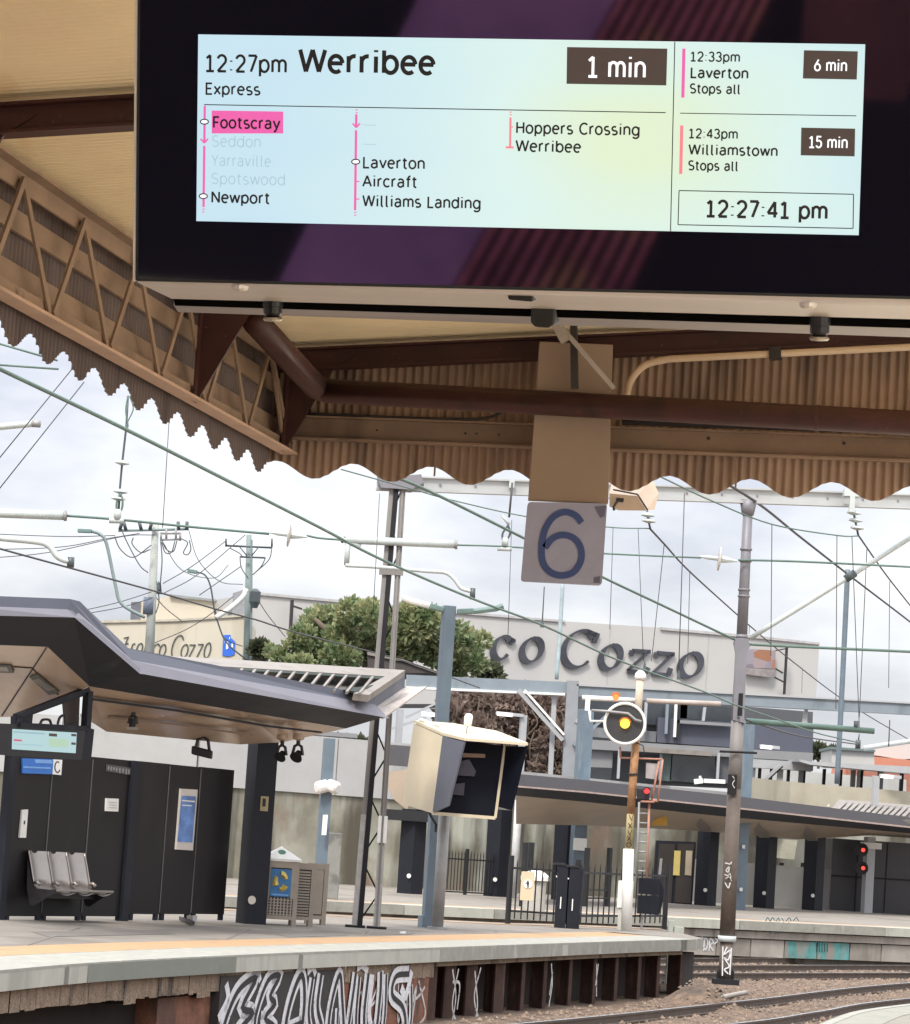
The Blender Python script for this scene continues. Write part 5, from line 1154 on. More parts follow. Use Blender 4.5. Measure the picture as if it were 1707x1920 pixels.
for i in range(len(RW) - 1):
    L_ = np.linalg.norm(npa(RW[i + 1]) - npa(RW[i])); n_ = max(2, int(L_ / 4.2))
    for k in range(n_):
        a, b = lerp(RW[i], RW[i + 1], k / n_ + .002), lerp(RW[i], RW[i + 1], (k + 1) / n_ - .002)
        zt = 4.95 if a[0] < 1 else 4.35
        wallstrip([a, b], 3.35 - .35 * (i < 2), zt, .25, 'parapet_panel', m_parapet, pw, d=-.08)
stg = MB(); stg.add([(p[0], p[1], 3.3) for p in RW] + [(60, 420, 3.3), (-140, 420, 3.3), (-140, 92, 3.3)], [tuple(range(len(RW) + 3))]); stg.build('street', M('street_asphalt', (.10, .10, .10), .9), kind='structure')
# street things just behind the white parapet: a low glazed strip
gsx = empty('glazed_shelter', (-9, 104, 3.3), 'long green glazed street shelter with white posts behind the parapet', 'bus shelter')
PG = Plane((0, 104, 0), (0, 1, 0))
PG.poly([(150, 1350), (650, 1385), (650, 1440), (150, 1400)], .05, -.3).build('glass_wall', M('green_shelter_glass', (.10, .16, .14), .15, var=.4, scale=.7, spec=.7), gsx)
for x in (188, 214, 240, 298, 322, 365, 382, 402, 470, 560, 604, 640):
    y = 1352 + (x - 150) * .07; PG.poly([(x, y - 10), (x + 3, y - 10), (x + 1, y + 45), (x - 2, y + 45)], .08).build('mullion', m_white, gsx)
PG.poly([(390, 1385), (412, 1388), (410, 1432), (388, 1430)], .3, .05).build('end_pier', m_greyband, gsx)
PG.poly([(150, 1338), (670, 1376), (670, 1384), (150, 1347)], .6, .2).build('roof_slab', m_greyband, gsx)

# far platform canopy
fc = empty('far_platform_canopy', gz(1330, 1700), 'long low grey canopy on dark columns along the far platform', 'canopy')
def CY(x): return np.interp(x, [940, 985, 1365, 1700, 1900], [86, 87, 99, 112, 120])
def cline(pts, dy=0.0): return [at(x, y, CY(x) + dy) for x, y in pts]
xsn = [968, 985, 1100, 1230, 1365, 1500, 1640, 1707, 1800]
yt_ = np.interp(xsn, [968, 1100, 1365, 1700, 1800], [1451, 1463, 1491, 1532, 1544]); yl_ = np.interp(xsn, [968, 1100, 1365, 1700, 1800], [1473, 1484, 1512, 1549, 1560]); yd_ = np.interp(xsn, [968, 1100, 1365, 1700, 1800], [1492, 1504, 1532, 1562, 1572]); ys_ = np.interp(xsn, [968, 1100, 1200, 1365, 1540, 1640, 1800], [1545, 1548, 1552, 1562, 1578, 1566, 1576])
MB().strip(cline(zip(xsn, yt_)), cline(zip(xsn, yl_)), (0, .3, 0)).build('fascia', M('canopy_fascia_grey', (.075, .073, .08), .5, var=.08), fc)
MB().strip(cline(zip(xsn, yl_), -.05), cline(zip(xsn, yl_ + 3), -.05), (0, .3, 0)).build('fascia_lip', M('pink_grey_lip', (.40, .30, .26), .5), fc)
MB().strip(cline(zip(xsn, yl_ + 3), .0), cline(zip(xsn, yd_), 1.2)).build('fascia_underside', m_navy, fc)
MB().strip(cline(zip(xsn, yd_), 1.2), cline(zip(xsn, ys_), 7)).build('soffit', M('tan_soffit', (.36, .285, .215), .45, var=.2, scale=.35), fc)
top = cline(zip(xsn, yt_), .1); MB().strip(top, [p + npa((0, 8, .15)) for p in top]).build('roof_sheet', m_greyband, fc)
cy_front = [at(x, y, CY(x) + 1.15) for x, y in ((1550, 1540),)]
# raised ribbed roof at the right end of the canopy
PRb = Plane.thru(at(1555, 1525, 109), at(1700, 1540, 112), at(1590, 1500, 114))
PRb.poly([(1553, 1524), (1575, 1499), (1740, 1512), (1710, 1538), (1640, 1536)], .15, .05).build('ribbed_roof', m_rooftop, fc)
PRb.poly([(1562, 1521), (1580, 1504), (1730, 1515), (1700, 1533), (1640, 1532)], .04, .09).build('roof_tray', M('roof_tray_grey', (.16, .15, .14), .6), fc)  # tray plate in a darker grey than its ribs
for i in range(12):
    x = 1568 + i * 11.5; MB().bar(PRb.pt(x, 1521 + i * .9, .16), PRb.pt(x + 17, 1505 + i * .9, .16), .14, .05).build('standing_rib', m_rooftop, fc)
for (x, yb, yt, w_) in ((768, 1676, 1530, .56), (929, 1681, 1530, .56), (1055, 1688, 1543, .56), (1322, 1698, 1556, .56), (1432, 1703, 1568, .56), (1523, 1707, 1574, .56)):
    b, zt = foot(x, yb, yt)
    if x > 800: b, zt = foot(x, yb, yt)
    sqpost(MB(), b, zt + .2, w_, w_, rad(50)).build('column', m_navy, fc)
    MB().disc(b + npa((-.05, -.42, .55)), (0, -1, 0), .07, .02, 12).build('round_tag', m_white, fc)
    if x > 1200: MB().prism([at(x - 32, yt - 30, CY(x) + 1.3), at(x - 12, yt - 28, CY(x) + 1.3), at(x + 12, yt + 3, CY(x) + 6.4), at(x - 8, yt + 3, CY(x) + 6.4)], (0, .1, .05)).build('soffit_bracket', M('brown_grey_bracket', (.20, .17, .15), .5), fc)
sqt = at(770, 1530, gz(768, 1676)[1]); MB().obox(sqt, (.75, 0, 0), (0, .5, 0), (0, 0, .16)).build('column_head', m_black, fc)
MB().obox(sqt + npa((.15, -.45, .02)), (.38, 0, 0), (0, .02, 0), (0, 0, .12)).build('maroon_panel', M('maroon_panel', (.13, .05, .07), .5), fc)
PB2 = Plane((0, 97, 0), (0, 1, 0))
PB2.poly([(715, 1450), (770, 1442), (765, 1520), (740, 1500)], .2, 0).build('soffit_end', M('tan_soffit', (.5, .4, .31)), fc)
PB2.poly([(728, 1396), (780, 1400), (776, 1438), (722, 1434)], .4, 0).build('canopy_end', M('canopy_fascia_grey', (.135, .13, .14)), fc)
# yellow patch on soffit
MB().prism([at(x, y, 98.3) for x, y in [(1226, 1538), (1250, 1528), (1252, 1548), (1222, 1548)]], (0, .02, 0)).build('yellow_panel', M('orange_panel', (.55, .30, .04), .5), fc)
# dark back wall with doors
PDo = Plane((0, gz(1270, 1698)[1] + 4, 0), (0, 1, 0))
dw = empty('dark_doorway', PDo.pt(1265, 1698), 'dark double door with two yellow glazed strips under the far canopy', 'door')
PDo.poly([(1231, 1576), (1306, 1579), (1298, 1700), (1223, 1696)], .3).build('door_frame', m_navy, dw)
for x0 in (1236, 1272): PDo.poly([(x0, 1582), (x0 + 30, 1583), (x0 + 23, 1694), (x0 - 7, 1692)], .05, .06).build('door_leaf', M('dark_brown_door', (.03, .024, .022), .4), dw)
for x0, c_ in ((1265, (.50, .40, .13)), (1287, (.36, .30, .22))): PDo.poly([(x0, 1595), (x0 + 12, 1595.5), (x0 + 9.5, 1642), (x0 - 2.5, 1641)], .03, .10).build('glazed_strip', M('yellow_glass_%d' % x0, c_, .3), dw)
PDo.poly([(1238, 1610), (1243, 1610), (1240, 1640), (1235, 1640)], .04, .1).build('door_sign', m_grey, dw)
# dark waiting room at right
PR2 = Plane((0, 117, 0), (0, 1, 0))
wr = empty('waiting_room', PR2.pt(1640, 1716), 'dark glazed waiting room under the right end of the far canopy', 'waiting room')
PR2.poly([(1562, 1572), (1760, 1585), (1752, 1722), (1556, 1708)], 3.0).build('wall', M('waiting_room_dark', (.028, .025, .03), .3, var=.2), wr)
for x in (1610, 1665): PR2.poly([(x, 1580), (x + 1.5, 1580), (x - 6, 1712), (x - 7.5, 1712)], .1, .06).build('mullion', m_navy, wr)
PR2.poly([(1556, 1640), (1752, 1652), (1752, 1655), (1556, 1643)], .08, .05).build('transom', m_navy, wr)
# grey base wall and panels between the columns
gw = MB(); PGw = Plane((0, 116, 0), (0, 1, 0))
lw = empty('low_grey_wall', PGw.pt(1430, 1695), 'smooth grey wall base between the far canopy columns', 'wall')
PGw.poly([(1290, 1610), (1560, 1630), (1553, 1706), (1286, 1696)], .3).build('wall', M('grey_plinth', (.17, .165, .16), .7, var=.1, scale=1), lw)
PGw.poly([(1452, 1572), (1496, 1576), (1490, 1612), (1449, 1608)], .2, .1).build('pale_panel', M('pale_panel', (.46, .45, .36), .6), lw)
lw2 = PGw.poly([(960, 1585), (1175, 1597), (1170, 1690), (955, 1680)], .3, 2.2); 
lw2.build('grey_hoarding', M('grey_hoarding', (.20, .20, .19), .7, var=.12, scale=1.5), label='plain grey hoarding behind the platform end fences', cat='hoarding')
# equipment room mass behind the fence cabinets
PQ = Plane((0, gz(1050, 1690)[1] + 1.2, 0), (0, 1, 0))
# tall thin black posts and the far railings
rl = empty('far_railing', gz(885, 1676), 'dark picket railing at the back of the far platform', 'railing')
fence('far_railing', [gz(832, 1676), gz(926, 1681)], 1.32 * 1.0, 16, 'dark picket railing between two columns on the far platform', postat=(.42,), rail=(.06, .86))
bpy.data.objects.remove(rl)
for (xa, xb, ya, lab) in ((1462, 1502, 1618, 'pair of thin black posts with low rails under the far canopy'), (979, 990, 1580, 'thick black pointed posts behind the walker sign fence'), (1138, 1096, 1590, 'black posts beside the tall blue grey post behind the fence')):
    e = empty('guard_rail', gz(xa, 1700), lab, 'rail')
    for x in (xa, xb):
        b, zt = foot(x, 1700, ya); MB().tube([b, (b[0], b[1], zt)], .09, 8).build('post', m_black, e)
    p, q = foot(xa, 1700, ya)[0], foot(xb, 1700, ya)[0]
    for z in (.25, .5): MB().bar(p + Z * z, q + Z * z, .05, .05).build('rail', m_black, e)
# slim lamp posts, blue posts and the double red signal
def post_thing(name, px, py, yt, wm, mat, label, cat, group=None, round_=False, ang=.3, Y=None):
    b, zt = foot(px, py, yt) if Y is None else foot(px, py, yt, Y=Y)
    e = empty(name, (b[0], b[1], b[2]), label, cat, group)
    mb = MB(); (mb.tube([b, (b[0], b[1], zt)], wm / 2, 12) if round_ else sqpost(mb, b, zt, wm, wm, ang)); mb.build('post', mat, e, smooth=round_)
    return e, b, zt
e, b, zt = post_thing('blue_post', 1078, 1690, 1330, .42, m_bluegrey, 'blue grey post in front of the concourse beside the amber signal', 'post')
MB().obox((b[0] + .05, b[1] - .3, (at(1082, 1583, b[1]))[2]), (.22, 0, 0), (0, .05, 0), (0, 0, .2)).build('notice', m_white, e)
e, b, zt = post_thing('white_pipe_post', 962, 1684, 1500, .26, M('white_grey_pipe', (.5, .5, .5), .5), 'white round pipe post left of the walker sign', 'post', round_=True)
e, b, zt = post_thing('blue_post', 1385, 1706, 1352, .36, m_bluegrey, 'blue grey post directly behind the graffitied tubular mast', 'post')
for y in (1588, 1668): MB().obox(at(1390 + (1668 - y) * .06, y, b[1] - .3), (.05, 0, 0), (0, .03, 0), (0, 0, .06)).build('tag', m_white, e)
e, b, zt = post_thing('red_signal_post', 1625, 1712, 1570, .34, m_steelgrey, 'grey post carrying two red railway signal lamps', 'signal')
MB().obox(at(1634, 1586, b[1] - .2), (.4, 0, 0), (0, .05, 0), (0, 0, .12)).build('white_wrap', m_white, e)
for y in (1594, 1628):
    c_ = at(1619, y, b[1] - .35); lamp(e, c_, .075, (1, .08, .05), .7, False, 'red_lamp')
    MB().disc(c_ + npa((-.05, .03, 0)), (0, 1, 0), .26, .2, 16).build('lamp_backplate', m_black, e)
    MB().tube([c_ + npa((.13 * math.cos(a), -.14, .13 * math.sin(a))) for a in np.linspace(-.9, 2.2, 9)], .05, 6).build('lamp_hood', m_black, e)

# ================================================================== CONCOURSE (glass and steel building behind the far canopy)
cc = empty('concourse_building', (14, 126, 3.3), 'slate and glass concourse building with grey bands behind the far canopy', 'building')
PC = Plane((0, 128, 0), (0, 1, 0)); PC2 = Plane((0, 121, 0), (0, 1, 0))
PC.poly([(1088, 1300), (1525, 1335), (1520, 1480), (1080, 1460)], 6, -1.0).build('core_wall', M('concourse_core', (.075, .078, .085), .5, var=.2, scale=.4), cc)
for q in ([(1098, 1308), (1290, 1316), (1288, 1362), (1095, 1352)], [(1272, 1316), (1385, 1327), (1383, 1356), (1270, 1346)]): PC.poly(q, .1, -.5).build('upper_glazing', m_glassd, cc)
PC.poly([(1235, 1345), (1526, 1366), (1524, 1412), (1232, 1392)], .6, .3).build('slate_band', m_slate, cc)
PC.poly([(1090, 1362), (1232, 1372), (1230, 1392), (1088, 1380)], .5, .1).build('slate_band', M('grey_lower_band', (.15, .155, .165), .5), cc)
PC.poly([(1090, 1386), (1526, 1412), (1524, 1428), (1090, 1404)], .8, .5).build('grey_band', m_greyband, cc)
PC.poly([(1196, 1400), (1336, 1410), (1335, 1418), (1195, 1409)], .4, .9).build('pipe_band', m_rooftop, cc)
for q, mm in (([(1100, 1406), (1150, 1408), (1148, 1440), (1098, 1438)], m_greyband), ([(1098, 1438), (1148, 1440), (1146, 1462), (1096, 1460)], m_glassd), ([(1238, 1410), (1262, 1411), (1258, 1465), (1234, 1463)], M('green_pane', (.10, .135, .13), .2)), ([(1260, 1412), (1345, 1418), (1340, 1470), (1256, 1464)], m_glassd), ([(1348, 1418), (1390, 1421), (1386, 1470), (1344, 1468)], M('dim_grey_pane', (.10, .105, .115), .2))): PC.poly(q, .2, .2).build('lower_glazing', mm, cc)
for x, yt, yb, mm in ((1210, 1316, 1372, m_steelgrey), (1250, 1318, 1376, m_steelblue), (1266, 1320, 1382, m_white), (1272, 1320, 1384, m_black), (1320, 1326, 1352, m_steelgrey), (1346, 1412, 1466, m_steelgrey), (1238, 1408, 1462, m_steelblue), (1160, 1405, 1460, m_steelgrey)): PC.poly([(x, yt), (x + 5, yt), (x + 2, yb), (x - 3, yb)], .3, .7).build('mullion', mm, cc)
PC.poly([(1272, 1350), (1372, 1357), (1371, 1362), (1271, 1356)], .3, .7).build('window_sill', m_greyband, cc)
# right hand part: walkway shelter with pale walls and piers
wk = empty('walkway_shelter', PC2.pt(1560, 1500), 'pale walkway shelter with grey beams and piers at right', 'shelter')
PC2.poly([(1392, 1422), (1526, 1430), (1525, 1446), (1391, 1438)], .6, .3).build('beam', m_steelgrey, wk)
PC2.poly([(1400, 1438), (1700, 1462), (1700, 1500), (1398, 1480)], .3, -2.5).build('back_wall', M('pale_back_wall', (.42, .42, .40), .7, var=.2, scale=.5), wk)
MB().strip([at(1500, 1424, 118), at(1520, 1428, 118), at(1720, 1438, 118)], [at(1500, 1428, 118), at(1520, 1434, 118), at(1720, 1452, 118)], (0, 4, .1)).build('roof_beam', m_steelgrey, wk)
for x, w_, mm in ((1410, 8, m_steelgrey), (1424, 5, m_navy), (1446, 4, m_navy), (1460, 10, M('pale_back_wall', (.42, .42, .40))), (1478, 5, m_navy), (1500, 9, m_greyband), (1508, 4, m_navy), (1545, 5, m_navy), (1577, 4, m_navy), (1598, 8, m_greyband), (1610, 6, m_steelgrey), (1615, 5, m_navy), (1648, 10, m_steelblue), (1690, 6, m_navy)):
    y = 1436 + (x - 1400) * .04; PC2.poly([(x, y), (x + w_, y), (x + w_ - 4, y + 62), (x - 4, y + 62)], .3, 0).build('pier', mm, wk)
wallstrip([at(1385, 1520, 113)[:2], at(1480, 1520, 116)[:2], at(1760, 1530, 120)[:2]], 3.0, at(1480, 1466, 116)[2], .3, 'barrier', M('cream_grey_barrier', (.42, .38, .29), .8, var=.12, scale=.8, stain=[((.32, .29, .22), .7, .55, (1, 1, .3))]), wk)
pbar((1402, 1492), (1465, 1434), 6, m_steelgrey, wk, 'diagonal_brace', PC2, .2, .8); pbar((1406, 1494), (1468, 1437), 3, m_black, wk, 'diagonal_brace', PC2, .2, .7)
PC2.poly([(1480, 1494), (1520, 1492), (1545, 1498), (1552, 1510), (1478, 1506)], .6, 4).build('lilac_bench', M('lilac_grey', (.34, .32, .38), .6), wk)
MB().strip([at(1535, 1505, 117) , at(1545, 1515, 117), at(1556, 1512, 117)], [at(1538, 1503, 117), at(1547, 1512, 117), at(1556, 1509, 117)], (0, .1, 0)).build('white_pipe', m_white, wk)
# steel portal frame of the station entrance
sf = empty('steel_portal_frame', at(1073, 1460, 117), 'large pale blue steel portal frame with diagonal braces above the far platform', 'frame')
Yf_ = 117
def fr(pts, mat, name, th=.5, off=0.0): Plane((0, Yf_, 0), (0, 1, 0)).poly(pts, th, off).build(name, mat, sf)
fr([(762, 1265), (1066, 1279), (1066, 1301), (762, 1288)], m_steelblue, 'beam'); fr([(762, 1287), (1060, 1300), (1060, 1304), (762, 1291)], m_white, 'flange', .6, .08)
fr([(1064, 1276), (1086, 1277), (1078, 1466), (1054, 1464)], M('grey_column_steel', (.25, .26, .275), .5, var=.08), 'column', .6, .1)
fr([(1084, 1285), (1240, 1292), (1707, 1318), (1900, 1329), (1900, 1352), (1707, 1340), (1240, 1315), (1084, 1306)], m_steelblue, 'beam', .5, .02)
fr([(1082, 1283), (1900, 1327), (1900, 1330), (1082, 1286)], m_steelgrey, 'flange', .6, .1)
fr([(1036, 1298), (1045, 1298), (1037, 1455), (1028, 1455)], m_steelgrey, 'side_column', .3, -.2)
pbar((972, 1294), (1056, 1388), 8, m_steelgrey, sf, 'diagonal_brace', Plane((0, Yf_, 0), (0, 1, 0)), .2, .2); pbar((984, 1294), (1058, 1378), 4, m_white, sf, 'diagonal_brace', Plane((0, Yf_, 0), (0, 1, 0)), .2, .3)
pbar((1076, 1398), (1140, 1340), 6, m_steelblue, sf, 'diagonal_brace', Plane((0, Yf_, 0), (0, 1, 0)), .2, .2)
for (a, c_) in (((760, 1346), (820, 1318)), ((735, 1366), (800, 1345)), ((1080, 1355), (1098, 1330))): pbar(a, c_, 4, m_steelgrey, sf, 'stay', Plane((0, Yf_, 0), (0, 1, 0)), .12, .1)
fr([(1511, 1328), (1516, 1328), (1514, 1360), (1504, 1360)], m_steelgrey, 'stub_column', .3, -.3)
# lit street lamps with L arms
def llamp(px, py, yt, hx0, hx1, hy, Y, label):
    e, b, zt = post_thing('street_lamp', px, py, yt, .22, m_steelgrey, label, 'lamp', 'slim street lamps behind the far platform', Y=Y)
    a, c_ = at(hx0, hy, Y - .1), at(hx1, hy + (hx1 - hx0) * .1, Y - .1)
    MB().bar(a, c_, .3, .12).build('lamp_arm', m_steelgrey, e); MB().bar(lerp(a, c_, .05) + npa((0, -.05, -.02)), lerp(a, c_, .6) + npa((0, -.05, -.02)), .34, .12).build('lit_lamp', m_lampglass, e)
llamp(975, 1460, 1341, 930, 982, 1337, 112, 'white street lamp with short arm right of the monitor box')
llamp(745, 1420, 1330, 788, 840, 1337, 108, 'white street lamp beside the lamp post above the shelter eave')
llamp(1394, 1470, 1402, 1425, 1462, 1399, 113, 'lit white lamp beside the tubular mast under the slate band')
llamp(1640, 1520, 1455, 1650, 1690, 1454, 113, 'lit white lamp under the walkway roof at far right')
e = empty('white_fitting', at(1320, 1465, 108), 'white lamp fitting lying along the parapet left of the tubular mast', 'lamp')
MB().bar(at(1302, 1466, 108), at(1318, 1464, 108), .2, .18).build('lamp_head', m_white, e); MB().bar(at(1320, 1464, 108), at(1360, 1466, 108), .2, .14).build('lamp_body', m_white, e); MB().bar(at(1313, 1455, 108), at(1314, 1463, 108), .08, .08).build('stub', m_white, e)
# ================================================================== BUILDINGS, TREES, POLES BEHIND
m_facade = M('offwhite_facade', (.46, .445, .425), .8, var=.05, scale=.15, stain=[((.43, .42, .405), .25, .56, (1, 1, .15))])
m_creamwall = M('cream_facade', (.56, .51, .41), .8, var=.06, scale=.3, stain=[((.45, .40, .31), .5, .55, (1, 1, .15)), ((.36, .32, .26), .7, .63, (1, 1, .12))])
m_letter = M('slate_letters', (.045, .048, .06), .45, var=.5, scale=.5)  # reflection gradients on the letters put in as colour variation
m_letterg = M('dark_green_letters', (.05, .065, .06), .5, var=.3, scale=1)
bgd = empty('furniture_store', at(1000, 1290, 168), 'large off white building with slate raised lettering behind the station', 'building')
fa0, fa1 = at(474, 1300, 163), at(1537, 1340, 176); PFc = Plane.wall((fa0[0], fa0[1], 0), (fa1[0], fa1[1], 0))
def upr(pl, pts, th, off=0): return pl.poly(pts, th, off)
MB().prism([PFc.pt(*p) for p in [(480, 1112), (850, 1147), (1060, 1165), (1250, 1178), (1420, 1195), (1537, 1207), (1530, 1320), (474, 1320)]], PFc.n * 14).build('facade', m_facade, bgd)
PFc.poly([(1240, 1176), (1420, 1192), (1538, 1205), (1538, 1209), (1420, 1197), (1240, 1181)], .4, .12).build('parapet_cap', M('facade_cap', (.42, .41, .40), .7), bgd)
PFc.poly([(480, 1110), (850, 1145), (1060, 1163), (1060, 1167), (850, 1150), (480, 1115)], .4, .12).build('parapet_cap', M('facade_cap', (.42, .41, .40), .7), bgd)
# seam lines in the facade sheeting
for x, y0 in ((610, 1126), (745, 1138), (1145, 1172), (1330, 1188)): PFc.poly([(x, y0), (x + 1, y0), (x - 9, y0 + 160), (x - 10, y0 + 160)], .05, .03).build('sheet_joint', M('facade_joint', (.43, .42, .41), .7), bgd)
# raised letters drawn with a broad nib: thick and thin strokes leaning right
def nib(mb, pts, wmax, wmin, pl, off, th, ang=28):
    p = smoothline([npa(q) for q in pts], 8) if len(pts) > 2 else [lerp(pts[0], pts[1], t) for t in np.linspace(0, 1, 4)]
    a = rad(ang); nv = npa((math.cos(a), -math.sin(a))); L, R = [], []
    for i in range(len(p)):
        d = p[min(i + 1, len(p) - 1)] - p[max(i - 1, 0)]; d = d / (np.linalg.norm(d) + 1e-9); n = npa((-d[1], d[0]))
        wd = wmin + (wmax - wmin) * abs(d[0] * nv[1] - d[1] * nv[0]) ** 1.4
        L.append(p[i] + n * wd / 2); R.append(p[i] - n * wd / 2)
    A = [pl.pt(*q, off) for q in L]; B = [pl.pt(*q, off) for q in R]
    mb.strip(A, B, pl.n * th)
def ol(cx, cy, rx, ry, sh, a0=90, a1=450, n=20):
    return [(cx + rx * math.cos(rad(t)) + sh * math.sin(rad(t)) * ry, cy - ry * math.sin(rad(t))) for t in np.linspace(a0, a1, n)]
def letters(items, pl, mat, parent, wmax, wmin, off, th, name='raised_letter'):
    for strokes in items:
        mb = MB()
        for s_ in strokes: nib(mb, s_, wmax, wmin, pl, off, th)
        mb.build(name, mat, parent)
big = [
 [ol(942, 1215, 16, 21, .18, 35, 325)[::1], [(958, 1200), (962, 1203), (958, 1208)]],
 [ol(998, 1219, 18, 22, .18)],
 [ol(1087, 1217, 29, 34, .18, 38, 318), [(1122, 1187), (1115, 1205)], [(1101, 1184), (1119, 1191)]],
 [ol(1146, 1232, 18, 22, .18)],
 [[(1187, 1220), (1221, 1222)], [(1218, 1222), (1178, 1257)], [(1177, 1258), (1212, 1262)], [(1187, 1220), (1184, 1229)], [(1212, 1262), (1217, 1252)]],
 [[(1233, 1224), (1266, 1227)], [(1263, 1227), (1225, 1262)], [(1223, 1263), (1254, 1266)], [(1233, 1224), (1230, 1233)], [(1254, 1266), (1259, 1253)]],
 [ol(1296, 1247, 19, 22, .18)],
]
letters(big, PFc, m_letter, bgd, 13.0, 3.4, .2, .12)
bb = empty('mural_board', PFc.pt(1440, 1290, .5), 'weathered brown and grey mural board on the building wall behind the mast', 'billboard')
def mural_mat():
    m = bpy.data.materials.new('mural_patches'); m.use_nodes = True; t = m.node_tree; b = t.nodes['Principled BSDF']; b.inputs['Roughness'].default_value = .6
    tc = N(t, 'ShaderNodeTexCoord'); n = N(t, 'ShaderNodeTexVoronoi'); n.inputs['Scale'].default_value = 1.1; r = N(t, 'ShaderNodeValToRGB'); e = r.color_ramp.elements
    e[0].color = (.10, .07, .06, 1); e[1].color = (.42, .40, .42, 1); k = e.new(.35); k.color = (.33, .15, .08, 1); k = e.new(.55); k.color = (.30, .27, .30, 1); k = e.new(.75); k.color = (.14, .12, .15, 1)
    t.links.new(tc.outputs['Object'], n.inputs[0]); t.links.new(n.outputs['Color'], r.inputs[0]); t.links.new(r.outputs[0], b.inputs['Base Color']); return m
PFc.poly([(1398, 1216), (1455, 1220), (1454, 1254), (1396, 1252)], .1, .4).build('picture', mural_mat(), bb)
PFc.poly([(1398, 1252), (1454, 1256), (1448, 1271), (1398, 1264)], .1, .4).build('lower_strip', M('mural_base', (.26, .23, .22), .6, var=.3), bb)
for a, c_ in (((1476, 1212), (1471, 1302)), ((1476, 1216), (1455, 1220)), ((1472, 1280), (1453, 1270)), ((1455, 1254), (1468, 1262))): pbar(a, c_, 3.5 if a[0] > 1470 and c_[1] > 1290 else 2, m_darksteel, bb, 'bracket', PFc, .15, .8)
pbar((548, 1125), (544, 1196), 5, m_darksteel, bgd, 'wall_bracket', PFc, .2, .6); pbar((548, 1136), (566, 1142), 3, m_darksteel, bgd, 'wall_bracket', PFc, .2, .6)

st2 = empty('cream_shop', at(330, 1250, 150), 'older cream building with tall thin painted lettering behind the shelter roof', 'building')
PS2 = Plane((0, 150, 0), (0, 1, 0))
PS2.poly([(170, 1172), (192, 1166), (330, 1164), (458, 1155), (452, 1290), (170, 1290)], 10).build('front_wall', m_creamwall, st2)
PS2.poly([(188, 1163), (330, 1161), (459, 1152), (459, 1156), (330, 1165), (188, 1168)], .5, .1).build('cornice', M('cream_cornice', (.46, .42, .34), .8), st2)
PS2.poly([(264, 1128), (318, 1117), (404, 1126), (402, 1164), (262, 1166)], 6, -1.5).build('upper_storey', M('beige_upper', (.50, .45, .37), .8, var=.05, scale=.3), st2)
PS2.poly([(246, 1129), (264, 1128), (262, 1168), (244, 1168)], 5, -1.4).build('dark_side', M('slate_side', (.11, .12, .14), .6), st2)
PS2.poly([(318, 1114), (405, 1124), (405, 1128), (318, 1119)], .6, -1.3).build('roof_edge', M('grey_roof_edge', (.24, .26, .25), .6), st2)
PS2.poly([(156, 1166), (186, 1164), (186, 1172), (156, 1172)], 4, .2).build('low_roof', M('slate_side', (.11, .12, .14)), st2)
PS2.poly([(428, 1142), (466, 1140), (462, 1168), (426, 1160)], 3, -.5).build('green_box', M('green_grey_box', (.12, .16, .155), .6), st2)
PS2.poly([(437, 1112), (466, 1103), (462, 1162), (434, 1158)], 1, -.2).build('grey_panel', M('pale_slate_panel', (.27, .27, .285), .6), st2)
PS2.poly([(470, 1222), (500, 1222), (498, 1250), (468, 1250)], 2, .2).build('dark_door', m_navy, st2)
sm = [
 [[(240, 1195), (233, 1214), (229, 1232)], [(232, 1196), (242, 1194)], [(236, 1207), (241, 1206)]],
 [[(245, 1222), (249, 1208), (254, 1207)]],
 [ol(262, 1215, 5, 9, .2)], [[(270, 1224), (274, 1208)], [(273, 1210), (279, 1207), (279, 1222)]],
 [ol(293, 1218, 6, 11, .2, 40, 320)], [ol(305, 1219, 5.5, 11, .2)],
 [ol(333, 1213, 10, 22, .22, 38, 300)], [ol(346, 1220, 6, 12, .2)],
 [[(355, 1209), (367, 1209)], [(366, 1209), (353, 1234)], [(353, 1234), (364, 1234)]], [[(371, 1208), (382, 1208)], [(381, 1208), (368, 1234)], [(368, 1234), (378, 1234)]],
 [ol(389, 1219, 5.5, 14, .2)],
]
letters(sm, PS2, m_letterg, st2, 2.6, .8, .06, .04, 'painted_letter')
e = empty('blue_wall_poster', PS2.pt(428, 1232), 'bright blue painted patch with white marks on the cream building', 'poster')
PS2.poly([(419, 1191), (432, 1190), (433, 1196), (441, 1203), (440, 1227), (430, 1231), (417, 1229)], .05, .06).build('blue_paint', M('bright_blue_paint', (.03, .14, .62), .6, var=.2, scale=1), e)
mb = MB()
for q in ([(424, 1204), (428, 1203), (428, 1216), (424, 1218)], [(434, 1207), (437, 1207), (437, 1218), (434, 1216)], [(421, 1198), (423, 1197), (421, 1206)], [(430, 1194), (432, 1196), (430, 1200)]): mb.prism([PS2.pt(x, y, .08) for x, y in q], (0, .01, 0))
mb.build('white_marks', m_white, e)
# dark roof in front of the tree
dr = empty('dark_gable', at(760, 1262, 126), 'dark brown sloping roof poking up in front of the green tree', 'roof')
Pd = Plane((0, 126, 0), (0, 1, 0)); Pd.poly([(689, 1226), (715, 1231), (822, 1262), (690, 1262)], 5).build('gable_wall', M('dark_brown_gable', (.055, .045, .042), .7), dr)
Pd.poly([(689, 1222), (755, 1236), (824, 1260), (824, 1264), (755, 1240), (689, 1228)], 5.2, .1).build('barge_board', M('taupe_barge', (.20, .18, .16), .6), dr)
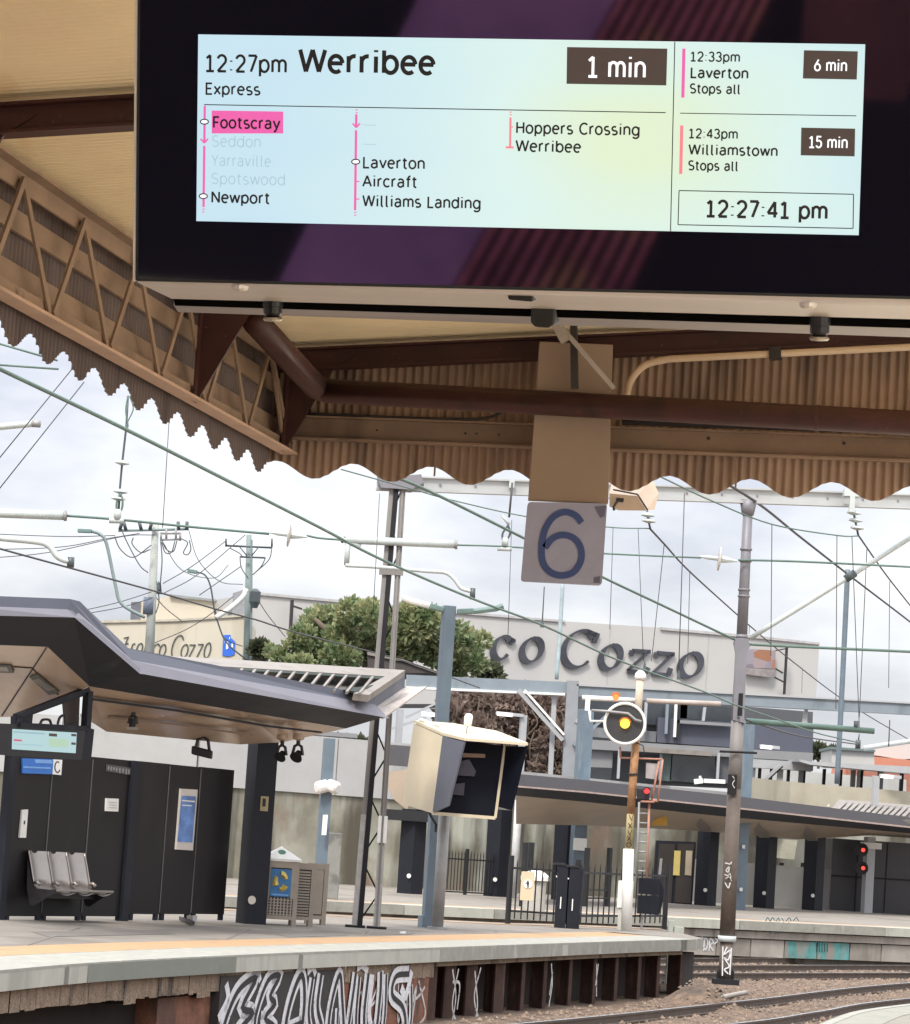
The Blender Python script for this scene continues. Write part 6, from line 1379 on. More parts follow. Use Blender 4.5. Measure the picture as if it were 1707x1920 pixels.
# far buildings on the right
rb_ = empty('red_roof_building', at(1640, 1470, 230), 'distant building with broad orange red roof at right', 'building')
P230 = Plane((0, 230, 0), (0, 1, 0))
P230.poly([(1590, 1422), (1604, 1416), (1700, 1424), (1760, 1440), (1760, 1475), (1580, 1465)], 8).build('roof', M('orange_red_roof', (.48, .19, .12), .7, var=.12, scale=.5), rb_)
P230.poly([(1590, 1440), (1760, 1452), (1760, 1520), (1580, 1510)], 8, .3).build('wall', M('brick_red_wall', (.32, .13, .09), .8), rb_)
P230.poly([(1640, 1405), (1760, 1380), (1760, 1420), (1690, 1424), (1640, 1416)], 6, -4).build('pale_gable', m_facade, rb_)
wb = empty('white_flat_building', at(1570, 1440, 215), 'small distant white building with a green roof edge', 'building')
P215 = Plane((0, 215, 0), (0, 1, 0)); P215.poly([(1560, 1404), (1640, 1409), (1640, 1440), (1560, 1436)], 6).build('wall', m_facade, wb); P215.poly([(1558, 1400), (1642, 1406), (1642, 1410), (1558, 1405)], 6.5, .3).build('roof', M('green_grey_box', (.12, .16, .155)), wb)

# ---------------------------------------------------------------- foliage
def leaf_mat(name, cols):
    m = bpy.data.materials.new(name); m.use_nodes = True; t = m.node_tree; b = t.nodes['Principled BSDF']; b.inputs['Roughness'].default_value = .55
    tc = N(t, 'ShaderNodeTexCoord'); n = N(t, 'ShaderNodeTexNoise'); n.inputs['Scale'].default_value = 1.1; n.inputs['Detail'].default_value = 9; n.inputs['Roughness'].default_value = .8
    r = N(t, 'ShaderNodeValToRGB'); e = r.color_ramp.elements; e[0].position = .32; e[0].color = (*cols[0], 1); e[1].position = .62; e[1].color = (*cols[-1], 1)
    if len(cols) > 2: k = e.new(.47); k.color = (*cols[1], 1)
    t.links.new(tc.outputs['Object'], n.inputs[0]); t.links.new(n.outputs[0], r.inputs[0]); t.links.new(r.outputs[0], b.inputs['Base Color'])
    tl = N(t, 'ShaderNodeBsdfTranslucent'); mx = N(t, 'ShaderNodeMixShader'); mx.inputs[0].default_value = .4; t.links.new(r.outputs[0], tl.inputs[0]); t.links.new(b.outputs[0], mx.inputs[1]); t.links.new(tl.outputs[0], mx.inputs[2]); t.links.new(mx.outputs[0], t.nodes['Material Output'].inputs['Surface']); return m
def crown(name, blobs, n, size, mat, par, seed, up=.3):
    """leaf sprays scattered through several lumpy volumes: denser near each lump's skin, gaps between lumps"""
    random.seed(seed); mb = MB(); tot = sum(b[1] ** 2 for b in blobs)
    for c, r, sq in blobs:
        for _ in range(int(n * r * r / tot)):
            d = npa([random.gauss(0, 1) for _ in range(3)]); d /= np.linalg.norm(d); rr_ = r * (random.uniform(.45, 1.08) ** .7)
            k = 1 + .28 * noise.noise(tuple(d * 2.3 + seed))
            p = npa(c) + d * rr_ * k * npa((1, 1, sq))
            ax = d + npa([random.gauss(0, .55) for _ in range(3)]) + Z * up; ax /= np.linalg.norm(ax)
            sd = np.cross(ax, npa([random.gauss(0, 1) for _ in range(3)])); sd /= np.linalg.norm(sd) + 1e-9
            L = size * random.uniform(.6, 1.5); w_ = L * .30
            mb.add([p - sd * w_ * .2, p + ax * L * .5 - sd * w_, p + ax * L, p + ax * L * .5 + sd * w_], [(0, 1, 2, 3)])
    return mb.build(name, mat, par, recalc=False)
m_leaf = leaf_mat('olive_leaves', [(.065, .11, .055), (.17, .225, .105), (.42, .40, .21)])
m_bark = M('brown_bark', (.12, .09, .065), .9, var=.3, scale=5)
tr_ = empty('green_tree', at(690, 1290, 140), 'broad bushy green tree in front of the off white building', 'tree')
Yt = 140; k_ = Yt / FPX
bl = []
random.seed(12)
for x, y, r, sq in ((585, 1175, 22, .9), (570, 1200, 22, .9), (612, 1160, 20, 1), (605, 1195, 26, .8), (655, 1150, 20, 1.1), (672, 1175, 26, 1), (640, 1200, 26, .9), (690, 1150, 20, 1), (710, 1185, 28, .9), (742, 1165, 24, 1), (775, 1180, 26, .9), (765, 1150, 18, 1), (800, 1165, 20, 1), (815, 1195, 26, .9), (855, 1205, 22, .9), (885, 1200, 16, 1), (902, 1198, 11, 1), (880, 1225, 20, .8), (895, 1245, 17, .7), (550, 1220, 20, .8), (530, 1232, 16, .7), (585, 1228, 28, .7), (640, 1232, 30, .7), (700, 1225, 30, .7), (760, 1215, 30, .8), (820, 1230, 28, .7), (725, 1245, 30, .5), (660, 1135, 9, 1.3), (700, 1133, 8, 1.2), (590, 1150, 9, 1.2), (512, 1222, 9, .9), (866, 1180, 9, 1.1), (625, 1248, 26, .5), (560, 1245, 22, .5), (850, 1250, 24, .6)):
    bl.append((at(x + random.uniform(-3, 3), y + random.uniform(-3, 3), Yt + random.uniform(-2.4, 2.4)), r * k_ * 1.08, sq))
crown('crown', bl, 19000, .27, m_leaf, tr_, 4)
for (a, c_) in (((690, 1330), (700, 1255)), ((700, 1262), (640, 1210)), ((700, 1262), (770, 1200)), ((702, 1258), (840, 1225)), ((695, 1270), (560, 1225)), ((700, 1240), (660, 1150)), ((700, 1240), (705, 1150)), ((745, 1220), (800, 1170)), ((640, 1225), (590, 1160)), ((830, 1230), (890, 1205))):
    MB().tube([at(*a, Yt), lerp(at(*a, Yt), at(*c_, Yt), .5) + Z * .2, at(*c_, Yt)], [.25, .18, .08], 8).build('trunk' if a[1] == 1330 else 'limb', m_bark, tr_, smooth=True)
m_leafb = leaf_mat('dry_brown_leaves', [(.20, .15, .13), (.25, .185, .155), (.30, .225, .185)])
br = empty('brown_shrubbery', at(985, 1460, 131), 'tall dry brown creeper covered bank behind the steel braces', 'shrub')
bl = [(at(x, y, 132 + random.uniform(-1, 1)), r * 132 / FPX, sq) for x, y, r, sq in ((880, 1320, 36, 1), (930, 1325, 40, 1), (985, 1330, 42, 1), (1030, 1335, 40, 1), (890, 1380, 40, 1), (945, 1385, 42, 1), (1000, 1392, 42, 1), (1045, 1395, 36, 1), (910, 1430, 36, .9), (970, 1435, 40, .8), (1035, 1440, 36, .8), (850, 1345, 30, 1))]
crown('foliage', bl, 9000, .34, m_leafb, br, 9, 0)
MB().prism([at(x, y, 134.5) for x, y in [(830, 1290), (1066, 1300), (1066, 1470), (830, 1460)]], (0, 1, 0)).build('earth_bank', M('brown_bank', (.17, .125, .10), .95, var=.35, scale=.6, bump=.5), br)
random.seed(2)
for i in range(26):
    x = random.uniform(850, 1060); y = random.uniform(1310, 1440); MB().tube(smoothline([at(x, y, 130.3), at(x + random.uniform(-14, 14), y + 25, 130.2), at(x + random.uniform(-22, 22), y + 50, 130.4)], 4), .035, 5).build('bare_stem', m_bark, br)
m_leafd = leaf_mat('dark_far_leaves', [(.025, .035, .018), (.07, .085, .045), (.12, .12, .07)])
for (x, y, r, Y, lab, sd) in ((1535, 1408, 14, 225, 'left of two small distant trees beside the slate building', 21), (1560, 1412, 12, 228, 'right smaller distant tree beside the white building', 22), (915, 1262, 20, 150, 'small green bush under the raised letters beside the tree', 23), (488, 1216, 12, 146, 'small bush beside the concrete utility pole', 24)):
    e = empty('small_tree', at(x, y + r, Y), lab, 'tree'); crown('crown', [(at(x, y, Y), r * Y / FPX, .8), (at(x + r * .6, y + r * .3, Y), r * .7 * Y / FPX, .8), (at(x - r * .7, y + r * .4, Y), r * .6 * Y / FPX, .8)], 700, r * .028 * Y / FPX * 5 if 0 else .32, m_leafd, e, sd)
    MB().tube([at(x, y + r * 2.4, Y), at(x, y, Y)], .12, 6).build('trunk', m_bark, e)
# low greenery behind the glazed street strip
e = empty('hedge', at(640, 1400, 112), 'dark green hedge strip between the shelter eave and the parapet', 'hedge'); crown('foliage', [(at(x, 1392 + (x - 560) * .05, 111), 10 * 111 / FPX, .7) for x in range(560, 690, 12)], 1500, .28, m_leafd, e, 31)

# ---------------------------------------------------------------- utility poles and street lights
m_conc = M('concrete_pole', (.36, .38, .35), .8, var=.08, scale=2)
m_gpole = M('green_grey_pole', (.20, .25, .24), .7, var=.1, scale=2)
m_insul = M('dark_insulator', (.06, .075, .08), .4)
def tubepx(par, name, pts, r, mat, Y, n=6, smooth_=True):
    P = [at(p[0], p[1], Y + (p[2] if len(p) > 2 else 0)) for p in pts]
    return MB().tube(smoothline(P, 5) if smooth_ and len(P) > 2 else P, r, n).build(name, mat, par, smooth=True)
p1 = empty('utility_pole', at(278, 1290, 144), 'concrete utility pole with transformer frame and many wires', 'utility pole')
MB().tube([at(277, 1290, 144), at(292, 982, 144)], [.26, .17], 10).build('pole', m_conc, p1, smooth=True)
tubepx(p1, 'crossarm', [(222, 995), (354, 992)], .07, m_gpole, 143.7, 6, False)
for x, s_ in ((225, 4), (236, -4), (265, -4), (281, 4), (335, -1), (350, 1)): tubepx(p1, 'insulator', [(x, 993), (x + s_, 978)], .09, m_insul, 143.6, 6, False)
for a, c_ in (((300, 1000), (340, 1000)), ((300, 1012), (339, 1011)), ((302, 998), (302, 1014)), ((338, 998), (338, 1014)), ((312, 990), (312, 1012)), ((330, 990), (330, 1012))): tubepx(p1, 'transformer_frame', [a, c_], .06, m_grey, 143.4, 6, False)
for q in ([(340, 1010), (352, 1018), (344, 1036), (352, 1040), (358, 1030), (355, 1012)], [(305, 1016), (312, 1030), (325, 1034), (332, 1014)], [(303, 1016), (310, 1036), (322, 1035), (328, 1014)], [(215, 1006), (226, 1030), (250, 1045), (284, 1022)], [(250, 1008), (248, 1020), (264, 1036), (282, 1030)], [(229, 996), (240, 1020), (262, 1060), (278, 1074)], [(294, 1090), (297, 1110), (298, 1130), (292, 1150)], [(301, 1010), (304, 1050), (301, 1090), (300, 1108)]): tubepx(p1, 'loop_cable', q, .03, m_insul, 143.3)
MB().lathe(at(299, 1104, 143.3), [(-.25, .14), (0, .1), (.3, .05)], Z, 8).build('cable_fuse', m_black, p1)
tubepx(p1, 'lower_band', [(281, 1120), (279, 1152)], .30, M('slate_band_wrap', (.14, .16, .21), .6), 144, 10, False)
p2 = empty('utility_pole', at(463, 1290, 147), 'slim green grey utility pole with crossarm right of the concrete pole', 'utility pole')
MB().tube([at(463, 1290, 147), at(467, 1003, 147)], [.20, .13], 8).build('pole', m_gpole, p2, smooth=True); MB().tube([at(471, 1240, 146.6), at(472, 1012, 146.6)], .06, 6).build('conduit', m_gpole, p2)
tubepx(p2, 'crossarm', [(423, 1023), (511, 1027)], .055, m_insul, 146.6, 6, False)
tubepx(p2, 'crossarm', [(450, 1044), (498, 1046)], .05, m_insul, 146.6, 6, False)
for x in (424, 510): tubepx(p2, 'insulator', [(x, 1025), (x, 1010)], .05, m_insul, 146.5, 5, False)
for q in ([(450, 1044), (453, 1065), (466, 1085)], [(498, 1046), (490, 1062), (474, 1078)], [(510, 1027), (504, 1050), (476, 1076)], [(432, 1028), (450, 1038), (455, 1046)]): tubepx(p2, 'loop_cable', q, .028, m_insul, 146.4)
for a, c_ in (((450, 1026), (463, 1042)), ((485, 1026), (472, 1042))): tubepx(p2, 'arm_brace', [a, c_], .03, m_insul, 146.5, 5, False)
MB().lathe(at(478, 1121, 146.3), [(-.5, .15), (-.2, .28), (.3, .28), (.45, .1)], Z, 8).build('switch_box', m_insul, p2)
def curved_lamp(name, pts, head, Y, mat, label, r=.08):
    e = empty(name, at(*pts[0], Y), label, 'street lamp', 'curved street lamps near the utility poles'); tubepx(e, 'curved_arm', pts, r, mat, Y, 8)
    MB().bar(at(*head[0], Y), at(*head[1], Y), .35, .18).build('lamp_head', M('green_grey_lamp', (.16, .24, .22)), e, bevel=.03)
curved_lamp('street_lamp', [(272, 1158), (228, 1132), (216, 1095), (200, 1020), (188, 1002), (172, 996)], [(146, 995), (172, 996)], 143, m_gpole, 'street lamp on a long curved arm left of the concrete pole')
curved_lamp('street_lamp', [(466, 1240), (425, 1205), (408, 1165), (403, 1150), (395, 1100), (384, 1078), (366, 1072)], [(352, 1070), (370, 1073)], 146, m_insul, 'thin dark curved street lamp between the two utility poles', .04)
e = empty('roof_pipe', at(455, 1132, 146), 'white curved roof pipe rising beside the slim utility pole', 'pipe'); tubepx(e, 'pipe', [(462, 1104), (455, 1120), (430, 1142), (405, 1158)], .14, m_white, 146)
# ================================================================== OVERHEAD LINE: GANTRY, MASTS, WIRES
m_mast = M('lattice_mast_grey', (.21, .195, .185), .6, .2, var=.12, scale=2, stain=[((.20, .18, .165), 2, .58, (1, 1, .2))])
m_mastd = M('mast_shadow_steel', (.018, .017, .019), .7, var=.2, scale=2, spec=.2)  # dark copy of the mast steel, side shade put into colour; dark fittings too
m_tmast = M('tubular_mast', (.20, .195, .215), .5, .2, var=.12, scale=2, stain=[((.16, .14, .135), 1.5, .58, (1, 1, .2))])
m_tmastb = M('brown_mast_foot', (.105, .08, .064), .7, var=.25, scale=4, stain=[((.17, .14, .115), 4, .58, (1, 1, .3))])
m_beamg = M('gantry_beam', (.42, .43, .43), .5, .2, var=.08, scale=2)
m_wire = M('green_copper_wire', (.10, .16, .135), .6, var=.2, scale=3)
m_wired = M('dark_wire', (.055, .055, .06), .6, var=.2, scale=3)
m_fit = M('pale_line_fitting', (.46, .50, .49), .5, var=.1, scale=5)
YG = gz(690, 1739)[1]
ga = empty('lattice_mast', gz(690, 1739), 'two legged lattice mast with diagonal bracing on the opposite platform', 'mast')
lb, ltop = gz(666, 1739), at(735, 912, YG); rb2, rtop = gz(708, 1739), at(756, 912, YG); 
rb2 = npa((rb2[0], lb[1], 0)); 
def leg(b, t, name, dark):
    d = npa(t) - npa(b)
    MB().bar(b, t, .085 if dark else .105, .20, up=(0, 1, 0)).build(name, m_mast, ga)
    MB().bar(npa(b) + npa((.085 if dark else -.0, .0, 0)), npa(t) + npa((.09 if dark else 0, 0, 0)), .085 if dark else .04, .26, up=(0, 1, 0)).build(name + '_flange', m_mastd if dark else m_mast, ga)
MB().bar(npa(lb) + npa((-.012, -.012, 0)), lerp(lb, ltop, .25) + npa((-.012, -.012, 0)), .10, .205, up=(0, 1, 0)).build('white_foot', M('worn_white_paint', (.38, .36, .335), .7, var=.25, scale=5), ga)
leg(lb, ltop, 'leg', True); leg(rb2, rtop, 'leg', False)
n_ = 13
for i in range(n_):
    t0, t1 = i / n_, (i + 1) / n_
    a, b = (lerp(lb, ltop, t0), lerp(rb2, rtop, t1)) if i % 2 == 0 else (lerp(rb2, rtop, t0), lerp(lb, ltop, t1))
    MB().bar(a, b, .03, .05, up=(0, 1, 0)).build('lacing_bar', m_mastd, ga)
for t in (.56, .80): MB().bar(lerp(lb, ltop, t) + npa((-.1, -.12, 0)), lerp(rb2, rtop, t) + npa((.1, -.12, 0)), .06, .10).build('cross_bar', m_mast, ga)
MB().bar(lerp(rb2, rtop, .19) + npa((0, -.11, 0)), lerp(rb2, rtop, .25) + npa((0, -.11, 0)), .17, .03, up=(0, 1, 0)).build('white_patch', m_white, ga)
MB().bar(rb2 + npa((0, -.105, .02)), lerp(rb2, rtop, .185) + npa((0, -.105, 0)), .13, .02, up=(0, 1, 0)).build('white_foot', M('worn_white_paint', (.38, .36, .335), .7, var=.25, scale=5), ga)
for b in (lb, rb2): MB().obox(b + Z * .02, (.18, 0, 0), (0, .2, 0), (0, 0, .02)).build('foot_plate', m_mastd, ga)
MB().prism([at(x, y, YG - .2) for x, y in [(707, 896), (790, 889), (795, 905), (770, 918), (715, 914)]], (0, .5, 0)).build('cap_plate', m_tmast, ga)
# tubular mast
YM = 57.0
tb, tt_ = at(1361, 1836, YM), at(1404, 938, YM)
tm = empty('tubular_mast', tb, 'tall tapering tubular mast with graffiti on its brown foot beside the track', 'mast')
def tp(x, y): return at(x, y, YM)
def ax_at(y): return 1404 - (y - 938) * (44 / 898.)
def mtube(y0, y1, r0, r1, name, mat, n=14): MB().tube([tp(ax_at(y0), y0), tp(ax_at(y1), y1)], [r0, r1], n).build(name, mat, tm, smooth=True)
mtube(938, 1190, .092, .105, 'upper_tube', m_tmast); mtube(1190, 1352, .11, .12, 'middle_tube', m_tmast); mtube(1352, 1480, .125, .13, 'lower_tube', m_mast)
mtube(1480, 1762, .132, .148, 'foot_tube', m_tmastb); mtube(1762, 1838, .125, .13, 'base_tube', m_tmastb)
mtube(938, 966, .17, .115, 'head_flare', m_tmast)
for y in (1028, 1050, 1104, 1116, 1192, 1205): mtube(y, y + 4, .118, .118, 'collar', m_tmast)
mtube(1755, 1766, .175, .175, 'pale_collar', m_fit)
P57 = Plane((0, YM, 0), (0, 1, 0))
P57.poly([(1380, 1196), (1403, 1198), (1407, 1212), (1401, 1225), (1396, 1345), (1399, 1357), (1375, 1350), (1380, 1225), (1376, 1205)], .10, .13).build('bracket_channel', m_tmast, tm)
P57.poly([(1386, 1300), (1394, 1300), (1392, 1342), (1383, 1342)], .02, .14).build('channel_slot', m_mastd, tm)
P57.poly([(1366, 1452), (1383, 1453), (1381, 1490), (1364, 1490)], .03, .18).build('number_plate', m_mastd, tm)
MB().tube([P57.pt(1350, 1409, .18), P57.pt(1420, 1412, .18)], .025, 6).build('strap_bar', m_mastd, tm)
def mscr(strokes, wt, mat, off, name='graffiti'):
    mb = MB()
    for s_ in strokes:
        L, R = ribbon(smoothline([npa(p) for p in s_], 4) if len(s_) > 2 else s_, wt); mb.strip([P57.pt(*a, off) for a in L], [P57.pt(*a, off) for a in R])
    mb.build(name, mat, tm)
mscr([[(1374, 1455), (1378, 1462), (1374, 1470), (1378, 1478)]], 1.5, m_spray_g, .19)
mscr([[(1360, 1618), (1370, 1622), (1362, 1632), (1370, 1640), (1361, 1648)], [(1372, 1616), (1367, 1634), (1372, 1652)], [(1360, 1655), (1366, 1665), (1370, 1655)], [(1359, 1640), (1372, 1644)]], 2.2, m_spray_g, .178)
mscr([[(1364, 1776), (1358, 1790), (1370, 1782), (1366, 1800), (1358, 1796), (1368, 1812), (1359, 1818), (1366, 1826)], [(1356, 1775), (1355, 1830)], [(1372, 1778), (1369, 1828)]], 2.4, m_spray_w, .153)
for dx in (-12, 12): MB().lathe(tp(1360 + dx, 1838), [(0, .05), (.16, .05), (.2, .02)], Z, 6).build('foot_bolt', m_mastd, tm)
MB().obox(tb + Z * -.05, (.24, 0, 0), (0, .24, 0), (0, 0, .05)).build('foot_plate', m_mastd, tm)
# beam between the masts and beyond
gb = empty('gantry_beam', at(1050, 920, 56.4), 'long pale gantry beam spanning between the lattice and tubular masts', 'beam')
def by(x): return 56.0 + (x - 740) * (1.0 / 660)
def bp(x, y): return at(x, y, by(x))
q0, q1 = bp(706, 917), bp(2150, 968)
MB().bar(q0, q1, .16, .05).build('bottom_flange', m_beamg, gb); MB().bar(q0 + Z * .13, q1 + Z * .13, .03, .22).build('web', m_beamg, gb); MB().bar(q0 + Z * .25, q1 + Z * .25, .16, .03).build('top_flange', m_beamg, gb)
for x in range(760, 1700, 66): MB().obox(bp(x, 917 + (x - 706) * .0353 - 12) + npa((0, -.03, 0)), (.02, 0, 0), (0, .02, 0), (0, 0, .02)).build('bolt', m_tmast, gb)

# ---- wires. Each wire is a thing; its hangers and insulators are its parts
NW = [0]
def wire(pts, r, mat, label, z=None, Y=None, droppers=(), sag=0.0, cat='wire', n=5):
    """points in the picture with either a constant height z or a depth for each point"""
    if z is not None: P = [gz(p[0], p[1], z) for p in pts]
    else: P = [at(p[0], p[1], p[2]) for p in pts]
    if len(P) > 2: P = smoothline(P, 6)
    elif sag: P = [lerp(P[0], P[1], t) - Z * sag * 4 * t * (1 - t) for t in np.linspace(0, 1, 13)]
    mid = P[len(P) // 2]; e = empty('overhead_wire', mid, label, cat, 'overhead wires and cables above the tracks')
    MB().tube(P, r, 6).build('strand', mat, e, smooth=True)
    for d in droppers: MB().tube([at(*d[0]), at(*d[1])], d[2] if len(d) > 2 else .008, 4).build('dropper', m_wired, e)
    return e
cw = wire([(-60, 664), (0, 692), (230, 802), (415, 895), (600, 989), (720, 1051), (890, 1124), (1017, 1172), (1160, 1238), (1318, 1296), (1380, 1322), (1450, 1346), (1530, 1374), (1612, 1393)], .013, m_wire, 'thick green contact wire sweeping from the canopy edge down to the tubular mast', z=4.2)
wire([(-60, 1012), (0, 1029), (135, 1066), (299, 1111), (404, 1142), (480, 1162), (562, 1188), (760, 1240), (900, 1290)], .018, m_wired, 'second contact wire sloping behind the concrete utility pole', z=6.0)
w3 = wire([(-40, 560, 20), (680, 870, 36), (799, 918, 40), (985, 1010, 46), (1130, 1082, 50), (1240, 1134, 53), (1381, 1201, 57)], .022, m_wire, 'green wire passing behind the number plate to the mast bracket')
w4 = wire([(640, 880, 50), (773, 917, 53), (845, 937, 54.5), (984, 968, 56), (1137, 988, 56.4), (1219, 991, 56.5)], .012, m_wire, 'thin catenary wire dipping behind the number plate to a hanging insulator')
w5 = wire([(1219, 991, 56.5), (1246, 1020, 60), (1294, 1072, 68), (1381, 1151, 84), (1406, 1173, 88), (1480, 1235, 100), (1590, 1318, 118), (1707, 1388, 135), (1800, 1440, 150)], .020, m_wired, 'dark catenary wire falling right from the insulator past the tubular mast',
     droppers=[((1246, 1020, 60), (1222, 1240, 60)), ((1294, 1072, 68), (1290, 1245, 68)), ((1406, 1173, 88), (1405, 1190, 88)), ((1505, 1253, 104), (1504, 1300, 104))])
w6 = wire([(1235, 892, 50), (1335, 939, 53), (1448, 983, 55), (1571, 1004, 56.6), (1611, 1005, 57)], .014, m_wire, 'olive catenary wire curving to the insulator near the right edge', droppers=[((1448, 983, 55), (1446, 1230, 55)), ((1570, 1005, 56.6), (1568, 1330, 56.6)), ((1598, 1005, 56.9), (1612, 1365, 56.9))])
w7 = wire([(1611, 1005, 57), (1660, 1075, 66), (1707, 1135, 76), (1790, 1240, 90)], .018, m_wired, 'dark wire dropping steeply right from the right hand insulator', droppers=[((1626, 1030, 59), (1612, 1345, 59)), ((1669, 1090, 68), (1667, 1290, 68))])
wire([(1300, 870, 52), (1418, 941, 57), (1500, 1006, 66), (1596, 1081, 76), (1707, 1166, 92), (1800, 1240, 105)], .026, m_wired, 'heavy dark wire running down right from the mast head to the tube brace')
wire([(1386, 1207, 57.2), (1480, 1212, 57.4), (1707, 1222, 58), (1850, 1229, 58.5)], .03, m_wire, 'level green cable leaving the mast bracket to the right')
wire([(125, 967, 55.6), (220, 974, 55.6), (360, 988, 55.7), (505, 1001, 55.8)], .026, m_wire, 'level green cross span wire at left below the scalloped edge')
wire([(575, 1004, 55.9), (600, 1009, 55.9), (652, 1013, 55.9)], .022, m_wire, 'short cross span wire between disc insulator and white tube')
wire([(858, 1022, 56), (950, 1025, 56), (1135, 1038, 56.3), (1315, 1046, 56.6)], .018, m_wire, 'cross span wire level with the number plate')
wire([(1385, 1050, 56.8), (1500, 1053, 57), (1707, 1063, 57.5), (1850, 1070, 58)], .022, m_wire, 'cross span wire right of the tubular mast')
wire([(1385, 1345, 56.8), (1500, 1380, 75), (1610, 1396, 90)], .02, m_wired, 'dark lower wire continuing right past the slate band')
for a, b, lab in (((135, 692), (-20, 882), 'thin guy wire nearest the left frame edge'), ((158, 716), (-20, 940), 'thin guy wire parallel to and right of the first')): wire([(*a, 30), (*b, 30)], .006, m_wired, lab)
wire([(-30, 636, 26), (108, 676, 26)], .01, m_wire, 'upper short green wire beneath the scallops at left'); wire([(-30, 682, 26), (110, 692, 26)], .01, m_wire, 'lower short green wire beneath the scallops at left')
wire([(318, 775, 40), (305, 990, 40)], .006, m_wired, 'single thin vertical dropper left of centre below the scallops')
wire([(712, 925, 54), (700, 1150, 54)], .007, m_wired, 'thin vertical dropper just left of the lattice mast')
wire([(960, 975, 55), (953, 1190, 55)], .007, m_wired, 'thin vertical dropper left of the number plate')
wire([(1284, 925, 50), (1273, 1260, 50)], .009, m_wired, 'long vertical dropper between number plate and tubular mast')
wire([(1150, 990, 56.4), (1144, 1180, 56.4)], .007, m_wired, 'vertical dropper beside the number plate'); wire([(1197, 992, 56.5), (1207, 1240, 56.5)], .007, m_wired, 'vertical dropper under the camera housing insulator')
wire([(1021, 1100, 44), (1017, 1172, 44)], .010, m_wired, 'short dropper under the number plate'); wire([(1669, 1350, 60), (1667, 1400, 60)], .012, m_wired, 'short dark dropper above the red roof')
# utility wires
for i, (pts, lab) in enumerate([([(-40, 1000, 143), (120, 1006, 143), (216, 1004, 143.4)], 'faint utility wire from the left edge to the concrete pole'), ([(-40, 1031, 143), (110, 1026, 143), (200, 1010, 143), (262, 1000, 143.5)], 'second utility wire sagging to the concrete pole'), ([(-40, 1048, 143), (90, 1036, 143), (230, 1006, 143), (290, 1003, 143.5)], 'lowest utility wire from the left edge to the concrete pole'),
        ([(150, 1146, 143), (220, 1130, 143), (284, 1110, 143.6)], 'upper service wire rising to the concrete pole'), ([(160, 1151, 143), (230, 1138, 143), (284, 1122, 143.6)], 'lower service wire rising to the concrete pole'), ([(354, 994, 143.6), (372, 1050, 144), (412, 1090, 145), (455, 1096, 146.5)], 'slack wire from the crossarm end to the slim pole'),
        ([(303, 1012, 143.5), (340, 1068, 144), (400, 1084, 145), (428, 1060, 146.4)], 'slack wire between the two utility poles'), ([(306, 1094, 144), (360, 1062, 145), (424, 1014, 146.5)], 'straight wire rising to the slim pole crossarm'), ([(308, 1112, 144), (370, 1078, 145), (460, 1003, 146.8)], 'straight wire rising to the slim pole top'), ([(374, 1116, 145), (452, 1062, 146.6)], 'short wire rising to the slim pole'),
        ([(290, 1117, 144), (310, 1140, 146), (340, 1164, 149)], 'wire from the concrete pole down to the cream building'), ([(472, 1104, 147), (500, 1150, 155), (535, 1194, 162)], 'wire from the slim pole down to the off white building'), ([(284, 1208, 146), (350, 1180, 147), (400, 1148, 147), (438, 1118, 147)], 'long wire crossing in front of the cream building'), ([(404, 1144, 146), (412, 1178, 146.5), (425, 1200, 147), (455, 1212, 148)], 'wire drooping beside the blue painted patch')]):
    wire(pts, .022 if i not in (5, 6) else .018, m_wired, lab)
# ---- fittings: disc insulators, tubes, registration arms, hangers
def disc_insul(x, y, Y, lab):
    e = empty('disc_insulator', at(x, y, Y), lab, 'insulator', 'disc insulators in the cross span wire')
    c = at(x, y, Y); axd = npa((1, 0, -.06)); k = Y / FPX
    MB().lathe(c, [(-4 * k, 4 * k), (-2.5 * k, 22 * k), (0, 23 * k), (2.5 * k, 12 * k), (3 * k, 4 * k)], axd, 20).build('disc', M('pale_insulator_disc', (.48, .44, .40), .4), e, smooth=False)
    MB().lathe(c, [(-38 * k, 1.5 * k), (-22 * k, 4 * k), (-4 * k, 4 * k)], axd, 8).build('left_fitting', m_fit, e); MB().lathe(c, [(3 * k, 7 * k), (16 * k, 5 * k), (26 * k, 3 * k), (34 * k, 1.5 * k)], axd, 8).build('right_fitting', m_fit, e)
disc_insul(543, 1003, 55.8, 'pale disc insulator in the left cross span wire'); disc_insul(1350, 1048, 56.7, 'pale disc insulator in the cross span wire beside the tubular mast')
def thing_px(name, lab, cat, parts, Y, group=None):
    e = empty(name, at(*parts[0][1][0][:2], Y), lab, cat, group)
    for nm, pts, r, mat in parts: tubepx(e, nm, pts, r, mat, Y, 8, len(pts) > 2)
    return e
thing_px('insulated_tube', 'thick pale insulated tube at the left frame edge', 'tube', [('tube', [(-60, 960), (124, 967)], .085, m_fit), ('end_cap', [(120, 967), (125, 967)], .10, m_grey)], 55.5)
thing_px('insulated_tube', 'thick pale insulated tube crossing the lattice mast', 'tube', [('tube', [(650, 1012), (858, 1021)], .075, m_fit), ('end_cap', [(853, 1021), (858, 1021)], .09, m_grey), ('drop_tube', [(653, 1014), (650, 1060)], .05, m_fit), ('clamp', [(640, 1010), (676, 1026)], .05, m_fit), ('hook', [(643, 1018), (640, 1012), (646, 1008), (650, 1016)], .02, m_mastd)], 55.4)
thing_px('registration_arm', 'curved green registration arm at left with dark clamp end', 'arm', [('arm', [(-60, 1000), (0, 1009), (70, 1016), (92, 1024), (106, 1042), (120, 1050), (132, 1052)], .05, m_fit), ('clamp', [(133, 1045), (132, 1064)], .06, m_insul)], 49)
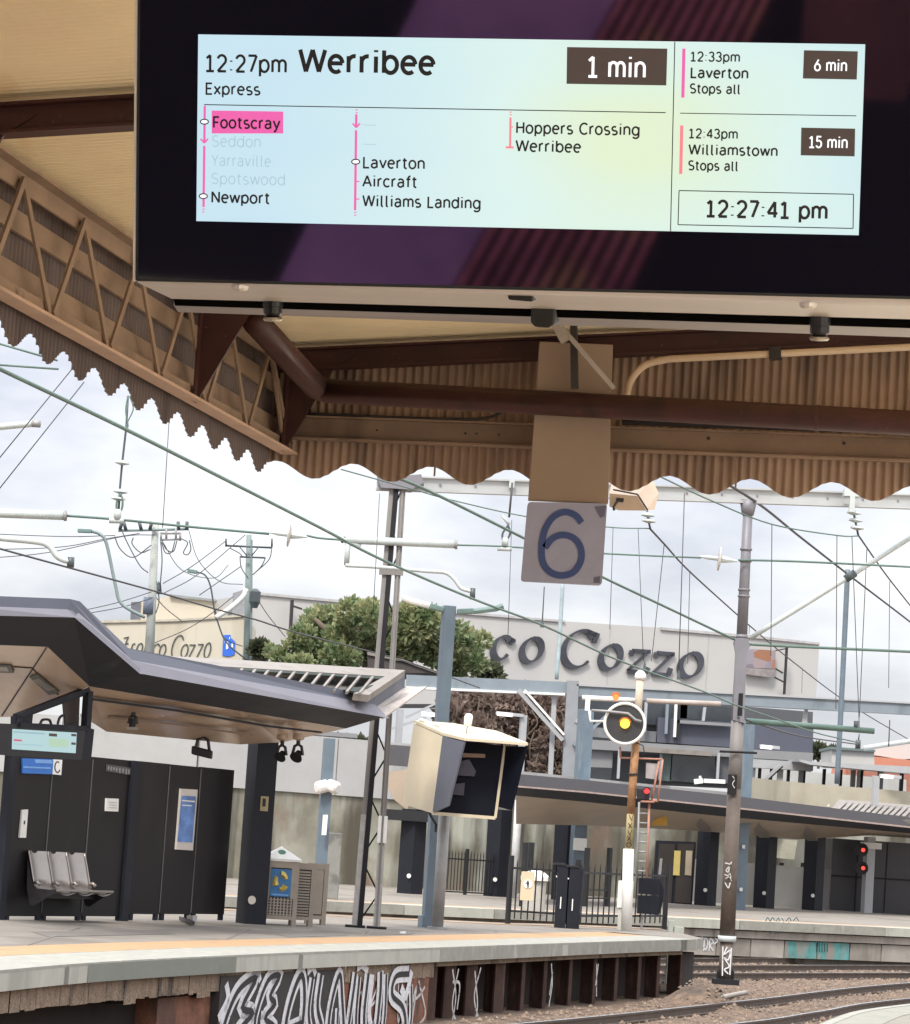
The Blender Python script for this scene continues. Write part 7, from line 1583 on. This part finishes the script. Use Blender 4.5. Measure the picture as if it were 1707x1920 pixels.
thing_px('registration_arm', 'curved pale registration arm crossing the lattice mast', 'arm', [('arm', [(648, 1060), (720, 1064), (800, 1071), (835, 1074), (852, 1086), (865, 1103), (884, 1109)], .035, m_fit), ('clamp', [(887, 1103), (886, 1124)], .05, m_insul)], 54.5)
thing_px('lamp_tube', 'pale lamp tube poking in at the left edge under the scallops', 'lamp', [('tube', [(-40, 804), (66, 794)], .045, m_fit), ('cap', [(60, 794), (76, 795)], .05, m_grey)], 40)
def hanger(pts, lab, Y, discs):
    e = empty('hanging_insulator', at(*pts[-1], Y), lab, 'insulator', 'insulator strings hanging under the gantry')
    tubepx(e, 'rod', pts, .022, m_insul if Y > 50 else m_wire, Y, 6, False)
    for x, y in discs: MB().lathe(at(x, y, Y), [(-.04, .04), (-.01, .14), (.02, .13), (.05, .03)], (.05, 0, 1), 12).build('shed', m_fit, e)
    return e
hanger([(240, 742), (237, 800), (229, 870), (225, 915), (222, 970)], 'long wire string hanging from the scallops down to the left cross span', 55, [(229, 868), (226, 922), (222, 935)])
e = thing_px('wire_hanger', 'twisted double wire loop hanging below the left scallops', 'hanger', [('loop', [(240, 742), (236, 770), (240, 798), (236, 806)], .014, m_wire), ('loop', [(243, 742), (250, 766), (240, 790), (236, 806)], .012, m_wire), ('lower_loop', [(226, 925), (219, 942), (220, 958), (228, 955), (230, 940), (226, 925)], .02, m_wire), ('saddle', [(205, 976), (232, 977)], .05, m_fit), ('cone', [(221, 955), (220, 974)], .07, m_fit)], 54.9)
e = thing_px('wire_hanger', 'hanging loop and saddle clamp left of the number plate', 'hanger', [('rod', [(961, 905), (955, 970)], .02, m_wired), ('loop', [(953, 985), (943, 1000), (944, 1012), (952, 1010), (957, 998), (953, 985)], .02, m_insul), ('tie', [(942, 967), (956, 984)], .03, m_fit), ('cone', [(948, 1008), (947, 1024)], .06, m_fit), ('saddle', [(933, 1029), (960, 1030)], .04, m_fit)], 56)
hanger([(1214, 958), (1216, 975), (1220, 992)], 'insulator string hanging below the camera housing', 56.5, [(1215, 966), (1217, 977)])
hanger([(1598, 930), (1600, 955), (1605, 980), (1610, 1004)], 'insulator string hanging from the beam near the right edge', 57, [(1602, 962), (1605, 976), (1608, 990)])
MB().obox(at(1598, 945, 56.8), (.05, 0, 0), (0, .05, 0), (0, 0, .16)).build('beam_clamp', m_fit, gb); MB().obox(at(1596, 925, 56.9), (.14, 0, 0), (0, .14, 0), (0, 0, .07)).build('beam_clamp', m_fit, gb); MB().obox(at(960, 908, 56.2), (.05, -.02, 0), (0, .05, 0), (0, 0, .07)).build('beam_clamp', m_fit, gb)
# tube brace, slim pole and lower cantilever at right
e = thing_px('tube_brace', 'pale slanting tube brace rising right from the mast bracket', 'brace', [('tube', [(1408, 1196), (1590, 1083), (1720, 1000), (1800, 950)], .05, m_fit), ('coupling', [(1586, 1086), (1604, 1074)], .08, m_insul)], 58)
e = thing_px('slim_pole', 'slim blue grey pole standing right of the tubular mast', 'pole', [('pole', [(1590, 1068), (1584, 1200), (1577, 1340), (1570, 1470)], .07, m_bluegrey)], 78)
e = thing_px('slim_pole', 'thin pale blue pole under the platform number plate', 'pole', [('pole', [(1056, 1085), (1050, 1190), (1044, 1274)], .075, M('pale_blue_pole', (.34, .42, .44), .5))], 112)
e = thing_px('cantilever_tube', 'level green cantilever tube right of the tubular mast', 'tube', [('tube', [(1400, 1352), (1640, 1371)], .06, m_wire), ('clamp', [(1606, 1352), (1606, 1369)], .05, m_insul)], 60)
e = thing_px('wire_clamp', 'small dark clamp on the wire end above the red roof', 'clamp', [('clamp', [(1610, 1388), (1609, 1404)], .08, m_insul), ('spike', [(1612, 1376), (1610, 1390)], .02, m_insul)], 90)
for x, y, Y, lab in ((297, 1100, 55, 'small clamp on the wire crossing the concrete pole'), (1017, 1170, 44, 'dropper clamp on the contact wire left of the raised capital'), (1273, 1268, 46, 'dropper clamp on the contact wire over the raised letters'), (1209, 1252, 45, 'dropper clamp on the contact wire above the signal cap')):
    e = empty('dropper_clip', at(x, y, Y), lab, 'clamp', 'small dropper clips on the contact wire'); MB().lathe(at(x, y, Y), [(-.05, .035), (0, .03), (.10, .006)], Z, 6).build('clip', m_insul, e)
e = thing_px('far_green_beam', 'distant sloping green beam above the red roof', 'beam', [('beam', [(1620, 1403), (1707, 1390), (1800, 1376)], .10, m_fit)], 120)
